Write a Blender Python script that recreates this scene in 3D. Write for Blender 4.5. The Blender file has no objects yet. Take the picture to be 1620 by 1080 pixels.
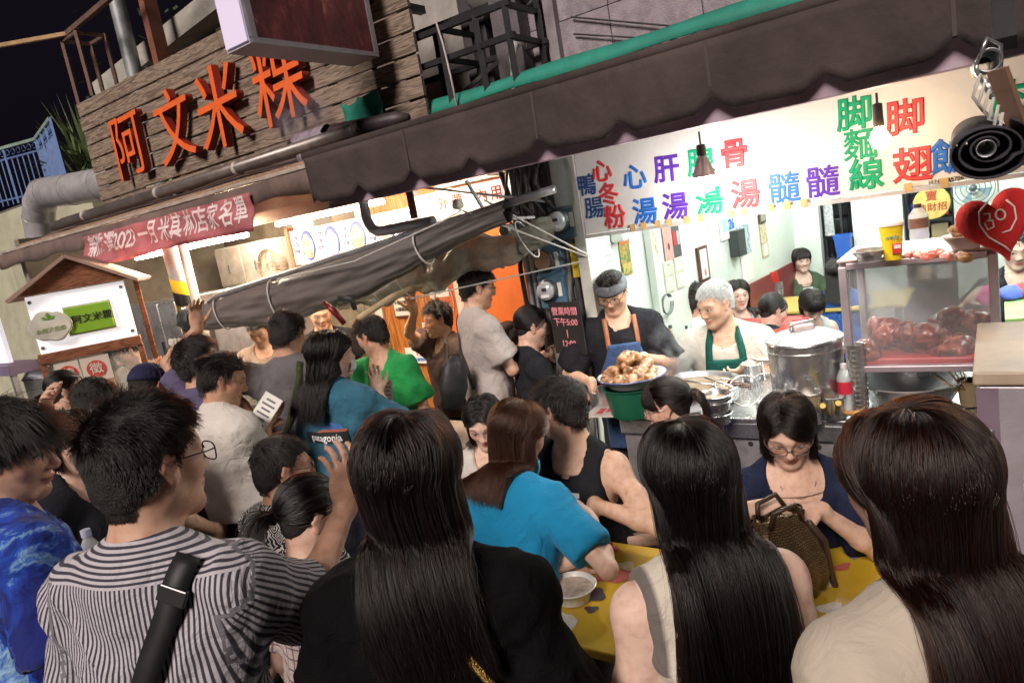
import bpy, bmesh, math, random
import numpy as np
from mathutils import Vector, Matrix
from mathutils.bvhtree import BVHTree

random.seed(7)
rng = np.random.default_rng(11)
scene = bpy.context.scene
COL = scene.collection
R = math.radians

# ------------------------------------------------------------------ camera
FPX, ROLL, PITCH, CAMZ = 1100.0, R(9.9), R(10.1), 2.0
fw = np.array([0, math.cos(PITCH), -math.sin(PITCH)])
_r0 = np.array([1.0, 0, 0])
_u0 = np.cross(_r0, fw)
cam_right = math.cos(ROLL) * _r0 - math.sin(ROLL) * _u0
cam_up = math.sin(ROLL) * _r0 + math.cos(ROLL) * _u0
CAM = np.array([0, 0, CAMZ])
cd = bpy.data.cameras.new('camera')
cd.sensor_width = 36
cd.lens = 36 * FPX / 1620
cd.clip_start = 0.05
cd.clip_end = 400
cam = bpy.data.objects.new('camera', cd)
COL.objects.link(cam)
M = Matrix.Identity(4)
for i in range(3):
    M[i][0], M[i][1], M[i][2], M[i][3] = cam_right[i], cam_up[i], -fw[i], CAM[i]
cam.matrix_world = M
scene.camera = cam

# ------------------------------------------------------------------ night sky, one soft street-side key light, exposure
world = bpy.data.worlds.new('World')
scene.world = world
world.use_nodes = True
wn = world.node_tree
bg = wn.nodes['Background']
sky = wn.nodes.new('ShaderNodeTexSky')
sky.sky_type = 'NISHITA'
sky.sun_disc = False
sky.sun_elevation = R(-4)
sky.sun_rotation = R(200)
glow = wn.nodes.new('ShaderNodeMix'); glow.data_type = 'RGBA'; glow.blend_type = 'ADD'      # the town's faint glow on the night sky
glow.inputs['Factor'].default_value = 1.0
glow.inputs['B'].default_value = (.045, .032, .065, 1)
wn.links.new(sky.outputs[0], glow.inputs['A'])
wn.links.new(glow.outputs['Result'], bg.inputs[0])
bg.inputs[1].default_value = 0.05
sd = bpy.data.lights.new('sun', 'SUN')
sd.energy = 2.0
sd.angle = R(20)
sd.color = (1.0, 0.88, 0.80)
sun = bpy.data.objects.new('sun', sd)
COL.objects.link(sun)
SUN_FROM = Vector((-0.40, -0.70, 0.62)).normalized()     # from the street lamps behind, to the left
sun.rotation_euler = SUN_FROM.to_track_quat('Z', 'Y').to_euler()
scene.view_settings.view_transform = 'Standard'
scene.view_settings.look = 'None'
scene.view_settings.exposure = 0.85
scene.view_settings.gamma = 1.0
scene.view_settings.use_curve_mapping = False
scene.cycles.use_denoising = True
scene.cycles.max_bounces = 6
scene.cycles.diffuse_bounces = 3
scene.cycles.glossy_bounces = 3
scene.cycles.transmission_bounces = 5
scene.cycles.transparent_max_bounces = 12
scene.cycles.caustics_reflective = False
scene.cycles.caustics_refractive = False
scene.cycles.sample_clamp_indirect = 6
scene.cycles_curves.shape = 'RIBBONS'


# ------------------------------------------------------------------ measuring: a point of the place from a direction and a depth / plane
def ray(x, y):
    return fw + cam_right * ((x - 810) / FPX) + cam_up * ((540 - y) / FPX)
def at(x, y, d):
    return CAM + ray(x, y) * d
def onz(x, y, z):
    r = ray(x, y)
    return CAM + r * ((z - CAMZ) / r[2])
# street-front frame: t runs along the shop fronts to the far left, q into the shops, z up
W = np.array([.588, .809, 0]); A = np.array([-.809, .588, 0]); Z3 = np.array([0, 0, 1.0])
def F(t, q, z=0.0):
    return W * q + A * t + Z3 * z
def fq(x, y, q):
    r = ray(x, y)
    return CAM + r * ((q - CAM @ W) / (r @ W))
def tq(p):
    return float(p @ A), float(p @ W), float(p[2])

# ------------------------------------------------------------------ materials
def new_mat(name):
    m = bpy.data.materials.new(name)
    m.use_nodes = True
    nt = m.node_tree
    return m, nt, nt.nodes['Principled BSDF']
def nd(nt, typ, **kw):
    n = nt.nodes.new(typ)
    for k, v in kw.items():
        if k in n.inputs.keys():
            n.inputs[k].default_value = v
        else:
            setattr(n, k, v)
    return n
def ramp(nt, fac, stops):
    r = nt.nodes.new('ShaderNodeValToRGB')
    el = r.color_ramp.elements
    while len(el) < len(stops):
        el.new(0.5)
    for e, (p, c) in zip(el, stops):
        e.position = p
        e.color = (*c, 1) if len(c) == 3 else c
    nt.links.new(fac, r.inputs[0])
    return r.outputs[0]
_mc = {}
def mat(col, rough=.6, metal=0, noise=.25, scale=6, bump=.0, bscale=60, spec=None, trans=0, alpha=1, coat=0, name=None, stain=0):
    """plain surface: base colour varied by two octaves of noise, roughness variation and optional fine relief"""
    key = (tuple(col), rough, metal, noise, scale, bump, bscale, spec, trans, alpha, coat, stain)
    if key in _mc:
        return _mc[key]
    m, nt, b = new_mat(name or 'surface')
    tc = nd(nt, 'ShaderNodeTexCoord')
    if noise > 0:
        nz = nd(nt, 'ShaderNodeTexNoise', Scale=scale, Detail=6.0, Roughness=.62)
        nt.links.new(tc.outputs['Object'], nz.inputs['Vector'])
        c = np.array(col)
        lo, hi = tuple(c * (1 - noise)), tuple(np.minimum(c * (1 + noise), .95))
        out = ramp(nt, nz.outputs[0], [(.3, lo), (.7, hi)])
        if stain > 0:
            n2 = nd(nt, 'ShaderNodeTexNoise', Scale=scale * .35, Detail=8.0, Roughness=.7, Distortion=.6)
            nt.links.new(tc.outputs['Object'], n2.inputs['Vector'])
            mx = nd(nt, 'ShaderNodeMix', data_type='RGBA', blend_type='MULTIPLY')
            mx.inputs['Factor'].default_value = stain
            nt.links.new(out, mx.inputs['A'])
            nt.links.new(ramp(nt, n2.outputs[0], [(.38, (.25, .21, .18)), (.58, (1, 1, 1))]), mx.inputs['B'])
            out = mx.outputs['Result']
        nt.links.new(out, b.inputs['Base Color'])
        rr = nd(nt, 'ShaderNodeMapRange')
        rr.inputs['To Min'].default_value = max(.03, rough - .12 * min(1, noise * 3)); rr.inputs['To Max'].default_value = min(1, rough + .12 * min(1, noise * 3))
        nt.links.new(nz.outputs[0], rr.inputs[0])
        nt.links.new(rr.outputs[0], b.inputs['Roughness'])
    else:
        b.inputs['Base Color'].default_value = (*col, 1)
        b.inputs['Roughness'].default_value = rough
    b.inputs['Metallic'].default_value = metal
    if spec is not None:
        b.inputs['Specular IOR Level'].default_value = spec
    if trans:
        b.inputs['Transmission Weight'].default_value = trans
    if alpha < 1:
        b.inputs['Alpha'].default_value = alpha
    if coat:
        b.inputs['Coat Weight'].default_value = coat
    if bump:
        nb = nd(nt, 'ShaderNodeTexNoise', Scale=bscale, Detail=4.0)
        nt.links.new(tc.outputs['Object'], nb.inputs['Vector'])
        bp = nd(nt, 'ShaderNodeBump', Strength=min(1, bump), Distance=.01)
        nt.links.new(nb.outputs[0], bp.inputs['Height'])
        nt.links.new(bp.outputs[0], b.inputs['Normal'])
    _mc[key] = m
    return m
def emit(col, strength, name='lamp_glow'):
    key = ('em', tuple(col), strength)
    if key in _mc:
        return _mc[key]
    m, nt, b = new_mat(name)
    b.inputs['Base Color'].default_value = (*col, 1)
    b.inputs['Emission Color'].default_value = (*col, 1)
    b.inputs['Emission Strength'].default_value = strength
    _mc[key] = m
    return m

# ------------------------------------------------------------------ mesh building
def v3(p): return np.asarray(p, float)
def unit(v):
    v = v3(v); return v / (np.linalg.norm(v) + 1e-12)
def frame(y, up=(0, 0, 1)):
    """columns x,y,z with y along the given direction"""
    y = unit(y); x = np.cross(y, v3(up))
    if np.linalg.norm(x) < 1e-4: x = np.cross(y, [1, 0, 0])
    x = unit(x); z = np.cross(x, y)
    return np.stack([x, y, z], 1)
def rotz(a): c, s = math.cos(a), math.sin(a); return np.array([[c, -s, 0], [s, c, 0], [0, 0, 1.0]])
def rotx(a): c, s = math.cos(a), math.sin(a); return np.array([[1.0, 0, 0], [0, c, -s], [0, s, c]])
def roty(a): c, s = math.cos(a), math.sin(a); return np.array([[c, 0, s], [0, 1.0, 0], [-s, 0, c]])
FR = np.stack([-A, W, Z3], 1)      # street-front frame: x to the right along the fronts, y inwards, z up
class MB:
    def __init__(s): s.v = []; s.f = []; s.m = []; s.mi = 0
    def add(s, vs, fs):
        o = len(s.v); s.v += [tuple(map(float, p)) for p in vs]
        s.f += [tuple(i + o for i in f) for f in fs]; s.m += [s.mi] * len(fs)
        return s
    def box(s, c, size, rot=None, taper=1.0):
        h = v3(size) / 2; rot = np.eye(3) if rot is None else rot; vs = []
        for z in (-1, 1):
            k = taper if z > 0 else 1
            for x, y in ((-1, -1), (1, -1), (1, 1), (-1, 1)):
                vs.append(v3(c) + rot @ (h * [x * k, y * k, z]))
        return s.add(vs, [(3, 2, 1, 0), (4, 5, 6, 7), (0, 1, 5, 4), (1, 2, 6, 5), (2, 3, 7, 6), (3, 0, 4, 7)])
    def bar(s, a, b, w, h=None, up=(0, 0, 1)):
        a, b = v3(a), v3(b); L = np.linalg.norm(b - a)
        return s.box((a + b) / 2, (w, L, h or w), frame(b - a, up))
    def tube(s, path, r, n=10, caps=True):
        P = [v3(p) for p in path]; rr = r if hasattr(r, '__len__') else [r] * len(P)
        o = len(s.v); vs = []; fs = []; up = np.array([0, 0, 1.0]); prev = None
        for i, p in enumerate(P):
            d = unit(P[min(i + 1, len(P) - 1)] - P[max(i - 1, 0)])
            if prev is None:
                x = np.cross(d, up)
                if np.linalg.norm(x) < .05: x = np.cross(d, [1, 0, 0])
            else:
                x = prev - d * (prev @ d)
            x = unit(x); prev = x; y = np.cross(d, x)
            for k in range(n):
                a = 2 * math.pi * k / n
                vs.append(p + rr[i] * (x * math.cos(a) + y * math.sin(a)))
        for i in range(len(P) - 1):
            for k in range(n):
                k2 = (k + 1) % n
                fs.append((i * n + k, i * n + k2, (i + 1) * n + k2, (i + 1) * n + k))
        if caps:
            fs.append(tuple(range(n))[::-1]); fs.append(tuple((len(P) - 1) * n + k for k in range(n)))
        return s.add(vs, fs)
    def lathe(s, prof, c=(0, 0, 0), rot=None, n=28, sx=1, sy=1, wob=None):
        """prof: list of (radius, height), open surface of revolution about local z"""
        rot = np.eye(3) if rot is None else rot; vs = []; fs = []
        for i, (r, z) in enumerate(prof):
            for k in range(n):
                a = 2 * math.pi * k / n; q = r * (1 + (wob(a, z) if wob else 0))
                vs.append(v3(c) + rot @ np.array([q * math.cos(a) * sx, q * math.sin(a) * sy, z]))
        for i in range(len(prof) - 1):
            for k in range(n):
                k2 = (k + 1) % n
                fs.append((i * n + k, i * n + k2, (i + 1) * n + k2, (i + 1) * n + k))
        return s.add(vs, fs)
    def disc(s, c, r, rot=None, n=24, z=0):
        rot = np.eye(3) if rot is None else rot
        return s.add([v3(c) + rot @ np.array([r * math.cos(2 * math.pi * k / n), r * math.sin(2 * math.pi * k / n), z]) for k in range(n)], [tuple(range(n))])
    def prism(s, poly, c, rot, th):
        """poly in local x,z; thickness along local y"""
        n = len(poly)
        vs = [v3(c) + rot @ np.array([x, -th / 2, z]) for x, z in poly] + [v3(c) + rot @ np.array([x, th / 2, z]) for x, z in poly]
        fs = [tuple(range(n)), tuple(range(2 * n - 1, n - 1, -1))] + [(k, k + n, (k + 1) % n + n, (k + 1) % n) for k in range(n)]
        return s.add(vs, fs)
    def sheet(s, grid):
        """grid[i][j] of points"""
        ni, nj = len(grid), len(grid[0])
        return s.add([p for row in grid for p in row], [(i * nj + j, i * nj + j + 1, (i + 1) * nj + j + 1, (i + 1) * nj + j) for i in range(ni - 1) for j in range(nj - 1)])
    def build(s, name, mats, parent=None, smooth=False, bevel=0, solid=0, sub=0, **props):
        me = bpy.data.meshes.new(name)
        o0 = v3(s.v).mean(0) if parent is None else np.zeros(3)
        me.from_pydata([tuple(v3(p) - o0) for p in s.v], [], s.f)
        mats = mats if isinstance(mats, (list, tuple)) else [mats]
        for m in mats: me.materials.append(m)
        if len(mats) > 1: me.polygons.foreach_set('material_index', s.m)
        bm = bmesh.new(); bm.from_mesh(me); bmesh.ops.recalc_face_normals(bm, faces=bm.faces); bm.to_mesh(me); bm.free()
        o = bpy.data.objects.new(name, me); COL.objects.link(o)
        o.location = o0
        if parent is not None:
            o.parent = parent
            o.location = -v3(parent.get('_at', (0, 0, 0)))
            if o.parent.parent is not None: o.location = -(v3(parent.get('_at', (0, 0, 0))))
        o['_at'] = [float(x) for x in (o0 if parent is None else v3((0, 0, 0)))]
        if smooth:
            me.polygons.foreach_set('use_smooth', [True] * len(me.polygons))
            if smooth != 1:
                me.set_sharp_from_angle(angle=R(smooth))
        if solid:
            md = o.modifiers.new('thickness', 'SOLIDIFY'); md.thickness = solid; md.offset = 0
        if bevel:
            md = o.modifiers.new('edge', 'BEVEL'); md.width = bevel; md.segments = 2; md.limit_method = 'ANGLE'; md.angle_limit = R(40)
        if sub:
            md = o.modifiers.new('sub', 'SUBSURF'); md.levels = sub; md.render_levels = sub
        for k, vv in props.items(): o[k] = vv
        return o
def thing(name, loc, label, cat, group=None):
    o = bpy.data.objects.new(name, None); COL.objects.link(o); o.empty_display_size = .1
    o.location = tuple(map(float, loc)); o['_at'] = [float(x) for x in loc]
    return tag(o, label, cat, group)
def tag(o, label, cat, group=None):
    o['label'] = label; o['category'] = cat
    if group: o['group'] = group
    return o
def struct(o, label=None):
    o['kind'] = 'structure'
    if label: o['label'] = label
    return o
def text(s, c, rot, size, material, parent, name='lettering', bold=0.0, extrude=.001, align='CENTER', sx=1.0, shear=0.0, spacing=1.0, line=1.0):
    """lettering lying in the local x,z plane of rot (front face towards -y)"""
    cu = bpy.data.curves.new(name, 'FONT'); cu.body = s; cu.size = size; cu.align_x = align; cu.align_y = 'CENTER'
    cu.extrude = extrude; cu.bevel_depth = bold; cu.bevel_resolution = 0; cu.shear = shear; cu.space_character = spacing; cu.space_line = line
    cu.resolution_u = 3
    cu.materials.append(material)
    o = bpy.data.objects.new(name, cu); COL.objects.link(o); o.parent = parent
    m = np.stack([rot[:, 0] * sx, rot[:, 2], -rot[:, 1]], 1)
    mm = Matrix.Identity(4)
    loc = v3(c) - v3(parent.get('_at', (0, 0, 0)))
    for i in range(3):
        for j in range(3): mm[i][j] = m[i][j]
        mm[i][3] = loc[i]
    o.matrix_local = mm
    return o

# ------------------------------------------------------------------ figures: one smooth field per body, meshed as a continuous surface
def rc(a, b, r1, r2, k=.02, clip=None, op='u'): return dict(t='c', a=v3(a), b=v3(b), r1=r1, r2=r2, k=k, clip=clip, op=op)
def el(c, Rm, rad, k=.02, op='u', clip=None): return dict(t='e', c=v3(c), R=Rm, r=v3(rad), k=k, op=op, clip=clip)
def pd(p, X, infl=0.0):
    if p['t'] == 'c':
        ba = p['b'] - p['a']; L2 = ba @ ba + 1e-12
        pa = X - p['a']
        h = np.clip((pa @ ba) / L2, 0, 1)
        d = np.sqrt(((pa - h[..., None] * ba) ** 2).sum(-1)) - (p['r1'] + (p['r2'] - p['r1']) * h)
    else:
        q = (X - p['c']) @ p['R']
        r = p['r']
        k0 = np.sqrt(((q / r) ** 2).sum(-1)); k1 = np.sqrt(((q / (r * r)) ** 2).sum(-1)) + 1e-9
        d = k0 * (k0 - 1) / k1
    d = d - infl
    if p['clip']:
        for (c, n) in p['clip']: d = np.maximum(d, (X - c) @ n)
    return d
def pd_grid(p, x, y, z, infl=0.0):
    f4 = np.float32
    if p['t'] == 'c':
        a_ = p['a'].astype(f4); ba = (p['b'] - p['a']).astype(f4); L2 = f4(ba @ ba + 1e-12)
        px, py, pz = x - a_[0], y - a_[1], z - a_[2]
        h = np.clip((px * ba[0] + py * ba[1] + pz * ba[2]) / L2, 0, 1)
        d = np.sqrt((px - h * ba[0]) ** 2 + (py - h * ba[1]) ** 2 + (pz - h * ba[2]) ** 2) - (f4(p['r1'] + infl) + f4(p['r2'] - p['r1']) * h)
    else:
        c = p['c'].astype(f4); r = p['r'].astype(f4); Rm = p['R'].astype(f4)
        px, py, pz = x - c[0], y - c[1], z - c[2]; k0 = k1 = 0
        for i in range(3):
            q = (px * Rm[0, i] + py * Rm[1, i] + pz * Rm[2, i]) / r[i]
            k0 = k0 + q * q; q = q / r[i]; k1 = k1 + q * q
        k0 = np.sqrt(k0); d = k0 * (k0 - 1) / (np.sqrt(k1) + f4(1e-9)) - f4(infl)
    if p['clip']:
        for (c, n) in p['clip']:
            n = v3(n).astype(f4); d = np.maximum(d, x * n[0] + y * n[1] + z * n[2] - f4(v3(c) @ v3(n)))
    return d
def pbox(p, infl):
    if p['t'] == 'c':
        r = max(p['r1'], p['r2']) + infl
        return np.minimum(p['a'], p['b']) - r, np.maximum(p['a'], p['b']) + r
    e = np.sqrt(((p['R'] * p['r']) ** 2).sum(1)) + infl
    return p['c'] - e, p['c'] + e
def smin(a, b, k):
    h = np.maximum(k - np.abs(a - b), 0) / k
    return np.minimum(a, b) - h * h * k * .25
def field(prims, lo, hi, h, infl=0.0, kmul=1.0, cuts=(), zcut=None):
    lo = np.floor(v3(lo) / h) * h
    n = np.maximum(np.ceil((v3(hi) - lo) / h).astype(int) + 1, 3)
    Af = np.full(tuple(n), .5, np.float32)
    ax = [lo[i] + np.arange(n[i]) * h for i in range(3)]
    for p in prims:
        k = p['k'] * kmul
        b0, b1 = pbox(p, infl)
        pad = k + 2.5 * h
        i0 = np.clip(np.floor((b0 - pad - lo) / h).astype(int), 0, n); i1 = np.clip(np.ceil((b1 + pad - lo) / h).astype(int) + 1, 0, n)
        if np.any(i1 - i0 < 1): continue
        sl = tuple(slice(a_, b_) for a_, b_ in zip(i0, i1))
        d = pd_grid(p, ax[0][sl[0]].astype(np.float32)[:, None, None], ax[1][sl[1]].astype(np.float32)[None, :, None], ax[2][sl[2]].astype(np.float32)[None, None, :], infl if p['op'] == 'u' else 0)
        if p['op'] == 'u': Af[sl] = smin(Af[sl], d, k)
        else: Af[sl] = -smin(-Af[sl], d, k)
    if cuts:
        kz = n[2] if zcut is None else int(np.clip((zcut - lo[2]) / h, 1, n[2]))
        X = np.stack(np.meshgrid(ax[0].astype(np.float32), ax[1].astype(np.float32), ax[2][:kz].astype(np.float32), indexing='ij'), -1)
        for c in cuts: Af[:, :, :kz] = np.maximum(Af[:, :, :kz], c(X).astype(np.float32))
    return Af, lo
CORN = np.array([(i, j, k) for i in (0, 1) for j in (0, 1) for k in (0, 1)])
EDG = [(0, 4), (1, 5), (2, 6), (3, 7), (0, 2), (1, 3), (4, 6), (5, 7), (0, 1), (2, 3), (4, 5), (6, 7)]
def surfnet(Af, lo, h):
    S = Af < 0
    nx, ny, nz = S.shape
    cnt = np.zeros((nx - 1, ny - 1, nz - 1), np.uint8)
    for c in CORN: cnt += S[c[0]:nx - 1 + c[0], c[1]:ny - 1 + c[1], c[2]:nz - 1 + c[2]]
    act = (cnt > 0) & (cnt < 8)
    ii, jj, kk = np.nonzero(act)
    if len(ii) == 0: return np.zeros((0, 3)), np.zeros((0, 4), int)
    idx = np.full(act.shape, -1, np.int32); idx[act] = np.arange(len(ii))
    vals = [Af[ii + c[0], jj + c[1], kk + c[2]] for c in CORN]
    acc = np.zeros((len(ii), 3)); num = np.zeros(len(ii))
    for (e0, e1) in EDG:
        va, vb = vals[e0], vals[e1]
        m = (va < 0) != (vb < 0)
        t = np.where(m, va / np.where(m, va - vb, 1), 0)
        acc += np.where(m[:, None], CORN[e0] + t[:, None] * (CORN[e1] - CORN[e0]), 0); num += m
    V = (np.stack([ii, jj, kk], 1) + acc / num[:, None]) * h + lo
    Q = []
    for axis in range(3):
        a0 = [slice(None)] * 3; a1 = [slice(None)] * 3
        a0[axis] = slice(0, -1); a1[axis] = slice(1, None)
        s0, s1 = S[tuple(a0)], S[tuple(a1)]
        ch = s0 != s1
        e = np.stack(np.nonzero(ch), 1)
        o = [x for x in range(3) if x != axis]
        ok = np.all(e[:, o] > 0, 1) & (e[:, o[0]] < act.shape[o[0]]) & (e[:, o[1]] < act.shape[o[1]])
        e = e[ok]
        ds = np.zeros((4, 3), int); ds[1][o[0]] = -1; ds[2][o[0]] = -1; ds[2][o[1]] = -1; ds[3][o[1]] = -1
        q = np.stack([idx[tuple((e + d).T)] for d in ds], 1)
        fl = s0[tuple(e.T)]
        if axis == 1: fl = ~fl
        q[~fl] = q[~fl][:, ::-1]
        Q.append(q)
    Q = np.concatenate(Q); Q = Q[(Q >= 0).all(1)]
    return V, Q
def relax(V, Q, it=2, f=.5):
    E = np.concatenate([Q[:, [0, 1]], Q[:, [1, 2]], Q[:, [2, 3]], Q[:, [3, 0]]])
    E = np.concatenate([E, E[:, ::-1]])
    n = np.bincount(E[:, 0], minlength=len(V))[:, None] + 1e-9
    for _ in range(it):
        s = np.stack([np.bincount(E[:, 0], V[E[:, 1], c], minlength=len(V)) for c in range(3)], 1) / n
        V = V + f * (s - V)
    return V
def vnormals(V, Q):
    fn = np.cross(V[Q[:, 2]] - V[Q[:, 0]], V[Q[:, 3]] - V[Q[:, 1]])
    N = np.zeros_like(V)
    for c in range(4):
        for x in range(3): N[:, x] += np.bincount(Q[:, c], fn[:, x], minlength=len(V))
    return N / (np.linalg.norm(N, axis=1)[:, None] + 1e-12)
def vnoise(P, s, seed=0):
    q = P * s + seed * 17.31
    i = np.floor(q).astype(np.int64); f = q - i; f = f * f * (3 - 2 * f)
    out = 0
    for dx in (0, 1):
        for dy in (0, 1):
            for dz in (0, 1):
                h = ((i[:, 0] + dx) * 73856093) ^ ((i[:, 1] + dy) * 19349663) ^ ((i[:, 2] + dz) * 83492791)
                h = ((h * 2654435761) >> 8) & 0xffff
                w_ = (f[:, 0] if dx else 1 - f[:, 0]) * (f[:, 1] if dy else 1 - f[:, 1]) * (f[:, 2] if dz else 1 - f[:, 2])
                out = out + w_ * (h / 65535.0 - .5)
    return out
def mesh_obj(name, V, Q, material, parent, attrs=None, origin=(0, 0, 0)):
    me = bpy.data.meshes.new(name)
    V = V - v3(origin)
    me.vertices.add(len(V)); me.vertices.foreach_set('co', V.astype(np.float32).ravel())
    me.loops.add(Q.size); me.loops.foreach_set('vertex_index', Q.astype(np.int32).ravel())
    me.polygons.add(len(Q)); me.polygons.foreach_set('loop_start', np.arange(0, Q.size, 4, dtype=np.int32))
    me.polygons.foreach_set('use_smooth', np.ones(len(Q), bool))
    me.update()
    for k, (typ, dat) in (attrs or {}).items():
        at_ = me.attributes.new(k, typ, 'POINT')
        at_.data.foreach_set({'FLOAT_COLOR': 'color', 'FLOAT_VECTOR': 'vector', 'FLOAT': 'value'}[typ], dat.astype(np.float32).ravel())
    for m in (material if isinstance(material, (list, tuple)) else [material]): me.materials.append(m)
    o = bpy.data.objects.new(name, me); COL.objects.link(o)
    if parent is not None:
        o.parent = parent; o.location = tuple(v3(origin) - v3(parent.get('_at', (0, 0, 0))))
    else:
        o.location = tuple(map(float, origin))
    o['_at'] = [float(x) for x in origin]
    return o
SKIN = None
def skin_mat():
    global SKIN
    if SKIN is None:
        m, nt, b = new_mat('skin')
        a_ = nd(nt, 'ShaderNodeAttribute', attribute_name='tone')
        tc = nd(nt, 'ShaderNodeTexCoord')
        nz = nd(nt, 'ShaderNodeTexNoise', Scale=38.0, Detail=5.0)
        nt.links.new(tc.outputs['Object'], nz.inputs['Vector'])
        mx = nd(nt, 'ShaderNodeMix', data_type='RGBA', blend_type='MULTIPLY'); mx.inputs['Factor'].default_value = 1
        nt.links.new(a_.outputs['Color'], mx.inputs['A'])
        nt.links.new(ramp(nt, nz.outputs[0], [(.3, (.80, .70, .67)), (.5, (.95, .92, .9)), (.68, (1, 1, 1))]), mx.inputs['B'])
        nt.links.new(mx.outputs['Result'], b.inputs['Base Color'])
        b.inputs['Roughness'].default_value = .55
        n3 = nd(nt, 'ShaderNodeTexNoise', Scale=420.0, Detail=3.0); nt.links.new(tc.outputs['Object'], n3.inputs['Vector'])
        bp = nd(nt, 'ShaderNodeBump', Strength=.22, Distance=.002); nt.links.new(n3.outputs[0], bp.inputs['Height']); nt.links.new(bp.outputs[0], b.inputs['Normal'])
        b.inputs['Subsurface Weight'].default_value = .12
        b.inputs['Subsurface Radius'].default_value = (.9, .35, .2)
        b.inputs['Subsurface Scale'].default_value = .012
        SKIN = m
    return SKIN
_hm = {}
def hair_mats(mel, red=.3, rough=.32):
    key = (mel, red, rough)
    if key not in _hm:
        m = bpy.data.materials.new('hair'); m.use_nodes = True; nt = m.node_tree
        nt.nodes.remove(nt.nodes['Principled BSDF'])
        h = nt.nodes.new('ShaderNodeBsdfHairPrincipled')
        h.parametrization = 'MELANIN'
        h.inputs['Melanin'].default_value = mel
        h.inputs['Melanin Redness'].default_value = red
        h.inputs['Roughness'].default_value = rough; h.inputs['Radial Roughness'].default_value = .5
        if mel < .3:
            h.parametrization = 'COLOR'; h.inputs['Color'].default_value = (.42, .41, .41, 1)
        h.inputs['Random Roughness'].default_value = .25; 
        if mel >= .3: h.inputs['Random Color'].default_value = .12
        nt.links.new(h.outputs[0], nt.nodes['Material Output'].inputs[0])
        c = {True: (.012, .009, .008), False: (.035, .02, .013)}[mel > .9]
        if mel < .3: c = (.3, .29, .28)
        _hm[key] = (m, mat(c, .7, noise=.35, scale=90, bump=.6, bscale=240, name='hair_base'))
    return _hm[key]
TONES = {'m': (.66, .41, .29), 'mt': (.58, .34, .23), 'f': (.72, .48, .37), 'fp': (.76, .54, .44), 'o': (.63, .38, .27), 'w': (.66, .43, .31)}
def hand_prims(wr, d, palm, side, curl=.6, spread=.12, s=1.0, thumb=.5):
    """palm = palm normal, side = +1: thumb on +x of frame(d, palm)"""
    d = unit(d); palm = unit(v3(palm) - d * (v3(palm) @ d)); x = np.cross(d, palm)
    Rm = np.stack([x, d, palm], 1)
    P = [el(wr + d * .052 * s, Rm, (.042 * s, .056 * s, .0160 * s), .012), rc(wr - d * .01, wr + d * .03 * s, .024 * s, .026 * s, .02)]
    for i, (o, L) in enumerate(zip((.031, .0105, -.0105, -.030), (.070, .079, .073, .057))):
        dd = unit(d + x * side * (o / .031) * spread); p = wr + d * (.094 - abs(o) * .25) * s + x * side * o * s
        nn = palm
        c = curl * (1 + .12 * i); r = .0098 - .0005 * i
        for j, f in enumerate((.46, .30, .24)):
            a_ = c * (.55 if j == 0 else .9)
            dd, nn = dd * math.cos(a_) + nn * math.sin(a_), nn * math.cos(a_) - dd * math.sin(a_)
            q = p + dd * L * f * s
            P.append(rc(p, q, r * s, (r - .0006) * s, .004)); p = q; r -= .0006
    p = wr + d * .028 * s + x * side * .033 * s
    dd = unit(d * .75 + x * side * .62 + palm * .35 * thumb)
    for L, r in ((.042, .0135), (.031, .0105), (.024, .0092)):
        q = p + dd * L * s; P.append(rc(p, q, r * s, (r - .0016) * s, .008)); p = q
        dd = unit(dd * 1.0 + palm * .25 * thumb + d * .28 - x * side * .15 * curl)
    return P
def head_prims(H, Rh, s, sex, face=1.0):
    def L(x, y, z): return H + Rh @ (np.array([x, y, z]) * s)
    fm = sex == 'f'
    jw = .040 if fm else .047
    P = [el(L(0, -.014, .036), Rh, v3((.0745, .094, .082)) * s, .03), el(L(0, .020, -.03), Rh, v3((.058, .064, .080)) * s, .04)]
    for sg in (-1, 1):
        P += [rc(L(sg * jw, -.002, -.052), L(sg * .012, .060, -.095), .021 * s, .016 * s, .03),
              el(L(sg * .038, .047, -.02), Rh, v3((.024, .025, .024)) * s, .03),
              rc(L(sg * .012, .079, .024), L(sg * .046, .064, .022), .011 * s, .010 * s, .018),
              el(L(sg * .032, .099, .003), Rh, v3((.019, .020, .011)) * s, .012, op='s'),
              el(L(sg * .0315, .072, .002), Rh, v3((.0155, .0135, .0095)) * s, .004),
              el(L(sg * .0125, .087, -.034), Rh, v3((.0085, .010, .0075)) * s, .008),
              rc(L(sg * .075, .004, .016), L(sg * .080, -.012, .024), .006 * s, .0065 * s, .008),
              rc(L(sg * .080, -.012, .024), L(sg * .078, -.018, -.002), .0065 * s, .006 * s, .006),
              rc(L(sg * .078, -.018, -.002), L(sg * .072, -.002, -.03), .006 * s, .0065 * s, .006),
              rc(L(sg * .074, -.002, .01), L(sg * .070, .002, -.022), .007 * s, .0075 * s, .012)]
    P += [rc(L(0, .080, .016), L(0, .0985, -.026), .0072 * s, .0098 * s, .014), rc(L(0, .0985, -.026), L(0, .097, -.031), .0098 * s, .0095 * s, .008),
          el(L(0, .078, -.0575), Rh, v3((.023, .0135, .0066)) * s, .007), el(L(0, .0765, -.0690), Rh, v3((.0195, .0135, .0074)) * s, .007),
          el(L(0, .062, -.097), Rh, v3((.020, .017, .015)) * s, .02)]
    return P
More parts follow.
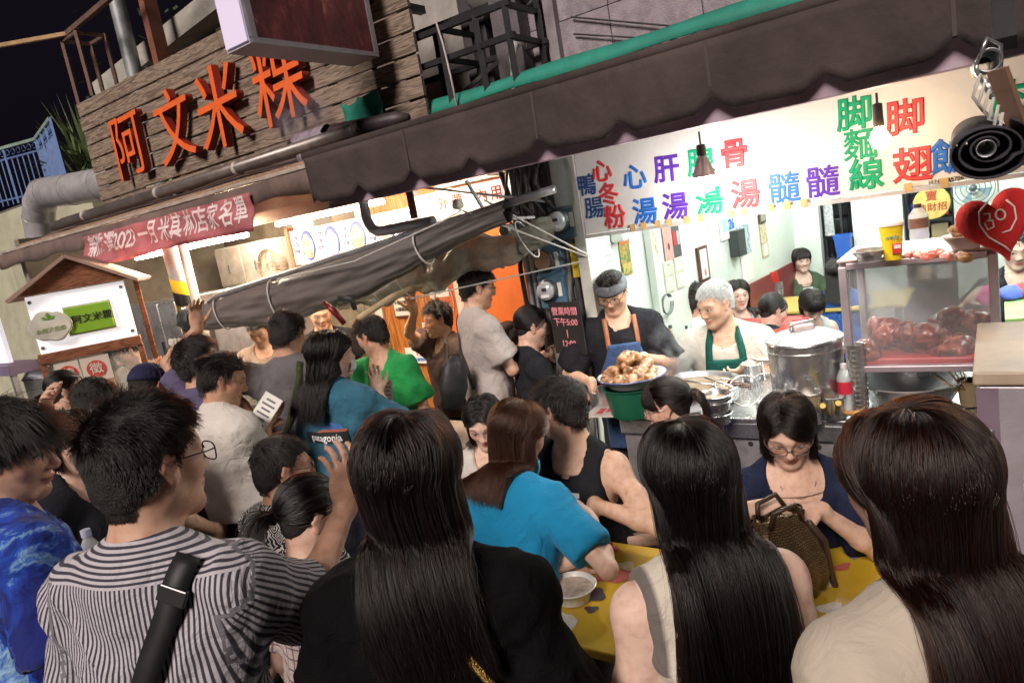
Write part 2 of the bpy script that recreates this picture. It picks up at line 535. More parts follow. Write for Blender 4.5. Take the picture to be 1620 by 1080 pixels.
def face_tone(V, H, Rh, s, base, brow=1.0, hairc=(.02, .015, .012), sex='m', smile=0):
    q = (V - H) @ Rh / s
    x, y, z = q.T; ax = np.abs(x)
    c = np.tile(v3(base), (len(V), 1))
    def mix(w_, col):
        nonlocal c
        w_ = np.clip(w_, 0, 1)[:, None]; c = c * (1 - w_) + v3(col) * w_
    fr = np.clip((y - .03) / .03, 0, 1)
    b = v3(base)
    mix(.35 * fr * np.exp(-(((ax - .043) / .02) ** 2 + ((z + .028) / .022) ** 2)), b * [1.05, .72, .68])
    mix(.30 * fr * np.exp(-((ax / .016) ** 2 + ((z + .032) / .016) ** 2)), b * [1.02, .72, .68])
    lipd = (ax / (.026 + .006 * smile)) ** 2 + ((z + .0635 - smile * .25 * ax) / .0115) ** 2
    mix(fr * (y > .06) * np.clip((1.1 - lipd) * 2.2, 0, 1) * (.85 if sex == 'f' else .6), b * [.95, .45, .45])
    mix(fr * (y > .06) * np.exp(-(((z + .0635 - smile * .25 * ax) / .0022) ** 2)) * (ax < .024) * .8, (.12, .035, .03))
    if smile > .5: mix(fr * (y > .06) * np.exp(-(((z + .0645 - smile * .25 * ax) / .0038) ** 2)) * (ax < .02), (.75, .72, .66))
    ey = ((ax - .0315) / .0145) ** 2 + ((z - .002) / .0062) ** 2
    mix(fr * np.clip((1.2 - ey) * 3, 0, 1), (.62, .58, .55))
    mix(fr * np.clip((1.0 - (((ax - .031) / .0062) ** 2 + ((z - .002) / .0062) ** 2)) * 4, 0, 1), (.012, .008, .006))
    mix(fr * np.exp(-(((z - .0085 + ((ax - .0315) / .03) ** 2 * .02) / .0022) ** 2)) * (np.abs(ax - .032) < .017), (.03, .02, .018))
    mix(brow * fr * np.exp(-(((z - .0275 + ((ax - .03) / .03) ** 2 * .006) / .0036) ** 2)) * np.clip(1 - np.abs((ax - .0335) / .021) ** 6, 0, 1) * .85, hairc)
    mix(fr * np.exp(-(((ax - .009) / .0035) ** 2 + ((z + .0385) / .003) ** 2)) * (y > .08) * .7, b * .25)
    mix(.35 * (ax > .066) * (z > -.04) * (z < .035), b * [1.05, .75, .7])
    return np.concatenate([c, np.ones((len(V), 1))], 1)
def hairline(q, style):
    """q: head-local points on the skull (unit scale); True where hair grows"""
    x, y, z = q.T; ax = np.abs(x)
    low = np.where(y > .045, .066 - .012 * np.clip((.05 - ax) / .05, 0, 1) * 0 + .0, np.where(y > .012, -.005 + (y - .012) / .033 * .071, np.where(y > -.02, .012, -.02 - np.clip((-.02 - y) / .06, 0, 1) * .058)))
    return z > low
def strands_obj(name, paths, radius, material, parent, taper=.35):
    n, m, _ = paths.shape
    hc = bpy.data.hair_curves.new(name)
    hc.add_curves([m] * n)
    hc.attributes['position'].data.foreach_set('vector', (paths - v3(parent['_at'])).astype(np.float32).ravel())
    rad = hc.attributes.get('radius') or hc.attributes.new('radius', 'FLOAT', 'POINT')
    pr = np.linspace(1, taper, m)[None, :] * (radius * (.75 + .5 * rng.random((n, 1))))
    rad.data.foreach_set('value', pr.astype(np.float32).ravel())
    hc.materials.append(material)
    o = bpy.data.objects.new(name, hc); COL.objects.link(o); o.parent = parent
    o['_at'] = list(parent['_at'])
    return o
def grow(roots, d0, L, steps, coll, grav, stiff, nz=.0, flow=None, seed=0):
    """march strands: direction eases to gravity, points are pushed out of the collision field"""
    n = len(roots); P = [roots.copy()]; p = roots.copy(); d = d0.copy(); st = (L / steps)[:, None]
    jit = rng.normal(0, 1, (n, 3)) * nz
    for i in range(steps):
        g = grav * np.ones(n) if np.isscalar(grav) else grav
        d = d * stiff + np.array([0, 0, -1.0]) * g[:, None] + jit * (.5 + .5 * math.sin(i * 1.3))
        if flow is not None: d = d + flow(p, i)
        d = d / (np.linalg.norm(d, axis=1)[:, None] + 1e-9)
        p2 = p + d * st
        if coll is not None: p2 = coll(p2)
        d = (p2 - p); d /= (np.linalg.norm(d, axis=1)[:, None] + 1e-9)
        p = p2; P.append(p.copy())
    return np.stack(P, 1)
def prim_sdf(prims, X, infl=0.0):
    d = np.full(len(X), .5)
    for p in prims:
        if p['op'] == 'u': d = smin(d, pd(p, X, infl), p['k'])
    return d
def pusher(prims, margin, infl=0.0):
    def f(X):
        for _ in range(1):
            d = prim_sdf(prims, X, infl) - margin
            m = d < 0
            if not m.any(): break
            Xm = X[m]; e = .004; b0 = d[m] + margin; g = np.stack([prim_sdf(prims, Xm + np.eye(3)[i] * e, infl) - b0 for i in range(3)], 1)
            g /= (np.linalg.norm(g, axis=1)[:, None] + 1e-9)
            X = X.copy(); X[m] = Xm - g * d[m][:, None]
        return X
    return f
def make_hair(par, H, Rh, s, spec, lod, body, binf=.02):
    st = spec.get('style', 'short'); mel = spec.get('mel', .97)
    sm, bm_ = hair_mats(mel, spec.get('red', .25), spec.get('rough', .32))
    def Lw(q): return H + (v3(q) * s) @ Rh.T
    N = spec.get('n', (8000, 2800, 1300)[lod]); rad = spec.get('rad', (.00062, .0010, .0015)[lod])
    vol = spec.get('vol', .003 if st in ('pony', 'bun') else (.004 if st in ('long', 'bob') else .010))
    # backing cap
    cap = []
    top = el(Lw((0, -.016, .037)), Rh, v3((.0745 + vol * .7, .094 + vol * .7, .082 + vol)) * s, .01)
    back = el(Lw((0, -.05, -.02)), Rh, v3((.062 + vol * .4, .058 + vol * .4, .068)) * s, .02)
    h = (.006, .008, .009)[lod]
    lo, hi = H - .17 * s, H + .17 * s
    ln = spec.get('len', .05)
    cutz = -.075 if st in ('short', 'pony', 'bun', 'fade') else -.1
    fr = spec.get('front', .058); ty = .012
    def cut(X):
        q = (X - H) @ Rh / s
        x, y, z = q[..., 0], q[..., 1], q[..., 2]
        low = np.where(y > .04, fr, np.where(y > ty, -.012 + (y - ty) / (.04 - ty) * (fr + .012), np.where(y > -.022, .004, -.03 - np.clip((-.022 - y) / .06, 0, 1) * (-cutz - .03))))
        return (low - z) * .7 * s
    Af, o_ = field([top, back] if st in ('short', 'fade') else [top, el(Lw((0, -.045, -.02)), Rh, v3((.060, .050, .062)) * s, .02)], lo, hi, h, cuts=[cut])
    V, Q = surfnet(Af, o_, h); V = relax(V, Q, 1)
    V = V + vnormals(V, Q) * (vnoise(V, 70, 3) * (.007 if st in ('short', 'fade') else .002))[:, None]
    cap_o = mesh_obj('hair', V, Q, bm_, par, origin=v3(par['_at']))
    # roots
    u = rng.normal(0, 1, (N * 3, 3)); u /= np.linalg.norm(u, axis=1)[:, None]
    q = u * v3((.0765, .096, .084)) + v3((0, -.014, .036))
    q2 = q[hairline(q, st)]
    nape = rng.random((int(N * .25), 3)) * v3((.1, .02, .055)) + v3((-.05, -.098, -.078)); nape[:, 1] = -.03 - np.sqrt(np.clip(.062 ** 2 - (nape[:, 0] * 1.0) ** 2, 0, 1))
    q = np.concatenate([q2[:N], nape])
    n = len(q); root = Lw(q)
    nrm = (q - v3((0, -.014, .02))) / v3((.0765, .096, .084)) ** 2; nrm /= np.linalg.norm(nrm, axis=1)[:, None]
    headp = [el(Lw((0, -.014, .036)), Rh, v3((.0765, .096, .084)) * s, .02), el(Lw((0, -.02, -.03)), Rh, v3((.066, .075, .08)) * s, .03),
             el(Lw((0, .02, -.04)), Rh, v3((.062, .068, .075)) * s, .03)]
    up = Rh.T @ np.array([0, 0, 1.0])
    def W3(v): return v @ Rh.T
    if st in ('short', 'fade'):
        x, y, z = q.T
        topm = np.clip((z - .03) / .05, 0, 1)
        comb = v3(spec.get('comb', (0.15, .6, 0)))
        swirl = np.stack([-q[:, 1] - .05, q[:, 0], 0 * x], 1) * 4
        d0 = nrm * (spec.get('lift', .22) + .3 * topm)[:, None] + comb * (.35 + .75 * topm)[:, None] + swirl * topm[:, None] + np.stack([0 * x, 0 * x, -.75 * (1 - topm)], 1) + (vnoise(q, 55, 4)[:, None] * v3((1.1, .9, .3))) + rng.normal(0, .09, (n, 3))
        L = ln * (.38 + .75 * topm) * (.7 + .5 * rng.random(n)) * s
        if st == 'fade': L = np.where(z < .03, L * .35, L)
        L = np.where(z < -.035, L * .55, L)
        d0 = W3(d0 / np.linalg.norm(d0, axis=1)[:, None])
        P = grow(root, d0, L, 6 if lod < 2 else 4, pusher(headp, .003), .2, 1.0, .03)
        strands_obj('hair_strands', P, rad, sm, cap_o)
    else:
        C0, R0 = v3((0, -.014, .036)), v3((.0765, .096, .084))
        def to_dir(qq):
            v = (qq - C0) / R0; return v / (np.linalg.norm(v, axis=1)[:, None] + 1e-9)
        def arc(v0, v1, m, lay, ease=1.0):
            """great-circle sweep over the skull from v0 to v1, lay = distance off the skin"""
            dt = np.clip((v0 * v1).sum(1), -.9995, .9995); om = np.arccos(dt); so = np.sin(om); P_ = []
            for i in range(m):
                f = (i / (m - 1)) ** ease
                d_ = (np.sin((1 - f) * om) / so)[:, None] * v0 + (np.sin(f * om) / so)[:, None] * v1
                d_ /= np.linalg.norm(d_, axis=1)[:, None]
                k = (.0015 + (lay - .0015) * min(1, f * 3.0 + .15))
                P_.append(C0 + d_ * R0 + (d_ / R0) / np.linalg.norm(d_ / R0, axis=1)[:, None] * k[:, None])
            return P_
        v0 = to_dir(q); x, y, z = q.T; cl = vnoise(q, 60, 5); cl2 = vnoise(q, 140, 9)
        fm = (y > .035) & (np.abs(x) < .058) if spec.get('fringe') else np.zeros(n, bool)
        if fm.any():
            k = fm.nonzero()[0]; rep_ = np.concatenate([k, k, k]) if st in ('pony', 'bun') else k
            vf = v0[rep_] + rng.normal(0, .03, (len(rep_), 3)); vf /= np.linalg.norm(vf, axis=1)[:, None]
            ph = np.arctan2(vf[:, 0], vf[:, 1]) * spec.get('fspread', 1.15) + cl[rep_] * .25 + spec.get('fsweep', 0)
            zn = .02 - .12 * rng.random(len(rep_)) - .25 * np.abs(np.sin(ph)) ** 1.5
            v1 = np.stack([np.sin(ph) * np.sqrt(1 - zn ** 2), np.cos(ph) * np.sqrt(1 - zn ** 2), zn], 1)
            Pf = arc(vf, v1, 8, .008 + .012 * rng.random(len(rep_)))
            strands_obj('hair_fringe', np.stack([Lw(p_) for p_ in Pf], 1), rad, sm, cap_o, taper=.5)
        if st in ('long', 'bob'):
            px = spec.get('part', .0)
            sx = np.sign(x - px + rng.normal(0, .003, n)); phi0 = np.arctan2(x, y + .014)
            aph = np.abs(phi0); lo_ = R(spec.get('frame', 78)) + .35 * cl
            pht = sx * np.maximum(aph, lo_) + cl * .22 + cl2 * .1
            top_ = np.clip((z - .085) / .03, 0, 1)
            pht = np.where((top_ > 0) & (y < -.03), phi0 * (1 - .15 * top_) + cl * .3, pht)
            zn = np.minimum(spec.get('zn', -.52) + .34 * rng.random(n), v0[:, 2] - .22); zn = np.maximum(zn, -.93)
            v1 = np.stack([np.sin(pht) * np.sqrt(1 - zn ** 2), np.cos(pht) * np.sqrt(1 - zn ** 2), zn], 1)
            lay = .004 + rng.random(n) ** .8 * spec.get('thick', .016) * (1 + .5 * cl)
            keep = (v0[:, 2] > -.45) & ~(fm if st == 'bob' or spec.get('fringe') else np.zeros(n, bool))
            Pa = [Lw(p_) for p_ in arc(v0, v1, 9, lay)]
            L = np.maximum(ln * (.80 + .22 * rng.random(n)) * s - .10 * s, .04)
            d0 = Pa[-1] - Pa[-2]; d0 /= np.linalg.norm(d0, axis=1)[:, None]
            bias = v3(spec.get('bias', (0, 0, 0))); wv = spec.get('wave', 0); ph_ = cl * 30 + rng.random(n) * 1.2
            bk = -Rh[:, 1] * spec.get('back', .02)
            def flow(p, i):
                f = np.tile(bk + Rh @ bias, (n, 1)) + (cl * .16 * (1 if i > 2 else 0))[:, None] * Rh[:, 0]
                if wv: f = f + (np.sin(ph_ + i * 1.15)[:, None] * Rh[:, 0] + np.cos(ph_ * 1.3 + i * .9)[:, None] * Rh[:, 1]) * wv
                return f
            bY = unit(v3((Rh[0, 1], Rh[1, 1], 0))); bX = unit(v3((Rh[0, 0], Rh[1, 0], 0)))
            def coll(X):
                mg = binf + .006 + lay * .7; d = prim_sdf(body, X) - mg; m2 = d < 0
                if m2.any():
                    X = X.copy(); Xm = X[m2]; e = .004; b0 = d[m2] + mg[m2]; g = np.stack([prim_sdf(body, Xm + np.eye(3)[i] * e) - b0 for i in range(3)], 1)
                    g /= (np.linalg.norm(g, axis=1)[:, None] + 1e-9)
                    if spec.get('behind'):
                        g2 = g * .35 - bY; g2 /= np.linalg.norm(g2, axis=1)[:, None]; dot = np.maximum((g * g2).sum(1), .35); X[m2] = Xm - g2 * (d[m2] / dot)[:, None]
                    else: X[m2] = Xm - g * d[m2][:, None]
                if spec.get('behind'):
                    xl = (X - H) @ bX - bias[0] * 1.2 * np.maximum(0, (H[2] - X[:, 2]) - .1); lim = spec.get('wide', .095) + .12 * np.clip(H[2] - X[:, 2] - .12, 0, .4); ex = np.abs(xl) - lim
                    X = X - (np.sign(xl) * np.maximum(ex, 0) * .5)[:, None] * bX
                return X
            steps = spec.get('steps', (18, 13, 9)[lod])
            T = grow(Pa[-1], d0, L, steps, coll, .55, .85, .010, flow)
            full = np.concatenate([np.stack(Pa, 1), T[:, 1:]], 1)
            strands_obj('hair_strands', full[keep], rad, sm, cap_o, taper=.45)
            nf = int(n * .02)      # flyaways
            if lod < 2:
                kk = rng.choice(n, nf, replace=False); fl = full[kk] + np.cumsum(rng.normal(0, .0016, (nf, full.shape[1], 3)), 1) * np.linspace(0, 1.6, full.shape[1])[None, :, None]
                strands_obj('hair_flyaway', fl, rad * .5, sm, cap_o, taper=.3)
        else:
            tie = v3(spec.get('tie', (0, -.115, .02))); tw = Lw(tie)
            v1 = to_dir(np.tile(tie, (n, 1)) + rng.normal(0, .006, (n, 3)))
            lay = .004 + .007 * rng.random(n) + .004 * cl
            Pa = arc(v0, v1, 10, lay, .8)
            Pa = [Lw(p_) for p_ in Pa]
            Pa.append(tw + rng.normal(0, .005, (n, 3)))
            strands_obj('hair_strands', np.stack(Pa, 1), rad, sm, cap_o, taper=.9)
            tn = int(N * .5); r0 = tw + rng.normal(0, .006, (tn, 3))
            if st == 'pony':
                d0 = np.tile(Rh @ v3(spec.get('tdir', (0, -1, .2))), (tn, 1)) + rng.normal(0, .22, (tn, 3))
                L = ln * (.7 + .35 * rng.random(tn)) * s
                T = grow(r0, d0 / np.linalg.norm(d0, axis=1)[:, None], L, 12 if lod < 2 else 8, pusher(headp + body, binf + .012), .45, .9, .035)
                strands_obj('hair_tail', T, rad, sm, cap_o, taper=.5)
            else:
                br = spec.get('bun', .032) * s; T = []
                ax = rng.normal(0, 1, (tn, 3)); ax /= np.linalg.norm(ax, axis=1)[:, None]
                b1 = np.cross(ax, [0, 0, 1.0]); b1 /= np.linalg.norm(b1, axis=1)[:, None] + 1e-9; b2 = np.cross(ax, b1)
                cb = tw + Rh @ (v3((0, -1, .25)) * br * .7)
                rr = br * (.75 + .3 * rng.random((tn, 1)))
                for i in range(10):
                    a_ = i / 9 * 4.2
                    T.append(cb + rr * (b1 * math.cos(a_) + b2 * math.sin(a_)) * v3((1, 1, .9)))
                strands_obj('hair_bun', np.stack(T, 1), rad, sm, cap_o, taper=.9)
    return cap_o
def glasses(par, H, Rh, s, col=(.02, .02, .02), rnd=False, metal=0, parent=None):
    mb = MB(); w_, hh = (.024, .021) if rnd else (.027, .018)
    def L(x, y, z): return H + Rh @ (v3((x, y, z)) * s)
    for sg in (-1, 1):
        pts = []
        for k in range(17):
            a_ = 2 * math.pi * k / 16; e = 1 if rnd else .6
            cx, cz = math.copysign(abs(math.cos(a_)) ** e, math.cos(a_)), math.copysign(abs(math.sin(a_)) ** e, math.sin(a_))
            pts.append(L(sg * .033 + cx * w_, .099 - .25 * abs(sg * .033 + cx * w_) ** 1.5, -.001 + cz * hh))
        mb.tube(pts, .0015 * s, 6)
        mb.tube([L(sg * .0585, .096, .006), L(sg * .074, .07, .008), L(sg * .0785, -.005, .01), L(sg * .077, -.022, -.012)], .0016 * s, 6)
    mb.tube([L(-.0095, .1005, .002), L(0, .104, .005), L(.0095, .1005, .002)], .0014 * s, 6)
    o = mb.build('glasses', mat(col, .25, metal, 0), par, smooth=1)
    ln = MB()
    for sg in (-1, 1):
        ln.add([L(sg * .033 + math.cos(2 * math.pi * k / 14) * w_ * .95, .0975 - .25 * abs(sg * .033 + math.cos(2 * math.pi * k / 14) * w_) ** 1.5, -.001 + math.sin(2 * math.pi * k / 14) * hh * .95) for k in range(14)], [tuple(range(14))])
    ln.build('lens', GLASSLENS, o)
    return o
def _lens():
    m = bpy.data.materials.new('clear_lens'); m.use_nodes = True; nt = m.node_tree
    nt.nodes.remove(nt.nodes['Principled BSDF'])
    t = nd(nt, 'ShaderNodeBsdfTransparent'); g = nd(nt, 'ShaderNodeBsdfGlossy', Roughness=.03)
    mx = nd(nt, 'ShaderNodeMixShader'); mx.inputs[0].default_value = .06
    nt.links.new(t.outputs[0], mx.inputs[1]); nt.links.new(g.outputs[0], mx.inputs[2])
    nt.links.new(mx.outputs[0], nt.nodes['Material Output'].inputs[0])
    return m
GLASSLENS = _lens()
PEOPLE = {}
def person(label, head, hy=0, hp=0, hr=0, by=None, lean=0, side=0, seated=False, sex='m', tone=None, s=1.0, lod=1, hair=None, top=None, bottom=(.03, .03, .035),
           arms=None, specs=None, brow=1.0, smile=0, build=1.0, name='person', group=None, seat_h=.46, shw=None, neck=.125, torso=.49):
    """head = world point between the ears; yaws in degrees, 0 faces away from the street side (+y), 90 faces left"""
    H = v3(head); by = hy if by is None else by; tone = tone or ('m' if sex == 'm' else 'f')
    hs = s * (.98 if sex == 'f' else 1.02)
    Rh = rotz(R(hy)) @ rotx(R(-hp)) @ roty(R(hr))
    Rb = rotz(R(by)); X, Y, U = Rb[:, 0], Rb[:, 1], np.array([0, 0, 1.0])
    spine = unit(U * math.cos(R(lean)) + Y * math.sin(R(lean)) + X * math.sin(R(side)))
    nb = H + Rh @ v3((0, -.03, -.045)) * hs - spine * neck * s - U * .01     # pit of the neck
    chest = nb - spine * .17 * s; pel = nb - spine * torso * s
    base_xy = (pel[0], pel[1]); zg = -.05 * min(8, max(0, pel[1] - 1))      # the street falls towards the shops
    RB = np.stack([X, np.cross(spine, X), spine], 1)
    sw = (shw or (.166 if sex == 'm' else .142)) * s * build
    z0 = 0.0
    origin = v3((base_xy[0], base_xy[1], zg))
    sh = {sg: nb + X * sg * sw - spine * .058 * s for sg in (-1, 1)}
    hip = {sg: pel + X * sg * .085 * s for sg in (-1, 1)}
    # arms
    J = {}
    for sg, key in ((-1, 'L'), (1, 'R')):
        a_ = (arms or {}).get(key, {})
        Sx = sh[sg]
        l1, l2 = .285 * s, .25 * s
        wt = v3(a_['w']) if 'w' in a_ else Sx + RB @ (v3(a_.get('l', (sg * .07, .09, -.5))) * s)
        dv = wt - Sx; dist = np.linalg.norm(dv)
        if dist > l1 + l2 - .008: wt = Sx + dv / dist * (l1 + l2 - .008); dv = wt - Sx; dist = np.linalg.norm(dv)
        if dist < .12: wt = Sx + dv / (dist + 1e-6) * .12; dv = wt - Sx; dist = .12
        pole = RB @ v3(a_.get('pole', (sg * .5, -.6, -.6)))
        pv = pole - unit(dv) * (pole @ unit(dv)); pv = unit(pv)
        ca = (l1 * l1 + dist * dist - l2 * l2) / (2 * l1 * dist); ca = max(-1, min(1, ca))
        Ex = Sx + unit(dv) * l1 * ca + pv * l1 * math.sqrt(1 - ca * ca)
        if 'e' in a_:
            Ex = Sx + unit(v3(a_['e']) - Sx) * l1; wt = Ex + unit(v3(a_['w']) - Ex) * l2
        J[sg] = (Sx, Ex, wt, a_)
    m_ = 1.0 if sex == 'm' else .86
    tb = build * (1.0 if sex == 'm' else .9)
    torsoP = [el(chest + Y * .005, RB, v3((.152 * tb, .105 * tb, .2)) * s, .06), el(pel + spine * .16 * s, RB, v3((.135 * tb, .1 * tb, .17)) * s, .07),
              el(pel, RB, v3((.155 * (tb if sex == 'm' else 1.0), .112, .125)) * s, .06)]
    for sg in (-1, 1):
        torsoP += [rc(nb + spine * .03 * s - Y * .02 * s + X * sg * .03 * s, sh[sg] + spine * .006 * s, .030 * s, .045 * s * m_, .05), rc(chest + X * sg * .085 * s, sh[sg], .075 * s * tb, .054 * s * m_, .05)]
        if sex == 'f': torsoP += [el(chest + X * sg * .065 * s + RB[:, 1] * .075 * s - spine * .01, RB, v3((.055, .05, .055)) * s, .05)]
    neckP = [rc(H + Rh @ v3((0, -.028, -.05)) * hs, nb + spine * .015 - Y * .01 * s, (.050 if sex == 'f' else .058) * s, (.050 if sex == 'f' else .058) * s, .035)]
    armP = {}
    for sg in (-1, 1):
        Sx, Ex, Wx, a_ = J[sg]
        d = unit(Wx - Ex)
        hd = unit(v3(a_['hd'])) if 'hd' in a_ else d
        palm = v3(a_.get('palm', -X * sg + Y * .2)) if 'palm' not in a_ or not isinstance(a_['palm'], str) else -X * sg
        if abs(unit(palm) @ hd) > .96: palm = Y + U * .3
        hx = np.cross(hd, unit(palm - hd * (palm @ hd)))
        # the thumb lies towards +sg... chosen so that a left and a right hand mirror
        side_t = -1 if sg > 0 else 1
        armP[sg] = [rc(Sx, Sx + (Ex - Sx) * .5, .049 * s * m_, .043 * s * m_, .03), rc(Sx + (Ex - Sx) * .5, Ex, .043 * s * m_, .034 * s * m_, .02),
                    rc(Ex, Ex + (Wx - Ex) * .3, .034 * s * m_, .0375 * s * m_, .02), rc(Ex + (Wx - Ex) * .3, Wx, .0375 * s * m_, .0245 * s * m_, .02)] + \
            (hand_prims(Wx, hd, palm, side_t * a_.get('thumbside', 1), a_.get('curl', .5), a_.get('spread', .12), s * (1 if sex == 'm' else .93)) if a_.get('hand', 1) else [])
    legP = []
    if seated:
        kz = max(.35, seat_h + .06)
        for sg in (-1, 1):
            kn = v3((*(hip[sg] + Y * .40 * s + X * sg * .04)[:2], min(hip[sg][2] + .02, kz))); an = v3((*(kn - Y * .03)[:2], zg + .085)); to = an + Y * .15 * s; to[2] = zg + .04
            legP += [rc(hip[sg], kn, .088 * s, .062 * s, .04), rc(kn, an, .06 * s, .04 * s, .03), rc(v3((*(an - Y * .04)[:2], zg + .045)), to, .042 * s, .034 * s, .03)]
    else:
        for sg in (-1, 1):
            an = v3((*(hip[sg] + X * sg * .015)[:2], zg + .09)); kn = (hip[sg] * .5 + an * .5) + Y * .015; to = an + Y * .16 * s; to[2] = zg + .04
            legP += [rc(hip[sg], kn, .09 * s, .06 * s, .04), rc(kn, an, .06 * s, .042 * s, .03), rc(v3((*(an - Y * .05)[:2], zg + .045)), to, .042 * s, .034 * s, .03)]
    headP = head_prims(H, Rh, hs, sex)
    # -- one body surface: head and neck fine, arms fine, trunk coarser and a touch inside
    hr_, ar_, tr_, cr_ = ((.0042, .0052, .026, .0090), (.0050, .0068, .028, .0130), (.0066, .009, .030, .0155))[lod]
    parts = []
    low = nb - spine * .065
    Af, lo = field(neckP + torsoP + headP, np.minimum(H - .135, v3((*(nb[:2] - .16), nb[2] - .11))), np.maximum(H + .14, v3((*(nb[:2] + .16), nb[2]))), hr_, cuts=[lambda Xx: np.maximum((low - Xx) @ spine, np.linalg.norm((Xx - nb) - ((Xx - nb) @ spine)[..., None] * spine, axis=-1) - .15 * s)], zcut=nb[2] + .09)
    V, Q = surfnet(Af, lo, hr_); parts.append((V, Q, face_tone(V, H, Rh, hs, TONES[tone], brow, sex=sex, smile=smile)))
    for sg in (-1, 1):
        pr = armP[sg] + [rc(chest + X * sg * .09 * s, sh[sg], .07 * s * tb, .06 * s * m_, .05)]
        b = [pbox(p, .02) for p in armP[sg]]
        lo_, hi_ = np.min([x[0] for x in b], 0), np.max([x[1] for x in b], 0)
        Af, lo = field(pr, lo_, hi_, ar_)
        V, Q = surfnet(Af, lo, ar_)
        parts.append((V, Q, np.tile(np.array([*TONES[tone], 1]), (len(V), 1))))
    low_tors = field(torsoP + legP, *(lambda b: (np.min([x[0] for x in b], 0), np.max([x[1] for x in b], 0)))([pbox(p, .03) for p in torsoP + legP]), tr_, infl=-.008)
    V, Q = surfnet(low_tors[0], low_tors[1], tr_); parts.append((V, Q, np.tile(np.array([*TONES[tone], 1]), (len(V), 1))))
    off = 0; VV = []; QQ = []; TT = []
    for V, Q, T in parts: VV.append(V); QQ.append(Q + off); TT.append(T); off += len(V)
    o = mesh_obj(name, np.concatenate(VV), np.concatenate(QQ), skin_mat(), None, {'tone': ('FLOAT_COLOR', np.concatenate(TT))}, origin)
    tag(o, label, 'person', group)
    info = dict(o=o, H=H, Rh=Rh, hs=hs, nb=nb, RB=RB, chest=chest, pel=pel, sh=sh, J=J, X=X, Y=Y, spine=spine, s=s)
    # -- clothes
    tp = dict(sleeve=.62, infl=.012, mat=(.2, .2, .2), hem=-.02, neck=.078, fold=1.0); tp.update(top or {})
    inf = tp['infl']
    shirt = [dict(p) for p in torsoP]
    if tp.get('tank'):
        for p in shirt: p['clip'] = [(nb + X * sg * .125 * s, X * sg) for sg in (-1, 1)]
    shirt.append(el(nb - spine * .03 * s - Y * .02 * s, RB, v3((.085, .066, .055)) * s, .05))
    if tp['sleeve'] > 0:
        for sg in (-1, 1):
            Sx, Ex, Wx, a_ = J[sg]; f = tp['sleeve']; fl = tp.get('flare', .014)
            if f <= 1:
                e = Sx + (Ex - Sx) * f; d = unit(Ex - Sx)
                shirt.append(rc(Sx + (Ex - Sx) * .02, e + d * .05, (.055 * m_) * s, (.052 * m_ + fl) * s, .026, clip=[(e, d)]))
            else:
                shirt.append(rc(Sx + (Ex - Sx) * .02, Ex, .055 * m_ * s, (.044 * m_ + fl) * s, .026))
                e = Ex + (Wx - Ex) * (f - 1); d = unit(Wx - Ex)
                shirt.append(rc(Ex, e + d * .04, (.044 * m_ + fl) * s, (.036 * m_ + fl) * s, .04, clip=[(e, d)]))
    hem = pel + spine * tp['hem'] * s
    shirt.append(el(pel + spine * .06 * s, RB, v3((.165 * (tb if sex == 'm' else .98), .122, .17)) * s, .06))
    ncut = nb + Y * tp.get('nfwd', .04) * s
    cuts = [lambda Xx: (hem - Xx) @ spine * 1.0]
    nr = tp['neck'] * s
    def neckcut(Xx):
        q = Xx - ncut; t_ = q @ unit(spine + Y * tp.get('scoop', .35)); r_ = np.linalg.norm(q - t_[..., None] * unit(spine + Y * tp.get('scoop', .35)), axis=-1)
        return np.minimum(np.maximum(nr - r_, -.2), t_ + .14 - 0 * r_)
    cuts.append(neckcut)
    bx = [pbox(p, inf + .01) for p in shirt]
    Af, lo = field(shirt, np.min([b[0] for b in bx], 0) - .01, np.max([b[1] for b in bx], 0) + .01, cr_, infl=inf, kmul=1.15, cuts=cuts)
    V, Q = surfnet(Af, lo, cr_); V = relax(V, Q, 1, .4)
    N_ = vnormals(V, Q); q = (V - nb) @ RB
    sd_ = sum(map(ord, label)) % 97
    def ridge(P_, sc_, sd2): return .5 - np.abs(vnoise(P_, sc_, sd2)) * 2.2
    fz = (ridge(np.stack([q[:, 0] + .9 * q[:, 2], q[:, 1] * .6, q[:, 2] * .45 - .3 * np.abs(q[:, 0])], 1), 13, sd_) * .009 + ridge(np.stack([q[:, 0] - .7 * q[:, 2], q[:, 1], q[:, 2] * .8], 1), 21, sd_ + 3) * .006 + vnoise(np.stack([q[:, 0] + .6 * q[:, 2], q[:, 1], q[:, 2] * .35], 1), 15, sd_) * .014 + vnoise(np.stack([q[:, 0] - .4 * q[:, 2], q[:, 1], q[:, 2] * .5], 1), 31, sd_ + 5) * .008 + vnoise(q, 7, sd_ + 9) * .012) * tp['fold']
    dn = np.linalg.norm(V - nb, axis=1); dh = np.abs((V - hem) @ spine)
    fz = fz * np.clip((dn - .09) / .1, .12, 1) * np.clip(dh / .06, .35, 1)
    V = V + N_ * (fz + .002)[:, None]
    pc = q.copy(); slv = np.zeros(len(V))
    for sg in (-1, 1):
        Sx, Ex, Wx, a_ = J[sg]; d = unit(Ex - Sx); rel = V - Sx; t_ = rel @ d
        far = (rel @ (X * sg) > .015 * s) | (t_ > .1 * s)
        far &= (np.linalg.norm(rel - t_[:, None] * d, axis=1) < .13 * s) & (t_ > -.05) & ((q[:, 0] * sg) > sw * .8)
        fr_ = frame(d, up=Y); ang = np.arctan2(rel @ fr_[:, 0], rel @ fr_[:, 2])
        pc[far] = np.stack([ang[far] * .062, t_[far] * 0, t_[far]], 1); slv[far] = 1
    sm_ = tp['mat'] if isinstance(tp['mat'], bpy.types.Material) else cloth(tp['mat'])
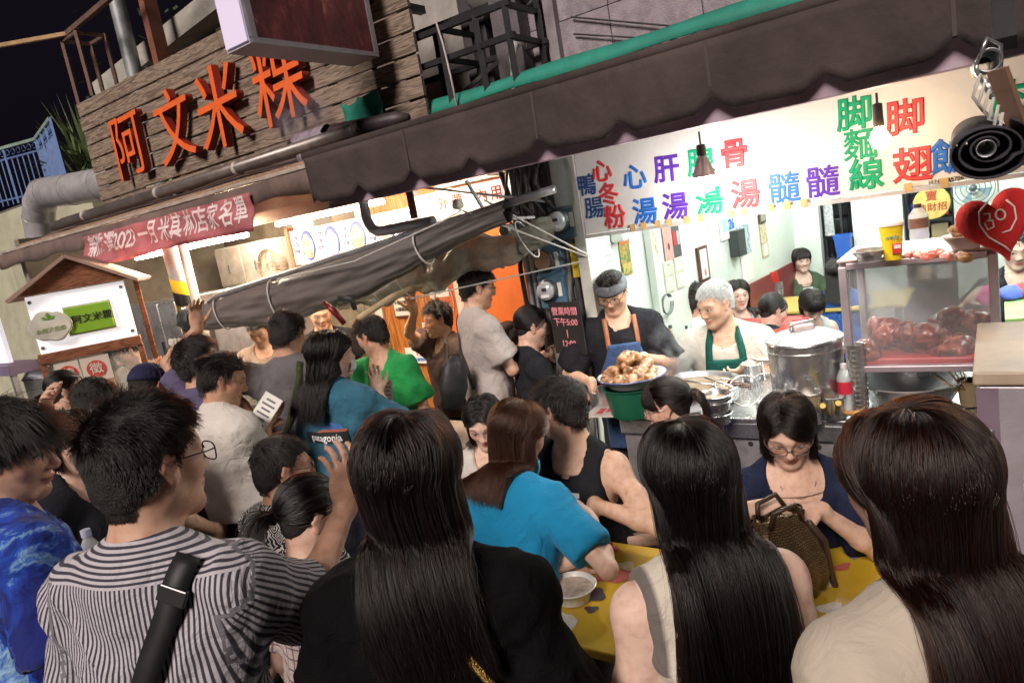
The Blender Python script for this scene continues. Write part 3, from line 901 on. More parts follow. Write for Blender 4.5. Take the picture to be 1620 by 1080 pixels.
    pcj = np.abs(pc[Q] - pc[np.roll(Q, 1, 1)]).max((1, 2)); seam = pcj > .06
    info['shirt'] = mesh_obj(tp.get('name', 't_shirt'), V, Q, sm_, o, {'pc': ('FLOAT_VECTOR', pc), 'slv': ('FLOAT', slv)}, origin)
    if seam.any() and tp.get('seam'):
        info['shirt'].data.materials.append(cloth(tp['seam'])); info['shirt'].data.polygons.foreach_set('material_index', seam.astype(np.int32))
    info['shirt_vq'] = (V, Q); info['shirtP'] = shirt; info['inf'] = inf; info['cr'] = cr_; info['cuts'] = cuts; info['sw'] = sw; info['neckP'] = neckP
    # trousers
    wz = pel + spine * .075 * s
    trz = [dict(p) for p in torsoP[2:3]] + [dict(p) for i, p in enumerate(legP) if i % 3 != 2]
    for p in trz[1:]: p['r2'] = p['r2'] + .012
    ank = zg + .1
    bx = [pbox(p, .03) for p in trz]
    Af, lo = field(trz, np.min([b[0] for b in bx], 0), np.max([b[1] for b in bx], 0), max(cr_ * 1.7, .021), infl=.008, cuts=[lambda Xx: (Xx - wz) @ spine, lambda Xx: ank - Xx[..., 2]])
    V2, Q2 = surfnet(Af, lo, max(cr_ * 1.7, .021)); V2 = V2 + vnormals(V2, Q2) * (vnoise(V2, 14, sd_) * .016)[:, None]
    mesh_obj('trousers', V2, Q2, bottom if isinstance(bottom, bpy.types.Material) else cloth(bottom), o, origin=origin)
    mb = MB()
    for i in range(2):
        p = legP[i * 3 + 2]; f_ = unit(p['b'] - p['a']); mb.lathe([(.001, -.042), (.046, -.04), (.05, -.02), (.046, .005), (.038, .03), (.001, .04)], (p['a'] + p['b']) / 2, frame(f_), n=12, sy=2.6)
    mb.build('shoes', mat((.05, .05, .055), .6), o, smooth=1)
    if hair is not None:
        info['hair'] = make_hair(o, H, Rh, hs, hair, lod, [dict(p, k=.05) for p in shirt], inf + .004)
    for sp in (specs or []):
        if sp[0] == 'glasses': glasses(o, H, Rh, hs, *sp[1:])
    info['bvh'] = None
    PEOPLE[label] = info
    return info
def decal(info, s_, pos, nrm, up, size, material, bold=0.0, sx=1.0, name='print', poly=None, lift=.004, spacing=1.0, parent=None, hit=None):
    """print on a garment: flat shapes laid onto the cloth along the given normal"""
    if poly is None:
        cu = bpy.data.curves.new('tmp', 'FONT'); cu.body = s_; cu.size = size; cu.align_x = 'CENTER'; cu.align_y = 'CENTER'; cu.offset = bold; cu.resolution_u = 2; cu.space_character = spacing
        ob = bpy.data.objects.new('tmp', cu); COL.objects.link(ob)
        dg = bpy.context.evaluated_depsgraph_get(); me = bpy.data.meshes.new_from_object(ob.evaluated_get(dg))
        bpy.data.objects.remove(ob)
        bm = bmesh.new(); bm.from_mesh(me); bpy.data.meshes.remove(me)
    else:
        bm = bmesh.new(); bm.faces.new([bm.verts.new((x, y, 0)) for x, y in poly])
    bmesh.ops.triangulate(bm, faces=bm.faces)
    mx = max(.012, size * .16)
    for _ in range(3):
        es = [e for e in bm.edges if e.calc_length() > mx]
        if es: bmesh.ops.subdivide_edges(bm, edges=es, cuts=1); bmesh.ops.triangulate(bm, faces=bm.faces)
    if hit is None:
        if info['bvh'] is None:
            V, Q = info['shirt_vq']; info['bvh'] = BVHTree.FromPolygons([tuple(p) for p in V], [tuple(map(int, f)) for f in Q])
        hit = info['bvh']
    n = unit(nrm); u = unit(v3(up) - n * (v3(up) @ n)); x = np.cross(u, n)
    for v in bm.verts:
        p = v3(pos) + x * v.co.x * sx + u * v.co.y
        h = hit.ray_cast(Vector(p + n * .4), Vector(-n))
        v.co = (Vector(h[0]) if h[0] is not None and abs((v3(h[0]) - p) @ n) < .25 else Vector(p)) + Vector(n * lift)
    me = bpy.data.meshes.new(name); bm.to_mesh(me); bm.free(); me.materials.append(material)
    o = bpy.data.objects.new(name, me); COL.objects.link(o); par = parent or info['shirt']; o.parent = par
    o.location = tuple(-v3(par['_at']))
    return o
_cl = {}
def cloth(col, rough=.85, bump=.25, var=.22):
    key = (tuple(col), rough, bump)
    if key in _cl: return _cl[key]
    m, nt, b = new_mat('cloth')
    tc = nd(nt, 'ShaderNodeTexCoord'); nz = nd(nt, 'ShaderNodeTexNoise', Scale=9.0, Detail=5.0)
    nt.links.new(tc.outputs['Object'], nz.inputs['Vector']); c = v3(col)
    nt.links.new(ramp(nt, nz.outputs[0], [(.3, tuple(c * (1 - var))), (.7, tuple(np.minimum(c * (1 + var), .9)))]), b.inputs['Base Color'])
    b.inputs['Roughness'].default_value = rough; b.inputs['Sheen Weight'].default_value = .08 if max(col) > .1 else 0; b.inputs['Specular IOR Level'].default_value = .2 if max(col) > .1 else .08
    cloth_bump(nt, b, tc, bump)
    _cl[key] = m
    return m
def cloth_bump(nt, b, tc, bump):
    wv = nd(nt, 'ShaderNodeTexNoise', Scale=420.0, Detail=2.0); n2 = nd(nt, 'ShaderNodeTexNoise', Scale=13.0, Detail=5.0, Distortion=2.2, Roughness=.55)
    nt.links.new(tc.outputs['Object'], wv.inputs['Vector']); nt.links.new(tc.outputs['Object'], n2.inputs['Vector'])
    b1 = nd(nt, 'ShaderNodeBump', Strength=bump, Distance=.002); b2 = nd(nt, 'ShaderNodeBump', Strength=min(1, bump * 2.2), Distance=.016)
    nt.links.new(wv.outputs[0], b1.inputs['Height']); nt.links.new(n2.outputs[0], b2.inputs['Height'])
    nt.links.new(b2.outputs[0], b1.inputs['Normal']); nt.links.new(b1.outputs[0], b.inputs['Normal'])
def strap(info, pts, width, m, name='strap', dirn=-1, lift=.006, th=.004, parent=None):
    """band on the cloth: pts in chest-local (x, z) or (x, y, z); cast along +-y onto the garment"""
    if info['bvh'] is None:
        V, Q = info['shirt_vq']; info['bvh'] = BVHTree.FromPolygons([tuple(p) for p in V], [tuple(map(int, f)) for f in Q])
    RB, nb, s = info['RB'], info['nb'], info['s']; P = []
    pp = [v3(p) for p in pts]; fine = []
    for i in range(len(pp) - 1):
        for k in range(6): fine.append(pp[i] + (pp[i + 1] - pp[i]) * k / 6)
    fine.append(pp[-1])
    for p in fine:
        if len(p) == 3: P.append((nb + RB @ (p * s), None)); continue
        o_ = nb + RB @ (v3((p[0], dirn * .5, p[1])) * s); h = info['bvh'].ray_cast(Vector(o_), Vector(-RB[:, 1] * dirn))
        if h[0] is not None: P.append((v3(h[0]), v3(h[1])))
    c = [x[0] for x in P]
    for _ in range(2): c = [c[0]] + [(c[i - 1] + c[i] * 2 + c[i + 1]) / 4 for i in range(1, len(c) - 1)] + [c[-1]]
    ns = [x[1] if x[1] is not None else RB[:, 2] for x in P]
    rows = []
    for i in range(len(c)):
        d = unit(c[min(i + 1, len(c) - 1)] - c[max(i - 1, 0)]); n = unit(sum(ns[max(0, i - 2):i + 3])); sd = unit(np.cross(d, n))
        rows.append([c[i] + n * lift - sd * width / 2, c[i] + n * (lift + .002), c[i] + n * lift + sd * width / 2])
    return MB().sheet(rows).build(name, m, parent or info['o'], smooth=1, solid=th), [r[1] for r in rows]
def apron(info, m, w_top=.11, w_bot=.17, z_top=-.13, z_bot=-.62, name='apron', extra=.020):
    RB, nb, s = info['RB'], info['nb'], info['s']
    def cut(Xx):
        q = (Xx - nb) @ RB / s; z = q[..., 2]
        f = np.clip((z_top - z) / .22, 0, 1); wl = w_top + (w_bot - w_top) * f * f * (3 - 2 * f)
        return np.maximum.reduce([np.abs(q[..., 0]) - wl, z - z_top, z_bot - z, .0 - q[..., 1]]) * s
    sk = [el(info['pel'] - info['spine'] * .1 + info['Y'] * .02, RB, v3((.17, .13, .3)) * s, .06)]
    h = info['cr']; bx = [pbox(p, .06) for p in info['shirtP'][:7] + sk]
    Af, lo = field(info['shirtP'] + sk, np.min([b[0] for b in bx], 0), np.max([b[1] for b in bx], 0), h, infl=info['inf'] + extra, kmul=1.3, cuts=[cut])
    V, Q = surfnet(Af, lo, h); q = (V - nb) @ RB
    V = V + vnormals(V, Q) * (vnoise(q * [1, 1, .3], 16, 3) * .012)[:, None]
    return mesh_obj(name, V, Q, m, info['o'], origin=v3(info['o']['_at']))
def headring(info, z0, z1, m, name, infl=.012, tilt=0):
    H, Rh, s = info['H'], info['Rh'], info['hs']; rows = []
    for j in range(6):
        z = z0 + (z1 - z0) * j / 5; k = math.sqrt(max(.05, 1 - ((z - .036) / .09) ** 2)); bul = infl + .004 * math.sin(math.pi * j / 5)
        rows.append([H + Rh @ (v3(((.0745 + bul) * k * math.cos(a_), -.014 + (.094 + bul) * k * math.sin(a_), z + tilt * math.sin(a_) + .002 * math.sin(a_ * 7 + j))) * s) for a_ in np.linspace(0, 6.2832, 33)])
    return MB().sheet(rows).build(name, m, info['o'], smooth=1, solid=.003)
def cap(info, m, name='cap'):
    H, Rh, s = info['H'], info['Rh'], info['hs']; rows = []
    for j in range(9):
        ph = math.pi / 2 * j / 8; rows.append([H + Rh @ (v3((.087 * math.cos(ph) * math.cos(a_), -.012 + .108 * math.cos(ph) * math.sin(a_), .035 + .098 * math.sin(ph))) * s) for a_ in np.linspace(0, 6.2832, 33)])
    o = MB().sheet(rows).build(name, m, info['o'], smooth=1, solid=.003)
    MB().sheet([[H + Rh @ (v3((.075 * x, .085 + (.085 * (1 - x * x * .75)) * y, .038 - .018 * y - .015 * x * x)) * s) for x in np.linspace(-1, 1, 11)] for y in np.linspace(0, 1, 5)]).build('brim', m, o, smooth=1, solid=.003)
    return o
def mask(info, m, dz=0.0):
    H, Rh, s = info['H'], info['Rh'], info['hs']
    o = MB().sheet([[H + Rh @ (v3((.058 * x, .108 - .045 * abs(x) ** 2.2 - .012 * abs(y) ** 2, -.058 + dz + .036 * y * (1 - .25 * x * x))) * s) for x in np.linspace(-1, 1, 13)] for y in np.linspace(-1, 1, 7)]).build('face_mask', m, info['o'], smooth=1, solid=.002)
    for sg in (-1, 1): MB().tube([H + Rh @ (v3((sg * .058, .063, -.045 + dz)) * s), H + Rh @ (v3((sg * .078, .0, -.02)) * s), H + Rh @ (v3((sg * .074, -.016, .01)) * s)], .0015, 5).build('ear_loop', WHITE, o)
    return o

# ------------------------------------------------------------------ the place: street, right-hand shop, left-hand shop
def fb(mb, t0, t1, q0, q1, z0, z1):
    mb.box(F((t0 + t1) / 2, (q0 + q1) / 2, (z0 + z1) / 2), (abs(t1 - t0), abs(q1 - q0), abs(z1 - z0)), FR); return mb
def fbox(name, t0, t1, q0, q1, z0, z1, m, parent=None, bevel=0, **k):
    if -.01 < z0 <= .1: z0 = -.45      # stands in the falling street
    return fb(MB(), t0, t1, q0, q1, z0, z1).build(name, m, parent, bevel=bevel, **k)
STEEL = mat((.60, .60, .61), .28, .9, .22, 5, .08, 40, name='stainless_steel')
STEELR = mat((.46, .44, .46), .42, .55, .3, 7, .15, 25, name='worn_steel', stain=.25)
GALV = mat((.45, .46, .48), .42, .85, .25, 9, .1, 30, name='galvanised')
BLACKST = mat((.018, .018, .022), .5, .2, .4, 9, name='black_steel')
WHITE = mat((.72, .72, .70), .5, 0, .08, 3, name='white_paint', stain=.15)
DARK = mat((.025, .022, .022), .7, 0, .4, 4, name='dark')
RUBBER = mat((.02, .02, .022), .55, 0, .3, 12, name='rubber')
PAPER = mat((.75, .74, .70), .8, 0, .06, 5, name='paper')
def brick_floor(name, c1, c2, sc):
    m, nt, b = new_mat(name); tc = nd(nt, 'ShaderNodeTexCoord'); n1 = nd(nt, 'ShaderNodeTexNoise', Scale=sc, Detail=8.0); n2 = nd(nt, 'ShaderNodeTexNoise', Scale=180.0, Detail=3.0)
    nt.links.new(tc.outputs['Object'], n1.inputs['Vector']); nt.links.new(tc.outputs['Object'], n2.inputs['Vector'])
    nt.links.new(ramp(nt, n1.outputs[0], [(.3, c1), (.7, c2)]), b.inputs['Base Color']); b.inputs['Roughness'].default_value = .75
    bp = nd(nt, 'ShaderNodeBump', Strength=.6, Distance=.01); nt.links.new(n2.outputs[0], bp.inputs['Height']); nt.links.new(bp.outputs[0], b.inputs['Normal'])
    return m
g_ = MB(); g_.add([(-90, -60, 0), (90, -60, 0), (90, 1, 0), (-90, 1, 0), (90, 9, -.4), (-90, 9, -.4), (90, 120, -.4), (-90, 120, -.4)], [(0, 1, 2, 3), (3, 2, 4, 5), (5, 4, 6, 7)])
struct(g_.build('ground', brick_floor('asphalt', (.035, .034, .036), (.07, .068, .066), 3.0)))
struct(fbox('shop_floor', -4.3, 1.9, 3.95, 8.8, -.5, -.17, mat((.22, .2, .18), .45, 0, .25, 3)))
struct(fbox('shop_floor', 2.0, 9.0, 3.0, 7.3, .0, .010, mat((.2, .17, .15), .45, 0, .25, 3)))

# --- right-hand shop, upper wall: rendered panels with open joints
STUCCO = mat((.36, .31, .35), .9, 0, .22, 14, .8, 130, name='lilac_render', stain=.35)
up = thing('shop_building', F(0, 4.2, 0), 'grey rendered upper wall of the right-hand shop above its green-edged awning', 'building')
fbox('wall', -4.2, 2.62, 4.14, 4.5, 2.5, 8, mat((.16, .14, .15), .9, 0, .3), up)
pan = None
for i in range(12):
    for j in range(4):
        w_, h_ = .555, .60
        t1 = 2.42 - i * .56; z0 = 2.52 + j * .605
        if pan is None:
            pan = MB().box((0, 0, 0), (w_, .035, h_)).build('panel', STUCCO, up, bevel=.004); pan.rotation_euler = Matrix([list(r) for r in FR]).to_euler(); o = pan
        else:
            o = pan.copy(); COL.objects.link(o)
        o.location = tuple(F(t1 - w_ / 2, 4.122 + .004 * ((i * 3 + j) % 3), z0 + h_ / 2) - v3(up['_at']))
fbox('pilaster', 2.42, 2.62, 3.98, 4.3, 2.4, 8, mat((.13, .115, .125), .9, 0, .35, 8, .5, 60), up)
fbox('pilaster', 2.20, 2.27, 4.05, 4.2, 2.5, 8, mat((.26, .23, .25), .9, 0, .3, 8), up)
for k, (a0, b0) in enumerate((((2.1, 3.12), (.6, 2.62)), ((2.1, 3.02), (.9, 2.68)))):
    MB().tube([F(a0[0], 4.08, a0[1]), F((a0[0] + b0[0]) / 2, 4.07, (a0[1] + b0[1]) / 2 - .03), F(b0[0], 4.08, b0[1])], .006, 6).build('cable', RUBBER, up)
# side wall with the posters, back wall, ceiling
S0, S1 = F(1.97, 3.55), F(1.72, 7.5); SU = unit(S1 - S0); SN = np.array([SU[1], -SU[0], 0])
SR = np.stack([SU, -SN, Z3], 1)    # wall frame: x along into the shop, -y out of the wall towards the room
MINT = mat((.66, .72, .66), .55, 0, .07, 2.2, .1, 60, name='mint_wall_paint', stain=.10)
sw = MB().box((S0 + S1) / 2 - SN * .06 + Z3 * 1.05, (np.linalg.norm(S1 - S0) + .1, .12, 3.0), SR)
shop_side = struct(sw.build('wall_side', MINT))
bw = MB()
for t0_, t1_, z0_ in ((1.80, 1.474, -.5), (1.174, 0.743, -.5), (0.339, -4.2, -.5), (1.474, 1.174, 1.8), (0.743, 0.339, 1.8)): fb(bw, t0_, t1_, 7.5, 7.62, z0_, 2.8)
struct(bw.build('wall_back', MINT))
struct(fbox('wall_store', 2.4, -.8, 8.7, 8.8, -.5, 2.8, mat((.2, .24, .25), .7)))
struct(fbox('ceiling', 1.9, -4.3, 3.45, 8.8, 2.55, 2.63, WHITE))
struct(fbox('wall_right', -4.3, -4.2, 3.4, 8.8, 0, 2.8, MINT))
struct(MB().box(S0 + SU * 3.115 + SN * .008 + Z3 * 0.435, (1.930, .02, 1.270), SR).build('wainscot', mat((.16, .025, .025), .45, 0, .2, 4)))
cp = MB()
cp.box(S0 + SU * 0.750 + SN * .035 + Z3 * 1.3, (.03, .05, 2.5), SR); cp.box(S0 + SU * .05 + SN * .03 + Z3 * 1.3, (.03, .05, 2.5), SR)
struct(cp.build('wall_batten', mat((.6, .64, .58), .5, 0, .1)))
# ceiling tubes of the right-hand shop (the room's own light)
for i, (t, q) in enumerate(((.9, 5.0), (-.6, 5.0), (.9, 3.75), (-.3, 3.7), (1.0, 6.6))):
    th = thing('ceiling_light', F(t, q, 2.5), ['white tube lamp on the shop ceiling above the dining corner', 'white tube lamp on the shop ceiling far to the right', 'white tube lamp behind the menu board above the cooks', 'white tube lamp behind the menu board above the glass cabinet', 'white tube lamp at the back of the shop ceiling'][i], 'lamp', 'tube lamps on the shop ceiling')
    fbox('housing', t - .6, t + .6, q - .05, q + .05, 2.51, 2.548, WHITE, th)
    MB().tube([F(t - .58, q, 2.485), F(t + .58, q, 2.485)], .017, 10).build('tube', emit((.93, 1.0, .95), 105), th)
# --- meter wall between the shops
pw = thing('meter_wall', F(2.3, 3.6, 0), 'dark grimy wall strip crowded with cables between the two shops', 'wall')
fbox('wall', 1.98, 2.34, 3.52, 4.1, 0, 2.5, mat((.10, .085, .08), .85, 0, .5, 6, .5, 30, stain=.4), pw)
fbox('corner_post', 1.86, 1.93, 3.40, 3.60, 0, 2.3, mat((.62, .62, .56), .5, 0, .15, 5, stain=.3), pw, .006)
fbox('corner_post', 1.90, 1.95, 3.44, 3.56, 0, 1.75, mat((.55, .52, .46), .5, 0, .2, 5, stain=.3), pw, .006)
for k in range(16):
    t = 1.96 + .040 * (k % 9) + .012 * math.sin(k * 7.1); q = 3.47 - .012 * (k % 3); w0 = .03 * math.sin(k * 3.3)
    z1, z0 = 2.45 - .05 * (k % 4), (.9, 1.35, 1.5, .6)[k % 4]
    cols = ((.02, .02, .022), (.05, .045, .045), (.12, .11, .11), (.2, .19, .19))
    MB().tube([F(t + w0 * math.sin(j * 1.3 + k) + .12 * (1 - j / 8) * math.sin(k * 1.7), q, z1 + (z0 - z1) * j / 8) for j in range(9)], .007 + .004 * (k % 3), 6).build('cable', mat(cols[k % 4], .5), pw, smooth=1)
for t, z0, z1, r in ((2.32, .3, 2.45, .02), (2.28, .3, 2.4, .015), (1.99, 1.0, 2.4, .018)):
    MB().tube([F(t, 3.47, z0), F(t, 3.47, z1)], r, 8).build('conduit', GALV, pw, smooth=1)
for k in range(5):
    t = 2.05 + .06 * k
    MB().tube([F(t, 3.46, 2.45), F(t + .05, 3.36, 2.15 - .04 * k), F(t - .03, 3.4, 1.98 - .02 * k), F(t - .12, 3.46, 1.9)], .009, 6).build('cable', RUBBER, pw, smooth=1)
fbox('junction_box', 1.88, 2.02, 3.40, 3.52, 1.98, 2.28, mat((.55, .6, .58), .5, 0, .15, 6), pw, .008)
BLUE = mat((.075, .16, .24), .45, 0, .2, 8, name='meter_blue', stain=.2)
for i, (t, z, lab, glass) in enumerate(((1.985, 1.915, 'uppermost blue electricity meter beside the left end of the menu board', 1), (2.12, 1.71, 'blue meter box with a brown empty round plate', 0), (2.13, 1.535, 'lowest blue electricity meter with a round glass dial', 1))):
    th = thing('electric_meter', F(t, 3.5, z - .1), lab, 'meter', 'electricity meters on the cable wall')
    fbox('box', t - .088, t + .088, 3.40, 3.50, z - .1, z + .1, BLUE, th, .012)
    tm = t + .02
    dr = np.stack([-A, Z3, -W], 1)
    MB().lathe([(.068, 0), (.068, .02), (.06, .03)], F(tm, 3.40, z + .01), dr).build('ring', mat((.05, .06, .07), .4), th, smooth=40)
    if glass:
        d_ = MB().lathe([(.056, .0), (.056, .035), (.05, .05), (.001, .053)], F(tm, 3.40, z + .01), dr).build('dial_glass', mat((.46, .47, .50), .12, .1, .1, 20, coat=.5), th, smooth=1)
        fbox('counter', tm - .018, tm + .012, 3.343, 3.348, z + .012, z + .03, DARK, d_); fbox('plate', tm - .03, tm + .022, 3.343, 3.348, z - .025, z - .008, PAPER, d_)
    else:
        MB().disc(F(tm, 3.368, z + .01), .055, dr).build('plate', mat((.33, .2, .13), .7), th)
    fbox('sticker', t - .07, t - .045, 3.396, 3.399, z - .03, z + .05, PAPER, th)
# yellow strip and hour board
yt = fbox('notice_strip', 1.945, 1.985, 3.425, 3.44, 1.60, 1.79, mat((.75, .55, .03), .5)); tag(yt, 'narrow yellow strip notice below the uppermost meter', 'notice')
hb = thing('chalkboard', F(2.03, 3.32, 1.2), 'small black board with pink handwritten opening hours below the meters', 'sign')
hr = FR @ rotz(R(-14))
MB().box(F(2.02, 3.33, 1.33), (.24, .012, .30), hr).build('board', mat((.02, .018, .016), .7), hb)
PINK = mat((.8, .28, .33), .8, 0, .1, 9)
for i, s_ in enumerate(('營業時間', '下午5:00', '|', '12:00')):
    text(s_, F(2.02, 3.33, 1.425 - i * .062) - hr[:, 1] * .009, hr, .05, PINK, hb, bold=.0006)

# --- menu board with painted characters
SIGNW = mat((.82, .80, .78), .45, 0, .06, 2.5, .06, 40, name='sign_enamel', stain=.12)
sg_ = thing('menu_board', F(.7, 3.3, 1.83), 'long white menu board with coloured dish names under the right-hand awning', 'sign')
fbox('board', 1.80, -.9, 3.30, 3.325, 1.835, 2.36, SIGNW, sg_, .003)
fbox('frame', 1.802, -.9, 3.288, 3.33, 1.815, 1.832, mat((.55, .52, .52), .5, .2, .2, 8), sg_)
fbox('frame', 1.803, 1.815, 3.288, 3.33, 1.815, 2.36, mat((.55, .52, .52), .5, .2, .2, 8), sg_)
PC = dict(r=mat((.62, .05, .06), .5, 0, .12, 12), b=mat((.02, .16, .60), .5, 0, .12, 12), p=mat((.12, .03, .42), .5, 0, .12, 12), g=mat((.0, .36, .17), .5, 0, .12, 12), n=mat((.02, .07, .22), .5, 0, .12, 12))
for ch, t, z, c, sz in (('鴨', 1.752, 2.085, 'n', .115), ('腸', 1.728, 1.965, 'n', .115), ('心', 1.655, 2.14, 'r', .118), ('冬', 1.635, 2.02, 'r', .118), ('粉', 1.618, 1.90, 'r', .125),
                        ('心', 1.48, 2.08, 'b', .13), ('湯', 1.45, 1.905, 'b', .135), ('肝', 1.31, 2.09, 'p', .135), ('湯', 1.29, 1.905, 'p', .135), ('腺', 1.14, 2.09, 'g', .135), ('湯', 1.12, 1.905, 'g', .135),
                        ('骨', .98, 2.10, 'r', .135), ('湯', .95, 1.91, 'r', .135), ('髓', .78, 1.91, 'b', .14), ('髓', .62, 1.91, 'p', .14), ('脚', .475, 2.165, 'g', .14), ('麵', .462, 2.037, 'g', .135), ('線', .45, 1.912, 'g', .135),
                        ('脚', .295, 2.11, 'r', .145), ('翅', .28, 1.92, 'r', .145), ('飯', .15, 1.93, 'b', .14), ('肉', -.05, 2.10, 'g', .14), ('湯', -.07, 1.92, 'g', .14)):
    text(ch, F(t, 3.2995, z - .004), FR @ roty(R(2.0)), sz, PC[c], sg_, 'character', bold=.0022 if ch in '鴨腸麵髓' else .0038)
TAPE = mat((.62, .40, .16), .5, 0, .2, 20)
for t in (1.52, 1.46, 1.385, 1.325, 1.235, 1.165, 1.02, .96, .84, .77, .70, .30, .175, -.1):
    MB().box(F(t, 3.286, 1.838), (.028, .003, .034), FR @ roty(R(random.uniform(-6, 6)))).build('tape', TAPE, sg_)
text('H.N.7225706', F(.17, 3.2975, 1.845), FR, .022, DARK, sg_)

# --- green-edged awning of the right-hand shop
AWN = mat((.062, .045, .044), .85, 0, .38, 2.6, .5, 22, name='awning_canvas', stain=.55)
AWNG = mat((.02, .26, .19), .7, 0, .2, 6, .2, 60, name='green_canvas', stain=.15)
aw = thing('awning', F(1, 3.2, 2.2), 'long dark brown awning with a green top edge and scalloped valance', 'awning')
def sag(t): return .018 * math.sin(t * 1.9 + .4)
grid = []
for i in range(7):
    k = i / 6; q = 3.62 + (2.62 - 3.62) * k; z = 2.715 + (2.50 - 2.715) * k - .035 * math.sin(k * math.pi)
    grid.append([F(t, q, z + sag(t) * math.sin(k * math.pi) + .006 * vnoise(np.array([[t, q, 0.]]), 5, 2)[0]) for t in np.linspace(3.06 + .45 * (1 - k), -2.2, 46)])
MB().sheet(grid).build('canopy', AWN, aw, smooth=1, solid=.004)
gr2 = [[F(t, 3.62 + .03 * j, 2.722 + .055 * j - .012 * j * (j - 1) + .006 * math.sin(t * 6 + j)) for t in np.linspace(3.52, -2.2, 40)] for j in range(3)]
MB().sheet(gr2).build('hem', AWNG, aw, smooth=1, solid=.006)
MB().tube([F(3.06, 2.615, 2.50), F(-2.2, 2.615, 2.50)], .022, 10).build('front_rail', AWN, aw, smooth=1)
# valance: hanging cloth with scallops, in sewn lengths
cols_ = []
for j in range(15 * 16 + 1):
    f = (j % 16) / 16; t = 3.05 - .37 * j / 16; e = abs(f - .5) * 2
    notch = .05 * max(0, (e - .70) / .30) ** .8; zb = 2.238 + notch + .004 * math.sin(t * 9)
    wav = .010 * math.sin(t * 2.3 + .5) + .004 * math.sin(t * 6.1)
    cols_.append([F(t, 2.599 + wav * (i / 7) ** 1.2, 2.49 + (zb - 2.49) * i / 7) for i in range(8)])
MB().sheet(cols_).build('valance', AWN, aw, smooth=1, solid=.003)
for k in range(1, 8): MB().sheet([[F(3.05 - .74 * k + .006 * a_, 2.5945 + .010 * math.sin((3.05 - .74 * k) * 2.3 + .5) * (i / 5) ** 1.2, 2.485 - .19 * i / 5) for a_ in (-1, 1)] for i in range(6)]).build('seam', mat((.07, .052, .052), .8), aw)
gridE = [[F(3.07 + .01 * math.sin(j * 3), 2.62 + .55 * i / 5, (2.5 + .115 * i / 5) + (-.25 + .03 * math.sin(i * 2.1)) * j / 4 * (1 - .75 * i / 5)) for j in range(5)] for i in range(6)]
MB().sheet(gridE).build('end_flap', AWN, aw, smooth=1, solid=.003)
fbox('beam', 3.0, -2.2, 2.66, 2.70, 2.205, 2.315, mat((.50, .38, .46), .45, .1, .25, 6, .1, 30, stain=.2), aw, .004)
for t in (2.9, 1.75, .4, -1.2):
    MB().bar(F(t, 2.68, 2.26), F(t, 3.62, 2.62), .03).build('arm', GALV, aw)
# --- bare bulbs
def bulb(t, q, ztop, L, lab, warm, led):
    th = thing('hanging_bulb', F(t, q, ztop - L), lab, 'lamp', 'bare bulbs hanging before the menu board')
    MB().tube([F(t, q, 2.205), F(t, q, ztop)], .004, 6).build('cord', RUBBER, th)
    if led:
        MB().lathe([(.008, 0), (.018, -.004), (.019, -.04), (.017, -.052)], F(t, q, ztop), n=16).build('socket', RUBBER, th, smooth=40)
        mb = MB(); mb.lathe([(.017, -.05), (.028, -.075), (.041, -.115), (.046, -.135)], F(t, q, ztop), n=36, wob=lambda a_, z: .05 * (1 if int(a_ / math.pi * 18) % 2 else -1)); mb.build('heat_sink', mat((.42, .33, .30), .35, .7, .1), th)
        MB().lathe([(.044, -.135), (.047, -.15), (.042, -.175), (.028, -.193), (.001, -.2)], F(t, q, ztop), n=24).build('globe', emit((1, .96, .90), 165), th, smooth=1)
    else:
        MB().lathe([(.007, 0), (.016, -.004), (.017, -.05), (.0185, -.075), (.016, -.085)], F(t, q, ztop), n=16).build('socket', mat((.07, .05, .045), .5), th, smooth=40)
        MB().lathe([(.014, -.085), (.018, -.095), (.030, -.115), (.032, -.13), (.026, -.15), (.012, -.16), (.001, -.162)], F(t, q, ztop), n=20).build('globe', emit((1, .72, .42), 85), th, smooth=1)
bulb(1.0, 2.92, 2.155, .2, 'large lit bulb with ribbed cooling body hanging before the menu board', 0, 1)
bulb(.345, 2.92, 2.17, .162, 'small warm lit bulb hanging beside the red characters', 1, 0)

# --- posters, papers and frames on the side wall
def wallp(name, s0, s1, z0, z1, lab, cat, m, th=.004, kids=()):
    c = S0 + SU * (s0 + s1) / 2 + SN * (.004 + th / 2) + Z3 * (z0 + z1) / 2
    o = MB().box(c, (abs(s1 - s0), th, abs(z1 - z0)), SR).build(name, m)
    tag(o, lab, cat)
    for (a0, a1, b0, b1, mm, nm) in kids:
        MB().box(S0 + SU * (s0 + (s1 - s0) * (a0 + a1) / 2) + SN * (.006 + th) + Z3 * (z0 + (z1 - z0) * (b0 + b1) / 2), (abs((s1 - s0) * (a1 - a0)), .003, abs((z1 - z0) * (b1 - b0))), SR).build(nm, mm, o)
    return o
def photo(c1, c2, c3, sc, name='printed_poster'):
    m, nt, b = new_mat(name); tc = nd(nt, 'ShaderNodeTexCoord'); v = nd(nt, 'ShaderNodeTexVoronoi', Scale=sc); n = nd(nt, 'ShaderNodeTexNoise', Scale=sc * .7, Detail=4.0)
    nt.links.new(tc.outputs['Object'], n.inputs['Vector']); nt.links.new(tc.outputs['Object'], v.inputs['Vector'])
    mx = nd(nt, 'ShaderNodeMath', operation='ADD'); nt.links.new(n.outputs[0], mx.inputs[0]); 
    sc_ = nd(nt, 'ShaderNodeMath', operation='MULTIPLY'); sc_.inputs[1].default_value = .35; nt.links.new(v.outputs['Distance'], sc_.inputs[0]); nt.links.new(sc_.outputs[0], mx.inputs[1])
    nt.links.new(ramp(nt, mx.outputs[0], [(.42, c1), (.58, c2), (.72, c3)]), b.inputs['Base Color']); b.inputs['Roughness'].default_value = .35
    return m
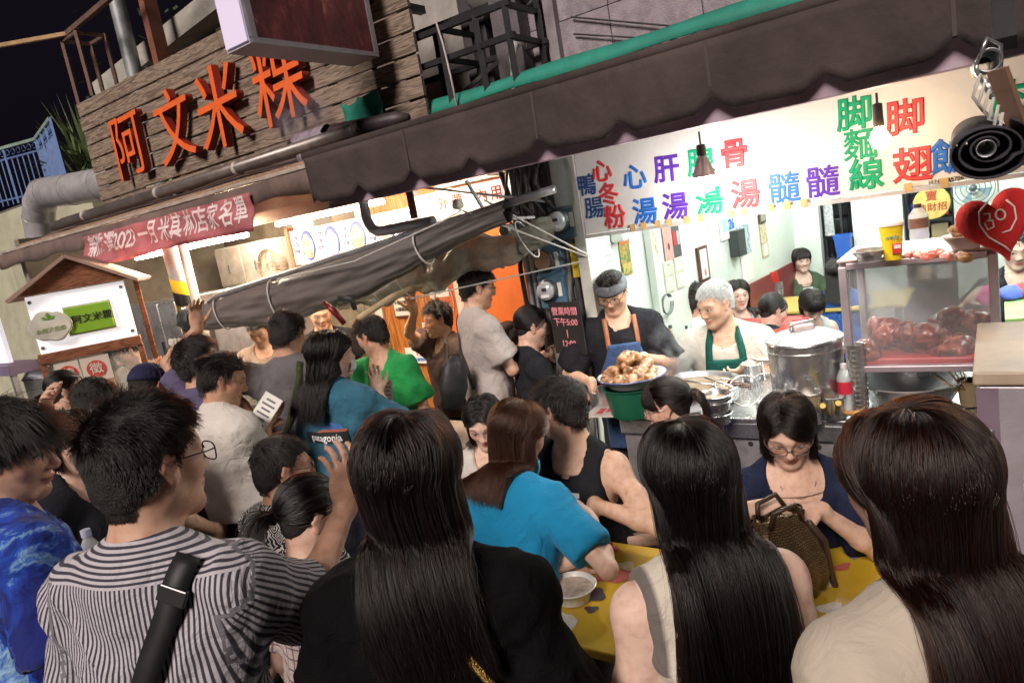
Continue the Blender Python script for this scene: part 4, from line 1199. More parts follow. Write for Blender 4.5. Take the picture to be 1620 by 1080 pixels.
GREY = mat((.45, .47, .46), .7)
wallp('notice_sheet', 0.173, 0.307, 1.519, 1.704, 'white printed notice nearest the shop corner post', 'notice', PAPER, kids=[(.15, .85, .78, .84, GREY, 'print'), (.15, .85, .55, .66, GREY, 'print'), (.1, .9, .12, .34, mat((.6, .7, .55), .7), 'print')])
wallp('poster', 0.402, 0.532, 1.514, 1.740, 'tall poster in orange and green with food pictures', 'poster', photo((.3, .05, .02), (.5, .28, .05), (.1, .16, .05), 40), kids=[(.0, 1, .86, 1, mat((.45, .1, .02), .5), 'banner'), (.06, .94, .05, .33, photo((.05, .12, .04), (.2, .3, .08), (.5, .35, .1), 60), 'picture')])
wallp('poster', 0.750, 0.914, 1.414, 1.747, 'narrow collage poster of dishes with white text panel', 'poster', photo((.14, .08, .03), (.45, .33, .14), (.6, .55, .4), 55), kids=[(.35, .8, .3, .55, PAPER, 'panel'), (.42, .9, .02, .32, PAPER, 'panel')])
fp = wallp('poster', 1.008, 1.281, 1.513, 1.759, 'drink poster with a close-up of an open-mouthed face', 'poster', mat((.05, .05, .055), .3), kids=[(0, .5, 0, 1, mat((.55, .30, .26), .4, 0, .25, 14), 'picture'), (.57, .73, .35, .75, mat((.5, .03, .03), .4), 'picture'), (.79, .95, .35, .75, mat((.35, .35, .35), .4), 'picture')])
MB().lathe([(.001, 0), (.018, .001)], S0 + SU * 1.075 + SN * .0125 + Z3 * 1.606, np.stack([SU, Z3 * 1.4, SN], 1), n=16).build('mouth', mat((.12, .02, .03), .4), fp)
GRN = mat((.60, .66, .48), .6, 0, .08, 12)
for a_, b_, nm in ((0.965, 1.104, 'left'), (1.140, 1.289, 'right')):
    wallp('certificate', a_, b_, 1.293, 1.512, 'pale green certificate sheet, the %s one of the pair below the face poster' % nm, 'certificate', GRN, kids=[(.08, .92, .05, .95, mat((.66, .70, .55), .6), 'sheet'), (.3, .7, .84, .9, GREY, 'print'), (.15, .85, .5, .56, mat((.5, .56, .42), .6), 'print')])
wallp('framed_licence', 1.524, 1.709, 1.267, 1.531, 'dark wooden frame with a licence hanging on the side wall', 'picture frame', mat((.08, .025, .018), .4, 0, .2, 30), .016, [(.17, .83, .08, .92, PAPER, 'licence'), (.4, .6, .16, .34, mat((.6, .12, .14), .6), 'stamp')])
ca = wallp('calendar', 2.035, 2.362, 1.517, 1.717, 'wall calendar with a big blue date near the ceiling', 'calendar', PAPER, .012, [(.1, .5, .3, .9, mat((.35, .5, .55), .5), 'picture')])
text('26', S0 + SU * 2.247 + SN * .024 + Z3 * 1.626, SR, .12, PC['b'], ca, bold=.002)
wallp('wall_box', 2.197, 2.362, 1.358, 1.571, 'black box screwed to the side wall', 'box', mat((.02, .025, .025), .5), .08)
wallp('poster', 2.395, 2.683, 1.332, 1.589, 'blue mountain landscape poster beside the black wall box', 'poster', photo((.05, .1, .13), (.2, .3, .36), (.45, .55, .6), 30))
wallp('notice_sheet', 2.412, 2.675, 1.105, 1.325, 'white paper sheet below the mountain poster', 'notice', PAPER)
wallp('poster', 2.952, 3.130, 1.234, 1.535, 'narrow collage poster of dishes near the far corner', 'poster', photo((.14, .08, .03), (.45, .33, .14), (.6, .55, .4), 55), kids=[(.3, .8, .05, .4, PAPER, 'panel')])
wallp('framed_licence', 2.943, 3.112, 1.548, 1.674, 'small dark frame above the narrow collage poster', 'picture frame', mat((.06, .03, .02), .4), .014, [(.18, .82, .15, .85, mat((.3, .28, .22), .5), 'picture')])
ch = MB(); 
for k in range(3): ch.tube([S0 + SU * (0.907 + (.07 + .004 * k) * math.cos(a_)) + SN * (.02 + .008 * k) + Z3 * (1.231 + (.065 + .003 * k) * math.sin(a_)) for a_ in np.linspace(.6, 6.4, 20)], .004, 6)
tag(ch.build('cable_coil', mat((.12, .14, .12), .5), smooth=1), 'coil of dark cable hanging on the side wall', 'cable')
wl = MB().box(S0 + SU * 0.348 + SN * .05 + Z3 * 1.769, (.06, .09, .07), SR).build('fan_bracket', WHITE, bevel=.01); tag(wl, 'white box high on the side wall beside the menu board', 'box')

# --- back of the right-hand shop: shelves in the two openings
def shelf(name, t0, t1, q0, q1, zs, lab, m):
    th = thing(name, F((t0 + t1) / 2, (q0 + q1) / 2, 0), lab, 'shelf')
    for t in (t0, t1):
        for q in (q0, q1): fbox('post', t - .012, t + .012, q - .012, q + .012, .02, zs[-1] + .05, m, th)
    for z in zs: fbox('board', t0, t1, q0, q1, z - .01, z + .01, m, th)
    return th
shelf('storage_shelf', 1.461, 1.304, 7.7, 8.1, (.1, .5, 1.02, 1.41, 1.7), 'black steel shelf inside the narrow doorway', BLACKST)
shelf('storage_shelf', 0.730, 0.352, 7.7, 8.1, (.3, .7, 1.09, 1.31, 1.7), 'black steel shelf in the right-hand opening behind the round sign', BLACKST)
tag(fbox('plastic_sheet', 1.459, 1.369, 7.66, 7.69, 1.25, 1.7, mat((.5, .52, .53), .2, .3, .4, 40, .8, 50), bevel=.01), 'crumpled silvery plastic sheet in the doorway', 'sheet')
bb = thing('storage_bin', F(1.246, 7.38, 1.048), 'blue plastic bin beside the back doorway', 'bin')
MB().lathe([(.08, 0), (.10, .2), (.11, .2), (.11, .22)], F(1.246, 7.38, 1.048), FR @ rotz(R(45)), n=4).build('tub', mat((.02, .09, .4), .4), bb)
MB().lathe([(.112, .22), (.112, .235), (.001, .237)], F(1.246, 7.38, 1.048), FR @ rotz(R(45)), n=4).build('lid', mat((.02, .10, .45), .4), bb)
shelf('side_rack', 1.366, 1.146, 7.27, 7.46, (.2, 1.036), 'small rack carrying the blue bin', BLACKST)
rs = thing('round_sign', F(0.502, 7.44, 1.465), 'round golden fortune sign with red characters on the back wall', 'sign')
dr = np.stack([-A, Z3, -W], 1)
MB().lathe([(.001, .012), (.142, .012), (.148, .006), (.148, 0)], F(0.502, 7.44, 1.465), dr, n=36).build('disc', mat((.55, .42, .12), .4, .3, .2, 20), rs, smooth=40)
RD = mat((.35, .05, .02), .5)
for ch_, dx, dz in (('寶', 0, .045), ('進', .06, -.03), ('財', 0, -.03), ('招', -.06, -.03)): text(ch_, F(0.502 + dx * 1.35, 7.424, 1.465 + dz * 1.35), FR, (.10 if ch_ == '寶' else .078), RD, rs, 'character', bold=.0012)
bd = thing('wall_fan', F(0.183, 7.3, 1.557), 'wire-guard fan at the right end of the back wall', 'fan')
for r_ in (.05, .09, .13, .16): MB().tube([F(0.183 + r_ * math.cos(a_), 7.3, 1.557 + r_ * math.sin(a_)) for a_ in np.linspace(0, 6.29, 25)], .003, 5).build('guard_ring', mat((.06, .1, .12), .4), bd)
MB().lathe([(.001, -.03), (.03, -.02), (.03, .03), (.001, .04)], F(0.183, 7.32, 1.557), dr, n=14).build('hub', mat((.1, .12, .13), .4), bd, smooth=1)
MB().bar(F(0.183, 7.32, 1.557), F(0.183, 7.5, 1.5), .03).build('bracket', GALV, bd)
for k in range(4):
    a_ = k * math.pi / 2 + .4; MB().add([F(0.183 + .02 * math.cos(a_), 7.315, 1.557 + .02 * math.sin(a_)), F(0.183 + .14 * math.cos(a_ - .3), 7.31, 1.557 + .14 * math.sin(a_ - .3)), F(0.183 + .14 * math.cos(a_ + .3), 7.325, 1.557 + .14 * math.sin(a_ + .3))], [(0, 1, 2)]).build('blade', mat((.2, .3, .33), .3), bd, solid=.002)
for i, (t, q, z, w_, h_, c) in enumerate(((0.640, 7.75, 1.177, 0.12, 0.16, (0.03, 0.05, 0.35)), (0.472, 7.75, 1.172, 0.14, 0.15, (0.35, 0.27, 0.15)), (0.600, 7.75, 1.389, 0.20, 0.14, (0.03, 0.04, 0.3)), (0.452, 7.75, 1.374, 0.13, 0.11, (0.4, 0.04, 0.04)), (0.630, 7.75, 0.775, 0.13, 0.13, (0.4, 0.3, 0.2)), (0.452, 7.75, 0.775, 0.13, 0.13, (0.45, 0.45, 0.42)))):
    tag(fbox('storage_box', t - w_ / 2, t + w_ / 2, q, q + .15, z - h_ / 2, z + h_ / 2, mat(c, .6), bevel=.008), ['blue box on the back shelf left of the round sign', 'brown box on the back shelf below the round sign', 'long dark blue box on the upper back shelf', 'red box on the upper back shelf', 'tan box low on the back shelf', 'grey box low on the back shelf'][i], 'box', 'boxes on the back shelf')

# ------------------------------------------------------------------ left-hand shop
def wood_mat(name, c1, c2, sc=(1.2, 14, 14), rough=.75):
    m, nt, b = new_mat(name); tc = nd(nt, 'ShaderNodeTexCoord'); oi = nd(nt, 'ShaderNodeObjectInfo')
    mp = nd(nt, 'ShaderNodeMapping'); mp.inputs['Scale'].default_value = sc
    ad = nd(nt, 'ShaderNodeVectorMath', operation='ADD'); nt.links.new(tc.outputs['Object'], ad.inputs[0])
    cb = nd(nt, 'ShaderNodeCombineXYZ'); ml = nd(nt, 'ShaderNodeMath', operation='MULTIPLY'); ml.inputs[1].default_value = 37.0
    nt.links.new(oi.outputs['Random'], ml.inputs[0])
    for k in range(3): nt.links.new(ml.outputs[0], cb.inputs[k])
    nt.links.new(cb.outputs[0], ad.inputs[1]); nt.links.new(ad.outputs[0], mp.inputs['Vector'])
    n1 = nd(nt, 'ShaderNodeTexNoise', Scale=1.4, Detail=3.0, Distortion=1.6)
    wv = nd(nt, 'ShaderNodeMath', operation='MULTIPLY'); wv.inputs[1].default_value = 34.0
    nt.links.new(mp.outputs[0], n1.inputs['Vector']); nt.links.new(n1.outputs[0], wv.inputs[0])
    sn = nd(nt, 'ShaderNodeMath', operation='SINE'); nt.links.new(wv.outputs[0], sn.inputs[0])
    n2 = nd(nt, 'ShaderNodeTexNoise', Scale=6.0, Detail=6.0); nt.links.new(mp.outputs[0], n2.inputs['Vector'])
    mxx = nd(nt, 'ShaderNodeMath', operation='MULTIPLY_ADD'); mxx.inputs[1].default_value = .22; nt.links.new(sn.outputs[0], mxx.inputs[0]); nt.links.new(n2.outputs[0], mxx.inputs[2])
    nt.links.new(ramp(nt, mxx.outputs[0], [(.2, c1), (.75, c2)]), b.inputs['Base Color']); b.inputs['Roughness'].default_value = rough
    bp = nd(nt, 'ShaderNodeBump', Strength=.5, Distance=.006); nt.links.new(mxx.outputs[0], bp.inputs['Height']); nt.links.new(bp.outputs[0], b.inputs['Normal'])
    return m
WOOD = wood_mat('weathered_wood', (.12, .085, .062), (.33, .25, .19))
WOODO = wood_mat('varnished_wood', (.30, .095, .02), (.55, .22, .055), (8, 8, .8), .4)
ws = thing('wooden_signboard', F(5.2, 3.6, 2.72), 'weathered plank signboard with raised orange characters above the left shop', 'sign')
for i in range(8):
    z0 = 2.70 + i * .1345
    cuts = [7.28 - .03 * i * 0 + .02 * random.random(), 7.28 - random.uniform(.8, 3.2), 2.95]
    for k in range(2):
        o = MB().box((0, 0, 0), (cuts[k] - cuts[k + 1] - .004, .028, .119)).build('plank', WOOD, ws, bevel=.003)
        o.rotation_euler = Matrix([list(r) for r in FR @ rotx(R(random.uniform(-1, 1)))]).to_euler()
        o.location = tuple(F((cuts[k] + cuts[k + 1]) / 2, 3.60 + random.uniform(-.003, .003), z0 + .06) - v3(ws['_at']))
for t in (7.1, 6.0, 4.9, 3.8, 3.05): fbox('batten', t - .03, t + .03, 3.62, 3.66, 2.66, 3.8, DARK, ws)
ORG = mat((.85, .15, .035), .5, 0, .12, 6); ORGS = mat((.26, .02, .012), .6, 0, .15, 6)
for ch, t, z, sz in (('阿', 6.40, 3.16, .60), ('文', 5.62, 3.16, .62), ('米', 4.97, 3.16, .66), ('粿', 4.21, 3.19, .66)):
    b_ = text(ch, F(t, 3.52, z), FR @ roty(R(-3)), sz, ORGS, ws, 'character', bold=.0, extrude=.032, sx=.92, shear=.12)
    text(ch, F(t, 3.4865, z), FR @ roty(R(-3)), sz, ORG, ws, 'character_face', bold=.0, extrude=.002, sx=.92, shear=.12)
    b_.data.resolution_u = 5
# canopy of the left shop
CANV = mat((.16, .11, .095), .8, 0, .3, 5, .3, 60, name='brown_canvas', stain=.3)
lc = thing('shop_canopy', F(5.5, 3.1, 2.4), 'sloping brown canopy with gutter pipes below the wooden signboard', 'canopy')
g2 = [[F(t, 3.62 - .74 * i / 4, 2.70 - .22 * i / 4 + .012 * math.sin(t * 4 + i)) for t in np.linspace(8.15, 3.2, 30)] for i in range(5)]
MB().sheet(g2).build('roof_sheet', CANV, lc, smooth=1, solid=.006)
MB().sheet([[F(t, 2.875 - .01 * math.sin(t * 5) * i / 2, 2.478 - .13 * i / 2 - .008 * math.sin(t * 8) * i) for t in np.linspace(8.15, 3.2, 60)] for i in range(3)]).build('fascia', CANV, lc, smooth=1, solid=.004)
MB().tube([F(7.6, 3.22, 2.66), F(3.25, 3.22, 2.68)], .045, 12).build('pipe', mat((.22, .19, .18), .4, .5, .3, 8), lc, smooth=1)
for t in (6.9, 5.6, 4.5): MB().tube([F(t - .015, 3.22, 2.67), F(t + .015, 3.22, 2.67)], .052, 12).build('pipe_clip', mat((.5, .45, .42), .5), lc, smooth=1)
fbox('edge_strip', 7.7, 3.25, 3.34, 3.42, 2.70, 2.74, mat((.12, .035, .035), .5), lc, .004)
fbox('edge_strip', 8.1, 3.3, 2.88, 2.93, 2.485, 2.51, mat((.5, .42, .36), .5, .2, .25, 9), lc, .004)
fbox('soffit', 7.9, 2.8, 3.0, 5.3, 2.52, 2.55, wood_mat('ceiling_boards', (.25, .15, .09), (.45, .31, .2), (1, 12, 12)), lc)
fbox('beam', 7.6, 2.9, 3.22, 3.30, 2.25, 2.33, mat((.45, .33, .24), .6, 0, .2, 6), lc)
fbox('beam', 5.4, 2.8, 3.5, 3.55, 2.28, 2.50, mat((.36, .3, .28), .7, 0, .25, 4, stain=.3), lc)
# red banner
ban = thing('banner', F(5, 2.85, 2.2), 'wrinkled red cloth banner with white lettering under the left canopy', 'banner')
gb = [[F(t, 2.852 + .014 * math.sin(t * 9 + i) + .01 * math.sin(t * 23) - .004 * i, 2.43 - .235 * i / 8 + .012 * math.sin(t * 3.1) * i / 8 - .01 * abs(math.sin(t * 2.5)) * (1 if i == 8 else 0)) for t in np.linspace(6.25, 3.92, 70)] for i in range(9)]
bo = MB().sheet(gb).build('cloth', mat((.44, .13, .15), .7, 0, .3, 5, .4, 30, stain=.15), ban, smooth=1, solid=.002)
bvh_b = BVHTree.FromPolygons([tuple(p) for r in gb for p in r], [(i * 70 + j, i * 70 + j + 1, (i + 1) * 70 + j + 1, (i + 1) * 70 + j) for i in range(8) for j in range(69)])
for k, ch in enumerate('新雜選2023一月米其林店家名單'):
    t = 6.1 - k * .143 if k < 3 else (5.70 - (k - 3) * .085 if k < 7 else 5.30 - (k - 7) * .158)
    decal(dict(bvh=None), ch, F(t, 2.852, 2.325), -W, Z3, .185, mat((.78, .62, .62), .7), bold=.003, sx=.8 if k < 3 or k > 6 else 1.0, name='character', parent=ban, hit=bvh_b)
# strip lights of the left shop
for i, (t0, t1, q, z, lab) in enumerate(((6.0, 4.45, 3.12, 2.19, 'bright strip lamp behind the red banner'), (4.45, 3.35, 3.42, 2.235, 'bright strip lamp above the lit picture menu'), (6.6, 5.4, 4.4, 2.45, 'strip lamp deep inside the left kitchen'), (3.9, 2.9, 3.6, 2.46, 'strip lamp in front of the orange door panels'))):
    th = thing('strip_light', F((t0 + t1) / 2, q, z), lab, 'lamp', 'strip lamps of the left shop')
    fbox('housing', t0, t1, q - .03, q + .03, z + .022, z + .05, WHITE, th); MB().tube([F(t0 + .02, q, z), F(t1 - .02, q, z)], .016, 8).build('tube', emit((1, .80, .58), (160, 34, 110, 230)[i]), th)
# interior: back wall, orange doors
struct(fbox('wall_kitchen', 7.9, 4.75, 5.2, 5.3, 0, 2.6, mat((.26, .22, .17), .8, 0, .3, 4, stain=.4)))
struct(fbox('wall_left', 7.9, 8.0, 3.0, 5.3, 0, 2.6, mat((.28, .26, .22), .8, 0, .3, 4, stain=.4)))
df = thing('door_front', F(3.8, 4.55, 0), 'orange wooden shop front with white door frames at the back of the left shop', 'door')
for (t0, t1, m) in ((4.72, 4.05, WOODO), (3.62, 2.9, mat((.62, .15, .03), .45, 0, .2, 3, .1, 40, stain=.1)), (4.02, 3.80, mat((.58, .14, .03), .45, 0, .2, 3, .1, 40))):
    fbox('panel', t0, t1, 4.56, 4.60, .02, 2.45, m, df, .004)
for t0, t1 in ((4.80, 4.70), (4.06, 4.03), (3.80, 3.71), (3.69, 3.62), (2.90, 2.82)): fbox('frame', t0, t1, 4.53, 4.62, .02, 2.5, mat((.72, .68, .6), .5), df, .005)
fbox('header', 4.8, 2.82, 4.53, 4.62, 2.45, 2.55, mat((.45, .25, .12), .5), df)
RDS = mat((.55, .03, .03), .5)
dd = np.stack([-A, Z3, -W], 1)
dk = MB().lathe([(.001, .004), (.06, .004), (.06, 0)], F(4.42, 4.556, 1.12), dd, n=24, sy=1.2).build('sticker', RDS, df)
WH2 = mat((.8, .78, .75), .6)
MB().tube([F(4.02 + .17 * math.cos(a_), 4.553, 1.38 + .2 * math.sin(a_)) for a_ in np.linspace(0, 6.29, 30)], .004, 5).build('emblem_ring', WH2, df)
text('07:30-20:00', F(4.02, 4.553, 1.33), FR, .055, WH2, df, bold=.0008)
text('阿文', F(4.10, 4.553, 1.12), FR, .17, WH2, df, bold=.002); fbox('label_bar', 4.12, 3.90, 4.55, 4.556, 1.245, 1.275, WH2, df)
fbox('notice', 4.10, 3.88, 4.548, 4.556, 1.42, 1.55, PAPER, df)
nb_ = thing('door_notice', F(4.2, 4.52, .9), 'white notice strip with red and blue lettering across the orange door', 'notice')
fbox('sheet', 4.50, 3.72, 4.52, 4.526, .84, .99, WHITE, nb_); text('內用 每人低消60元', F(4.11, 4.517, .935), FR, .062, RDS, nb_, bold=.001); text('自備環保餐具，內用座位請由店員帶位', F(4.11, 4.517, .875), FR, .034, PC['b'], nb_)
fm_ = thing('framed_menu', F(4.45, 4.5, 1.2), 'brown framed white menu hanging on the wooden panel', 'picture frame')
fbox('frame', 4.55, 4.33, 4.53, 4.556, 1.27, 1.58, mat((.2, .07, .03), .5), fm_, .004); fbox('sheet', 4.53, 4.35, 4.524, 4.529, 1.29, 1.56, PAPER, fm_)
for k in range(4): text('米粿碗粿', F(4.44, 4.521, 1.53 - k * .062), FR, .04, DARK, fm_)
# picture menu light box
mn = thing('picture_menu', F(4, 3.95, 2), 'lit picture menu panel with round dishes above the left kitchen', 'sign')
LIT = emit((.80, .78, .88), .06, 'lit_panel')
fbox('panel', 5.02, 3.35, 3.95, 3.99, 1.90, 2.19, LIT, mn); fbox('frame', 5.06, 5.02, 3.93, 4.0, 1.86, 2.22, mat((.3, .12, .05), .5), mn)
for k in range(5):
    t = 4.86 - .31 * k
    d_ = MB().lathe([(.001, .006), (.105, .006), (.115, .0)], F(t - .05, 3.945, 2.045), np.stack([-A * .8, Z3 * 1.1, -W], 1), n=20).build('plate', mat((.05, .08, .30), .5), mn)
    MB().lathe([(.001, .012), (.06, .011), (.092, .005)], F(t - .05, 3.944, 2.035), np.stack([-A * .8, Z3 * 1.1, -W], 1), n=14, wob=lambda a_, z: .12 * math.sin(a_ * 5)).build('dish', [photo((.35, .06, .02), (.55, .25, .08), (.7, .55, .35), 40), photo((.45, .25, .08), (.65, .5, .3), (.75, .7, .6), 50), photo((.4, .3, .15), (.6, .45, .3), (.7, .3, .1), 45)][k % 3], d_)
    for r_, s_ in enumerate(('招牌', '米粿', '肉羹')): text(s_, F(t + .10, 3.945, 2.12 - r_ * .055), FR, .042, mat((.03, .03, .12), .5), mn)
tb_ = thing('lit_sign', F(3, 3.6, 2.1), 'lit white strip sign with red words above the tarpaulin', 'sign')
fbox('panel', 3.32, 2.45, 3.72, 3.76, 2.07, 2.24, emit((1.0, .90, .80), .45, 'lit_panel'), tb_)
RB2 = mat((.42, .06, .03), .5)
for ch, t in (('外', 3.07), ('帶', 2.95), ('內', 2.74), ('用', 2.62)): text(ch, F(t, 3.715, 2.155), FR, .10, RB2, tb_, 'character', bold=.001)
fbox('frame', 3.36, 3.32, 3.70, 3.77, 2.04, 2.30, GALV, tb_)
# kitchen fittings
kc = thing('wall_cabinet', F(6.8, 4.9, 1.7), 'white double-door wall cabinet in the left kitchen', 'cabinet')
fbox('carcass', 7.35, 6.35, 4.7, 5.1, 1.75, 2.2, WHITE, kc, .01)
for t0, t1 in ((7.33, 6.86), (6.84, 6.37)):
    d_ = fbox('door', t0, t1, 4.68, 4.70, 1.77, 2.18, mat((.68, .64, .58), .4), kc, .006); fbox('handle', (t0 + t1) / 2 - .01, (t0 + t1) / 2 + .01, 4.66, 4.68, 1.9, 2.0, GALV, d_)
kb = fbox('wall_heater', 5.65, 5.35, 4.5, 4.75, 2.0, 2.35, WHITE, bevel=.02); tag(kb, 'white box-shaped appliance high on the left kitchen wall', 'appliance')
fn = thing('kitchen_fan', F(5.75, 4.3, 1.8), 'cream round wall fan with wire guard in the left kitchen', 'fan')
fr_ = np.stack([-A, Z3, -W], 1)
MB().lathe([(.17, -.05), (.2, 0), (.17, .05)], F(5.75, 4.25, 1.92), fr_, n=32).build('guard_rim', mat((.6, .5, .4), .5), fn, smooth=1)
for k in range(30):
    a_ = k * 2 * math.pi / 30; MB().tube([F(5.75 + .04 * math.cos(a_), 4.19, 1.92 + .04 * math.sin(a_)), F(5.75 + .17 * math.cos(a_), 4.20, 1.92 + .17 * math.sin(a_)), F(5.75 + .2 * math.cos(a_), 4.25, 1.92 + .2 * math.sin(a_))], .003, 4).build('guard_wire', mat((.62, .55, .46), .4), fn)
MB().lathe([(.001, .03), (.05, .025), (.055, -.1), (.001, -.11)], F(5.75, 4.24, 1.92), fr_, n=18).build('hub', mat((.55, .42, .36), .5), fn, smooth=1)
for k in range(3):
    a_ = k * 2.094; MB().add([F(5.75 + .03 * math.cos(a_ - .4), 4.24, 1.92 + .03 * math.sin(a_ - .4)), F(5.75 + .17 * math.cos(a_ - .35), 4.23, 1.92 + .17 * math.sin(a_ - .35)), F(5.75 + .17 * math.cos(a_ + .5), 4.26, 1.92 + .17 * math.sin(a_ + .5))], [(0, 1, 2)]).build('blade', mat((.66, .55, .48), .3), fn, solid=.003)
fr = thing('steel_fridge', F(6.7, 3.6, 0), 'tall stainless steel refrigerator behind the food cart', 'refrigerator')
fbox('cabinet', 7.1, 6.15, 3.45, 4.1, .05, 1.78, STEEL, fr, .008)
for t0, t1 in ((6.45, 6.16), (7.08, 6.47)):
    d_ = fbox('door', t0, t1, 3.42, 3.45, .9, 1.76, STEEL, fr, .008); fbox('handle', t1 + .03, t1 + .05, 3.40, 3.42, 1.2, 1.4, BLACKST, d_)
fbox('control_panel', 6.4, 6.2, 3.405, 3.418, 1.36, 1.42, mat((.5, .5, .48), .5), fr)
hood = fbox('extractor_hood', 6.1, 5.2, 3.7, 4.2, 1.2, 1.62, STEELR, bevel=.01); tag(hood, 'stainless steel work cabinet behind the kitchen column', 'cabinet')
# column with hazard stripes and white pipe
cl = thing('striped_column', F(5.3, 3.05, 0), 'grey column with black and yellow warning stripes', 'column')
MB().tube([F(5.32, 3.05, 0), F(5.32, 3.05, 2.5)], .075, 18).build('shaft', mat((.42, .43, .43), .5, .4, .3, 9, stain=.3), cl, smooth=40)
for k in range(5):
    gs = [[F(5.32 + .078 * math.cos(a_), 3.05 + .078 * math.sin(a_), 1.40 + k * .105 + .10 * (a_ - math.pi) / math.pi * .9 + .105 * j) for a_ in np.linspace(math.pi, 2 * math.pi, 12)] for j in range(2)]
    MB().sheet(gs).build('stripe', mat((.02, .02, .02), .5) if k % 2 else mat((.78, .50, .02), .45), cl, smooth=1)
pp = MB().tube([F(5.12, 3.02, 0), F(5.12, 3.02, 2.4)], .035, 12).build('drain_pipe', mat((.62, .54, .46), .5), smooth=40); tag(pp, 'cream drain pipe standing right of the striped column', 'pipe')
# grey plumbing elbow near the awning
pe = MB(); pts = [F(3.03, 2.95, 2.38), F(3.03, 2.95, 2.14)] + [F(3.03 - .1 * (1 - math.cos(a_)), 2.95, 2.14 - .1 * math.sin(a_)) for a_ in np.linspace(.2, 1.57, 6)] + [F(2.55, 2.98, 2.045)]
pe.tube(pts, .030, 14); o = pe.build('drain_elbow', mat((.40, .41, .43), .4, 0, .15, 9), smooth=40); tag(o, 'thick grey drain pipe bending under the awning end', 'pipe')
for nm, p in (('collar', pts[0]), ('collar', pts[2])): pass
# --- tarpaulin rolled on its pole
TARP = mat((.13, .115, .11), .5, 0, .12, 3, .35, 30, name='grey_tarpaulin')
tp_ = thing('tarpaulin', F(3.5, 2.9, 1.6), 'grey tarpaulin rolled and roped along a steel pole above the crowd', 'tarpaulin')
pA, pB = F(4.62, 2.9, 1.80), F(1.95, 2.95, 2.07)
MB().tube([F(4.75, 2.9, 1.76), pA, pB, F(1.75, 2.97, 2.09)], .021, 12).build('pole', GALV, tp_, smooth=1)
rows = []
cen = []
for i in range(120):
    f = i / 119
    ctr = F(5.0 - 3.0 * f, 2.9 + .02 * math.sin(f * 9), 1.655 + .37 * f - .085 * math.sin(min(1, f * 1.05) * math.pi))
    hgt = .06 + .085 * math.sin(min(1, f * 1.05 + .08) * math.pi) ** .8; wd = .045 + .03 * math.sin(f * math.pi)
    for tie in (.12, .36, .80):
        sq = math.exp(-((f - tie) / .022) ** 2); hgt *= 1 - .14 * sq; wd *= 1 - .2 * sq
    cen.append((ctr, hgt, wd)); row = []
    for k in range(64):
        a_ = 2 * math.pi * k / 64
        fold = 1 + .05 * math.sin(a_ * 7 + f * 9) + .045 * math.sin(a_ * 13 - f * 22) + .03 * math.sin(f * 41 + a_ * 3) + .025 * math.sin(a_ * 19 + f * 5)
        row.append(ctr + W * math.cos(a_) * wd * (fold + .10 * math.sin(f * 19 + math.sin(a_) * 5) + .05 * math.sin(f * 37 - math.sin(a_) * 9)) + Z3 * math.sin(a_) * hgt * (1 + .05 * math.sin(f * 23) * (math.sin(a_) < 0) + .03 * math.sin(f * 61) * (math.sin(a_) < 0)))
    row.append(row[0]); rows.append(row)
MB().sheet(rows).build('rolled_sheet', TARP, tp_, smooth=1)
MB().lathe([(.001, 0), (.085, .002), (.10, .03), (.095, .1), (.08, .14)], cen[0][0] + A * .10, frame(-A, up=W)[:, [0, 2, 1]] * [1, -1, 1], n=24).build('end_cap', mat((.04, .045, .05), .25), tp_, smooth=1)
cone = MB(); prof = []
for k in range(9): prof += [(.058 - .0045 * k, .018 * k), (.054 - .0045 * k, .018 * k + .014)]
ax_ = np.stack([W, np.cross(A * .97 - Z3 * .24, W), unit(A * .97 - Z3 * .24)], 1)
cone.lathe(prof + [(.001, .17)], cen[0][0] + A * .08, ax_, n=20); cone.build('ribbed_end', RUBBER, tp_, smooth=30)
ROPE = mat((.5, .5, .48), .8, 0, .15, 40)
for f in (.12, .36, .80):
    c, h_, w_ = cen[int(f * 119)]
    MB().tube([c + (W * math.cos(a_) * (w_ * 1.12 + .008) + Z3 * math.sin(a_) * (h_ * 1.12 + .008)) + A * .03 * math.sin(a_) for a_ in np.linspace(0, 6.3, 22)], .006, 6).build('rope', ROPE, tp_, smooth=1)
MB().tube([F(3.75, 2.78, 1.86), F(3.0, 2.76, 1.90), F(2.35, 2.80, 2.03), F(2.2, 2.8, 2.07)], .005, 6).build('rope', ROPE, tp_, smooth=1)
MB().tube([F(2.25, 2.83, 2.08), F(1.86, 3.42, 1.70)], .005, 6).build('rope', ROPE, tp_); MB().tube([F(2.1, 2.86, 2.1), F(1.86, 3.42, 1.71)], .005, 6).build('rope', ROPE, tp_); MB().tube([F(2.9, 3.05, 1.62), F(1.86, 3.42, 1.69)], .005, 6).build('rope', ROPE, tp_)
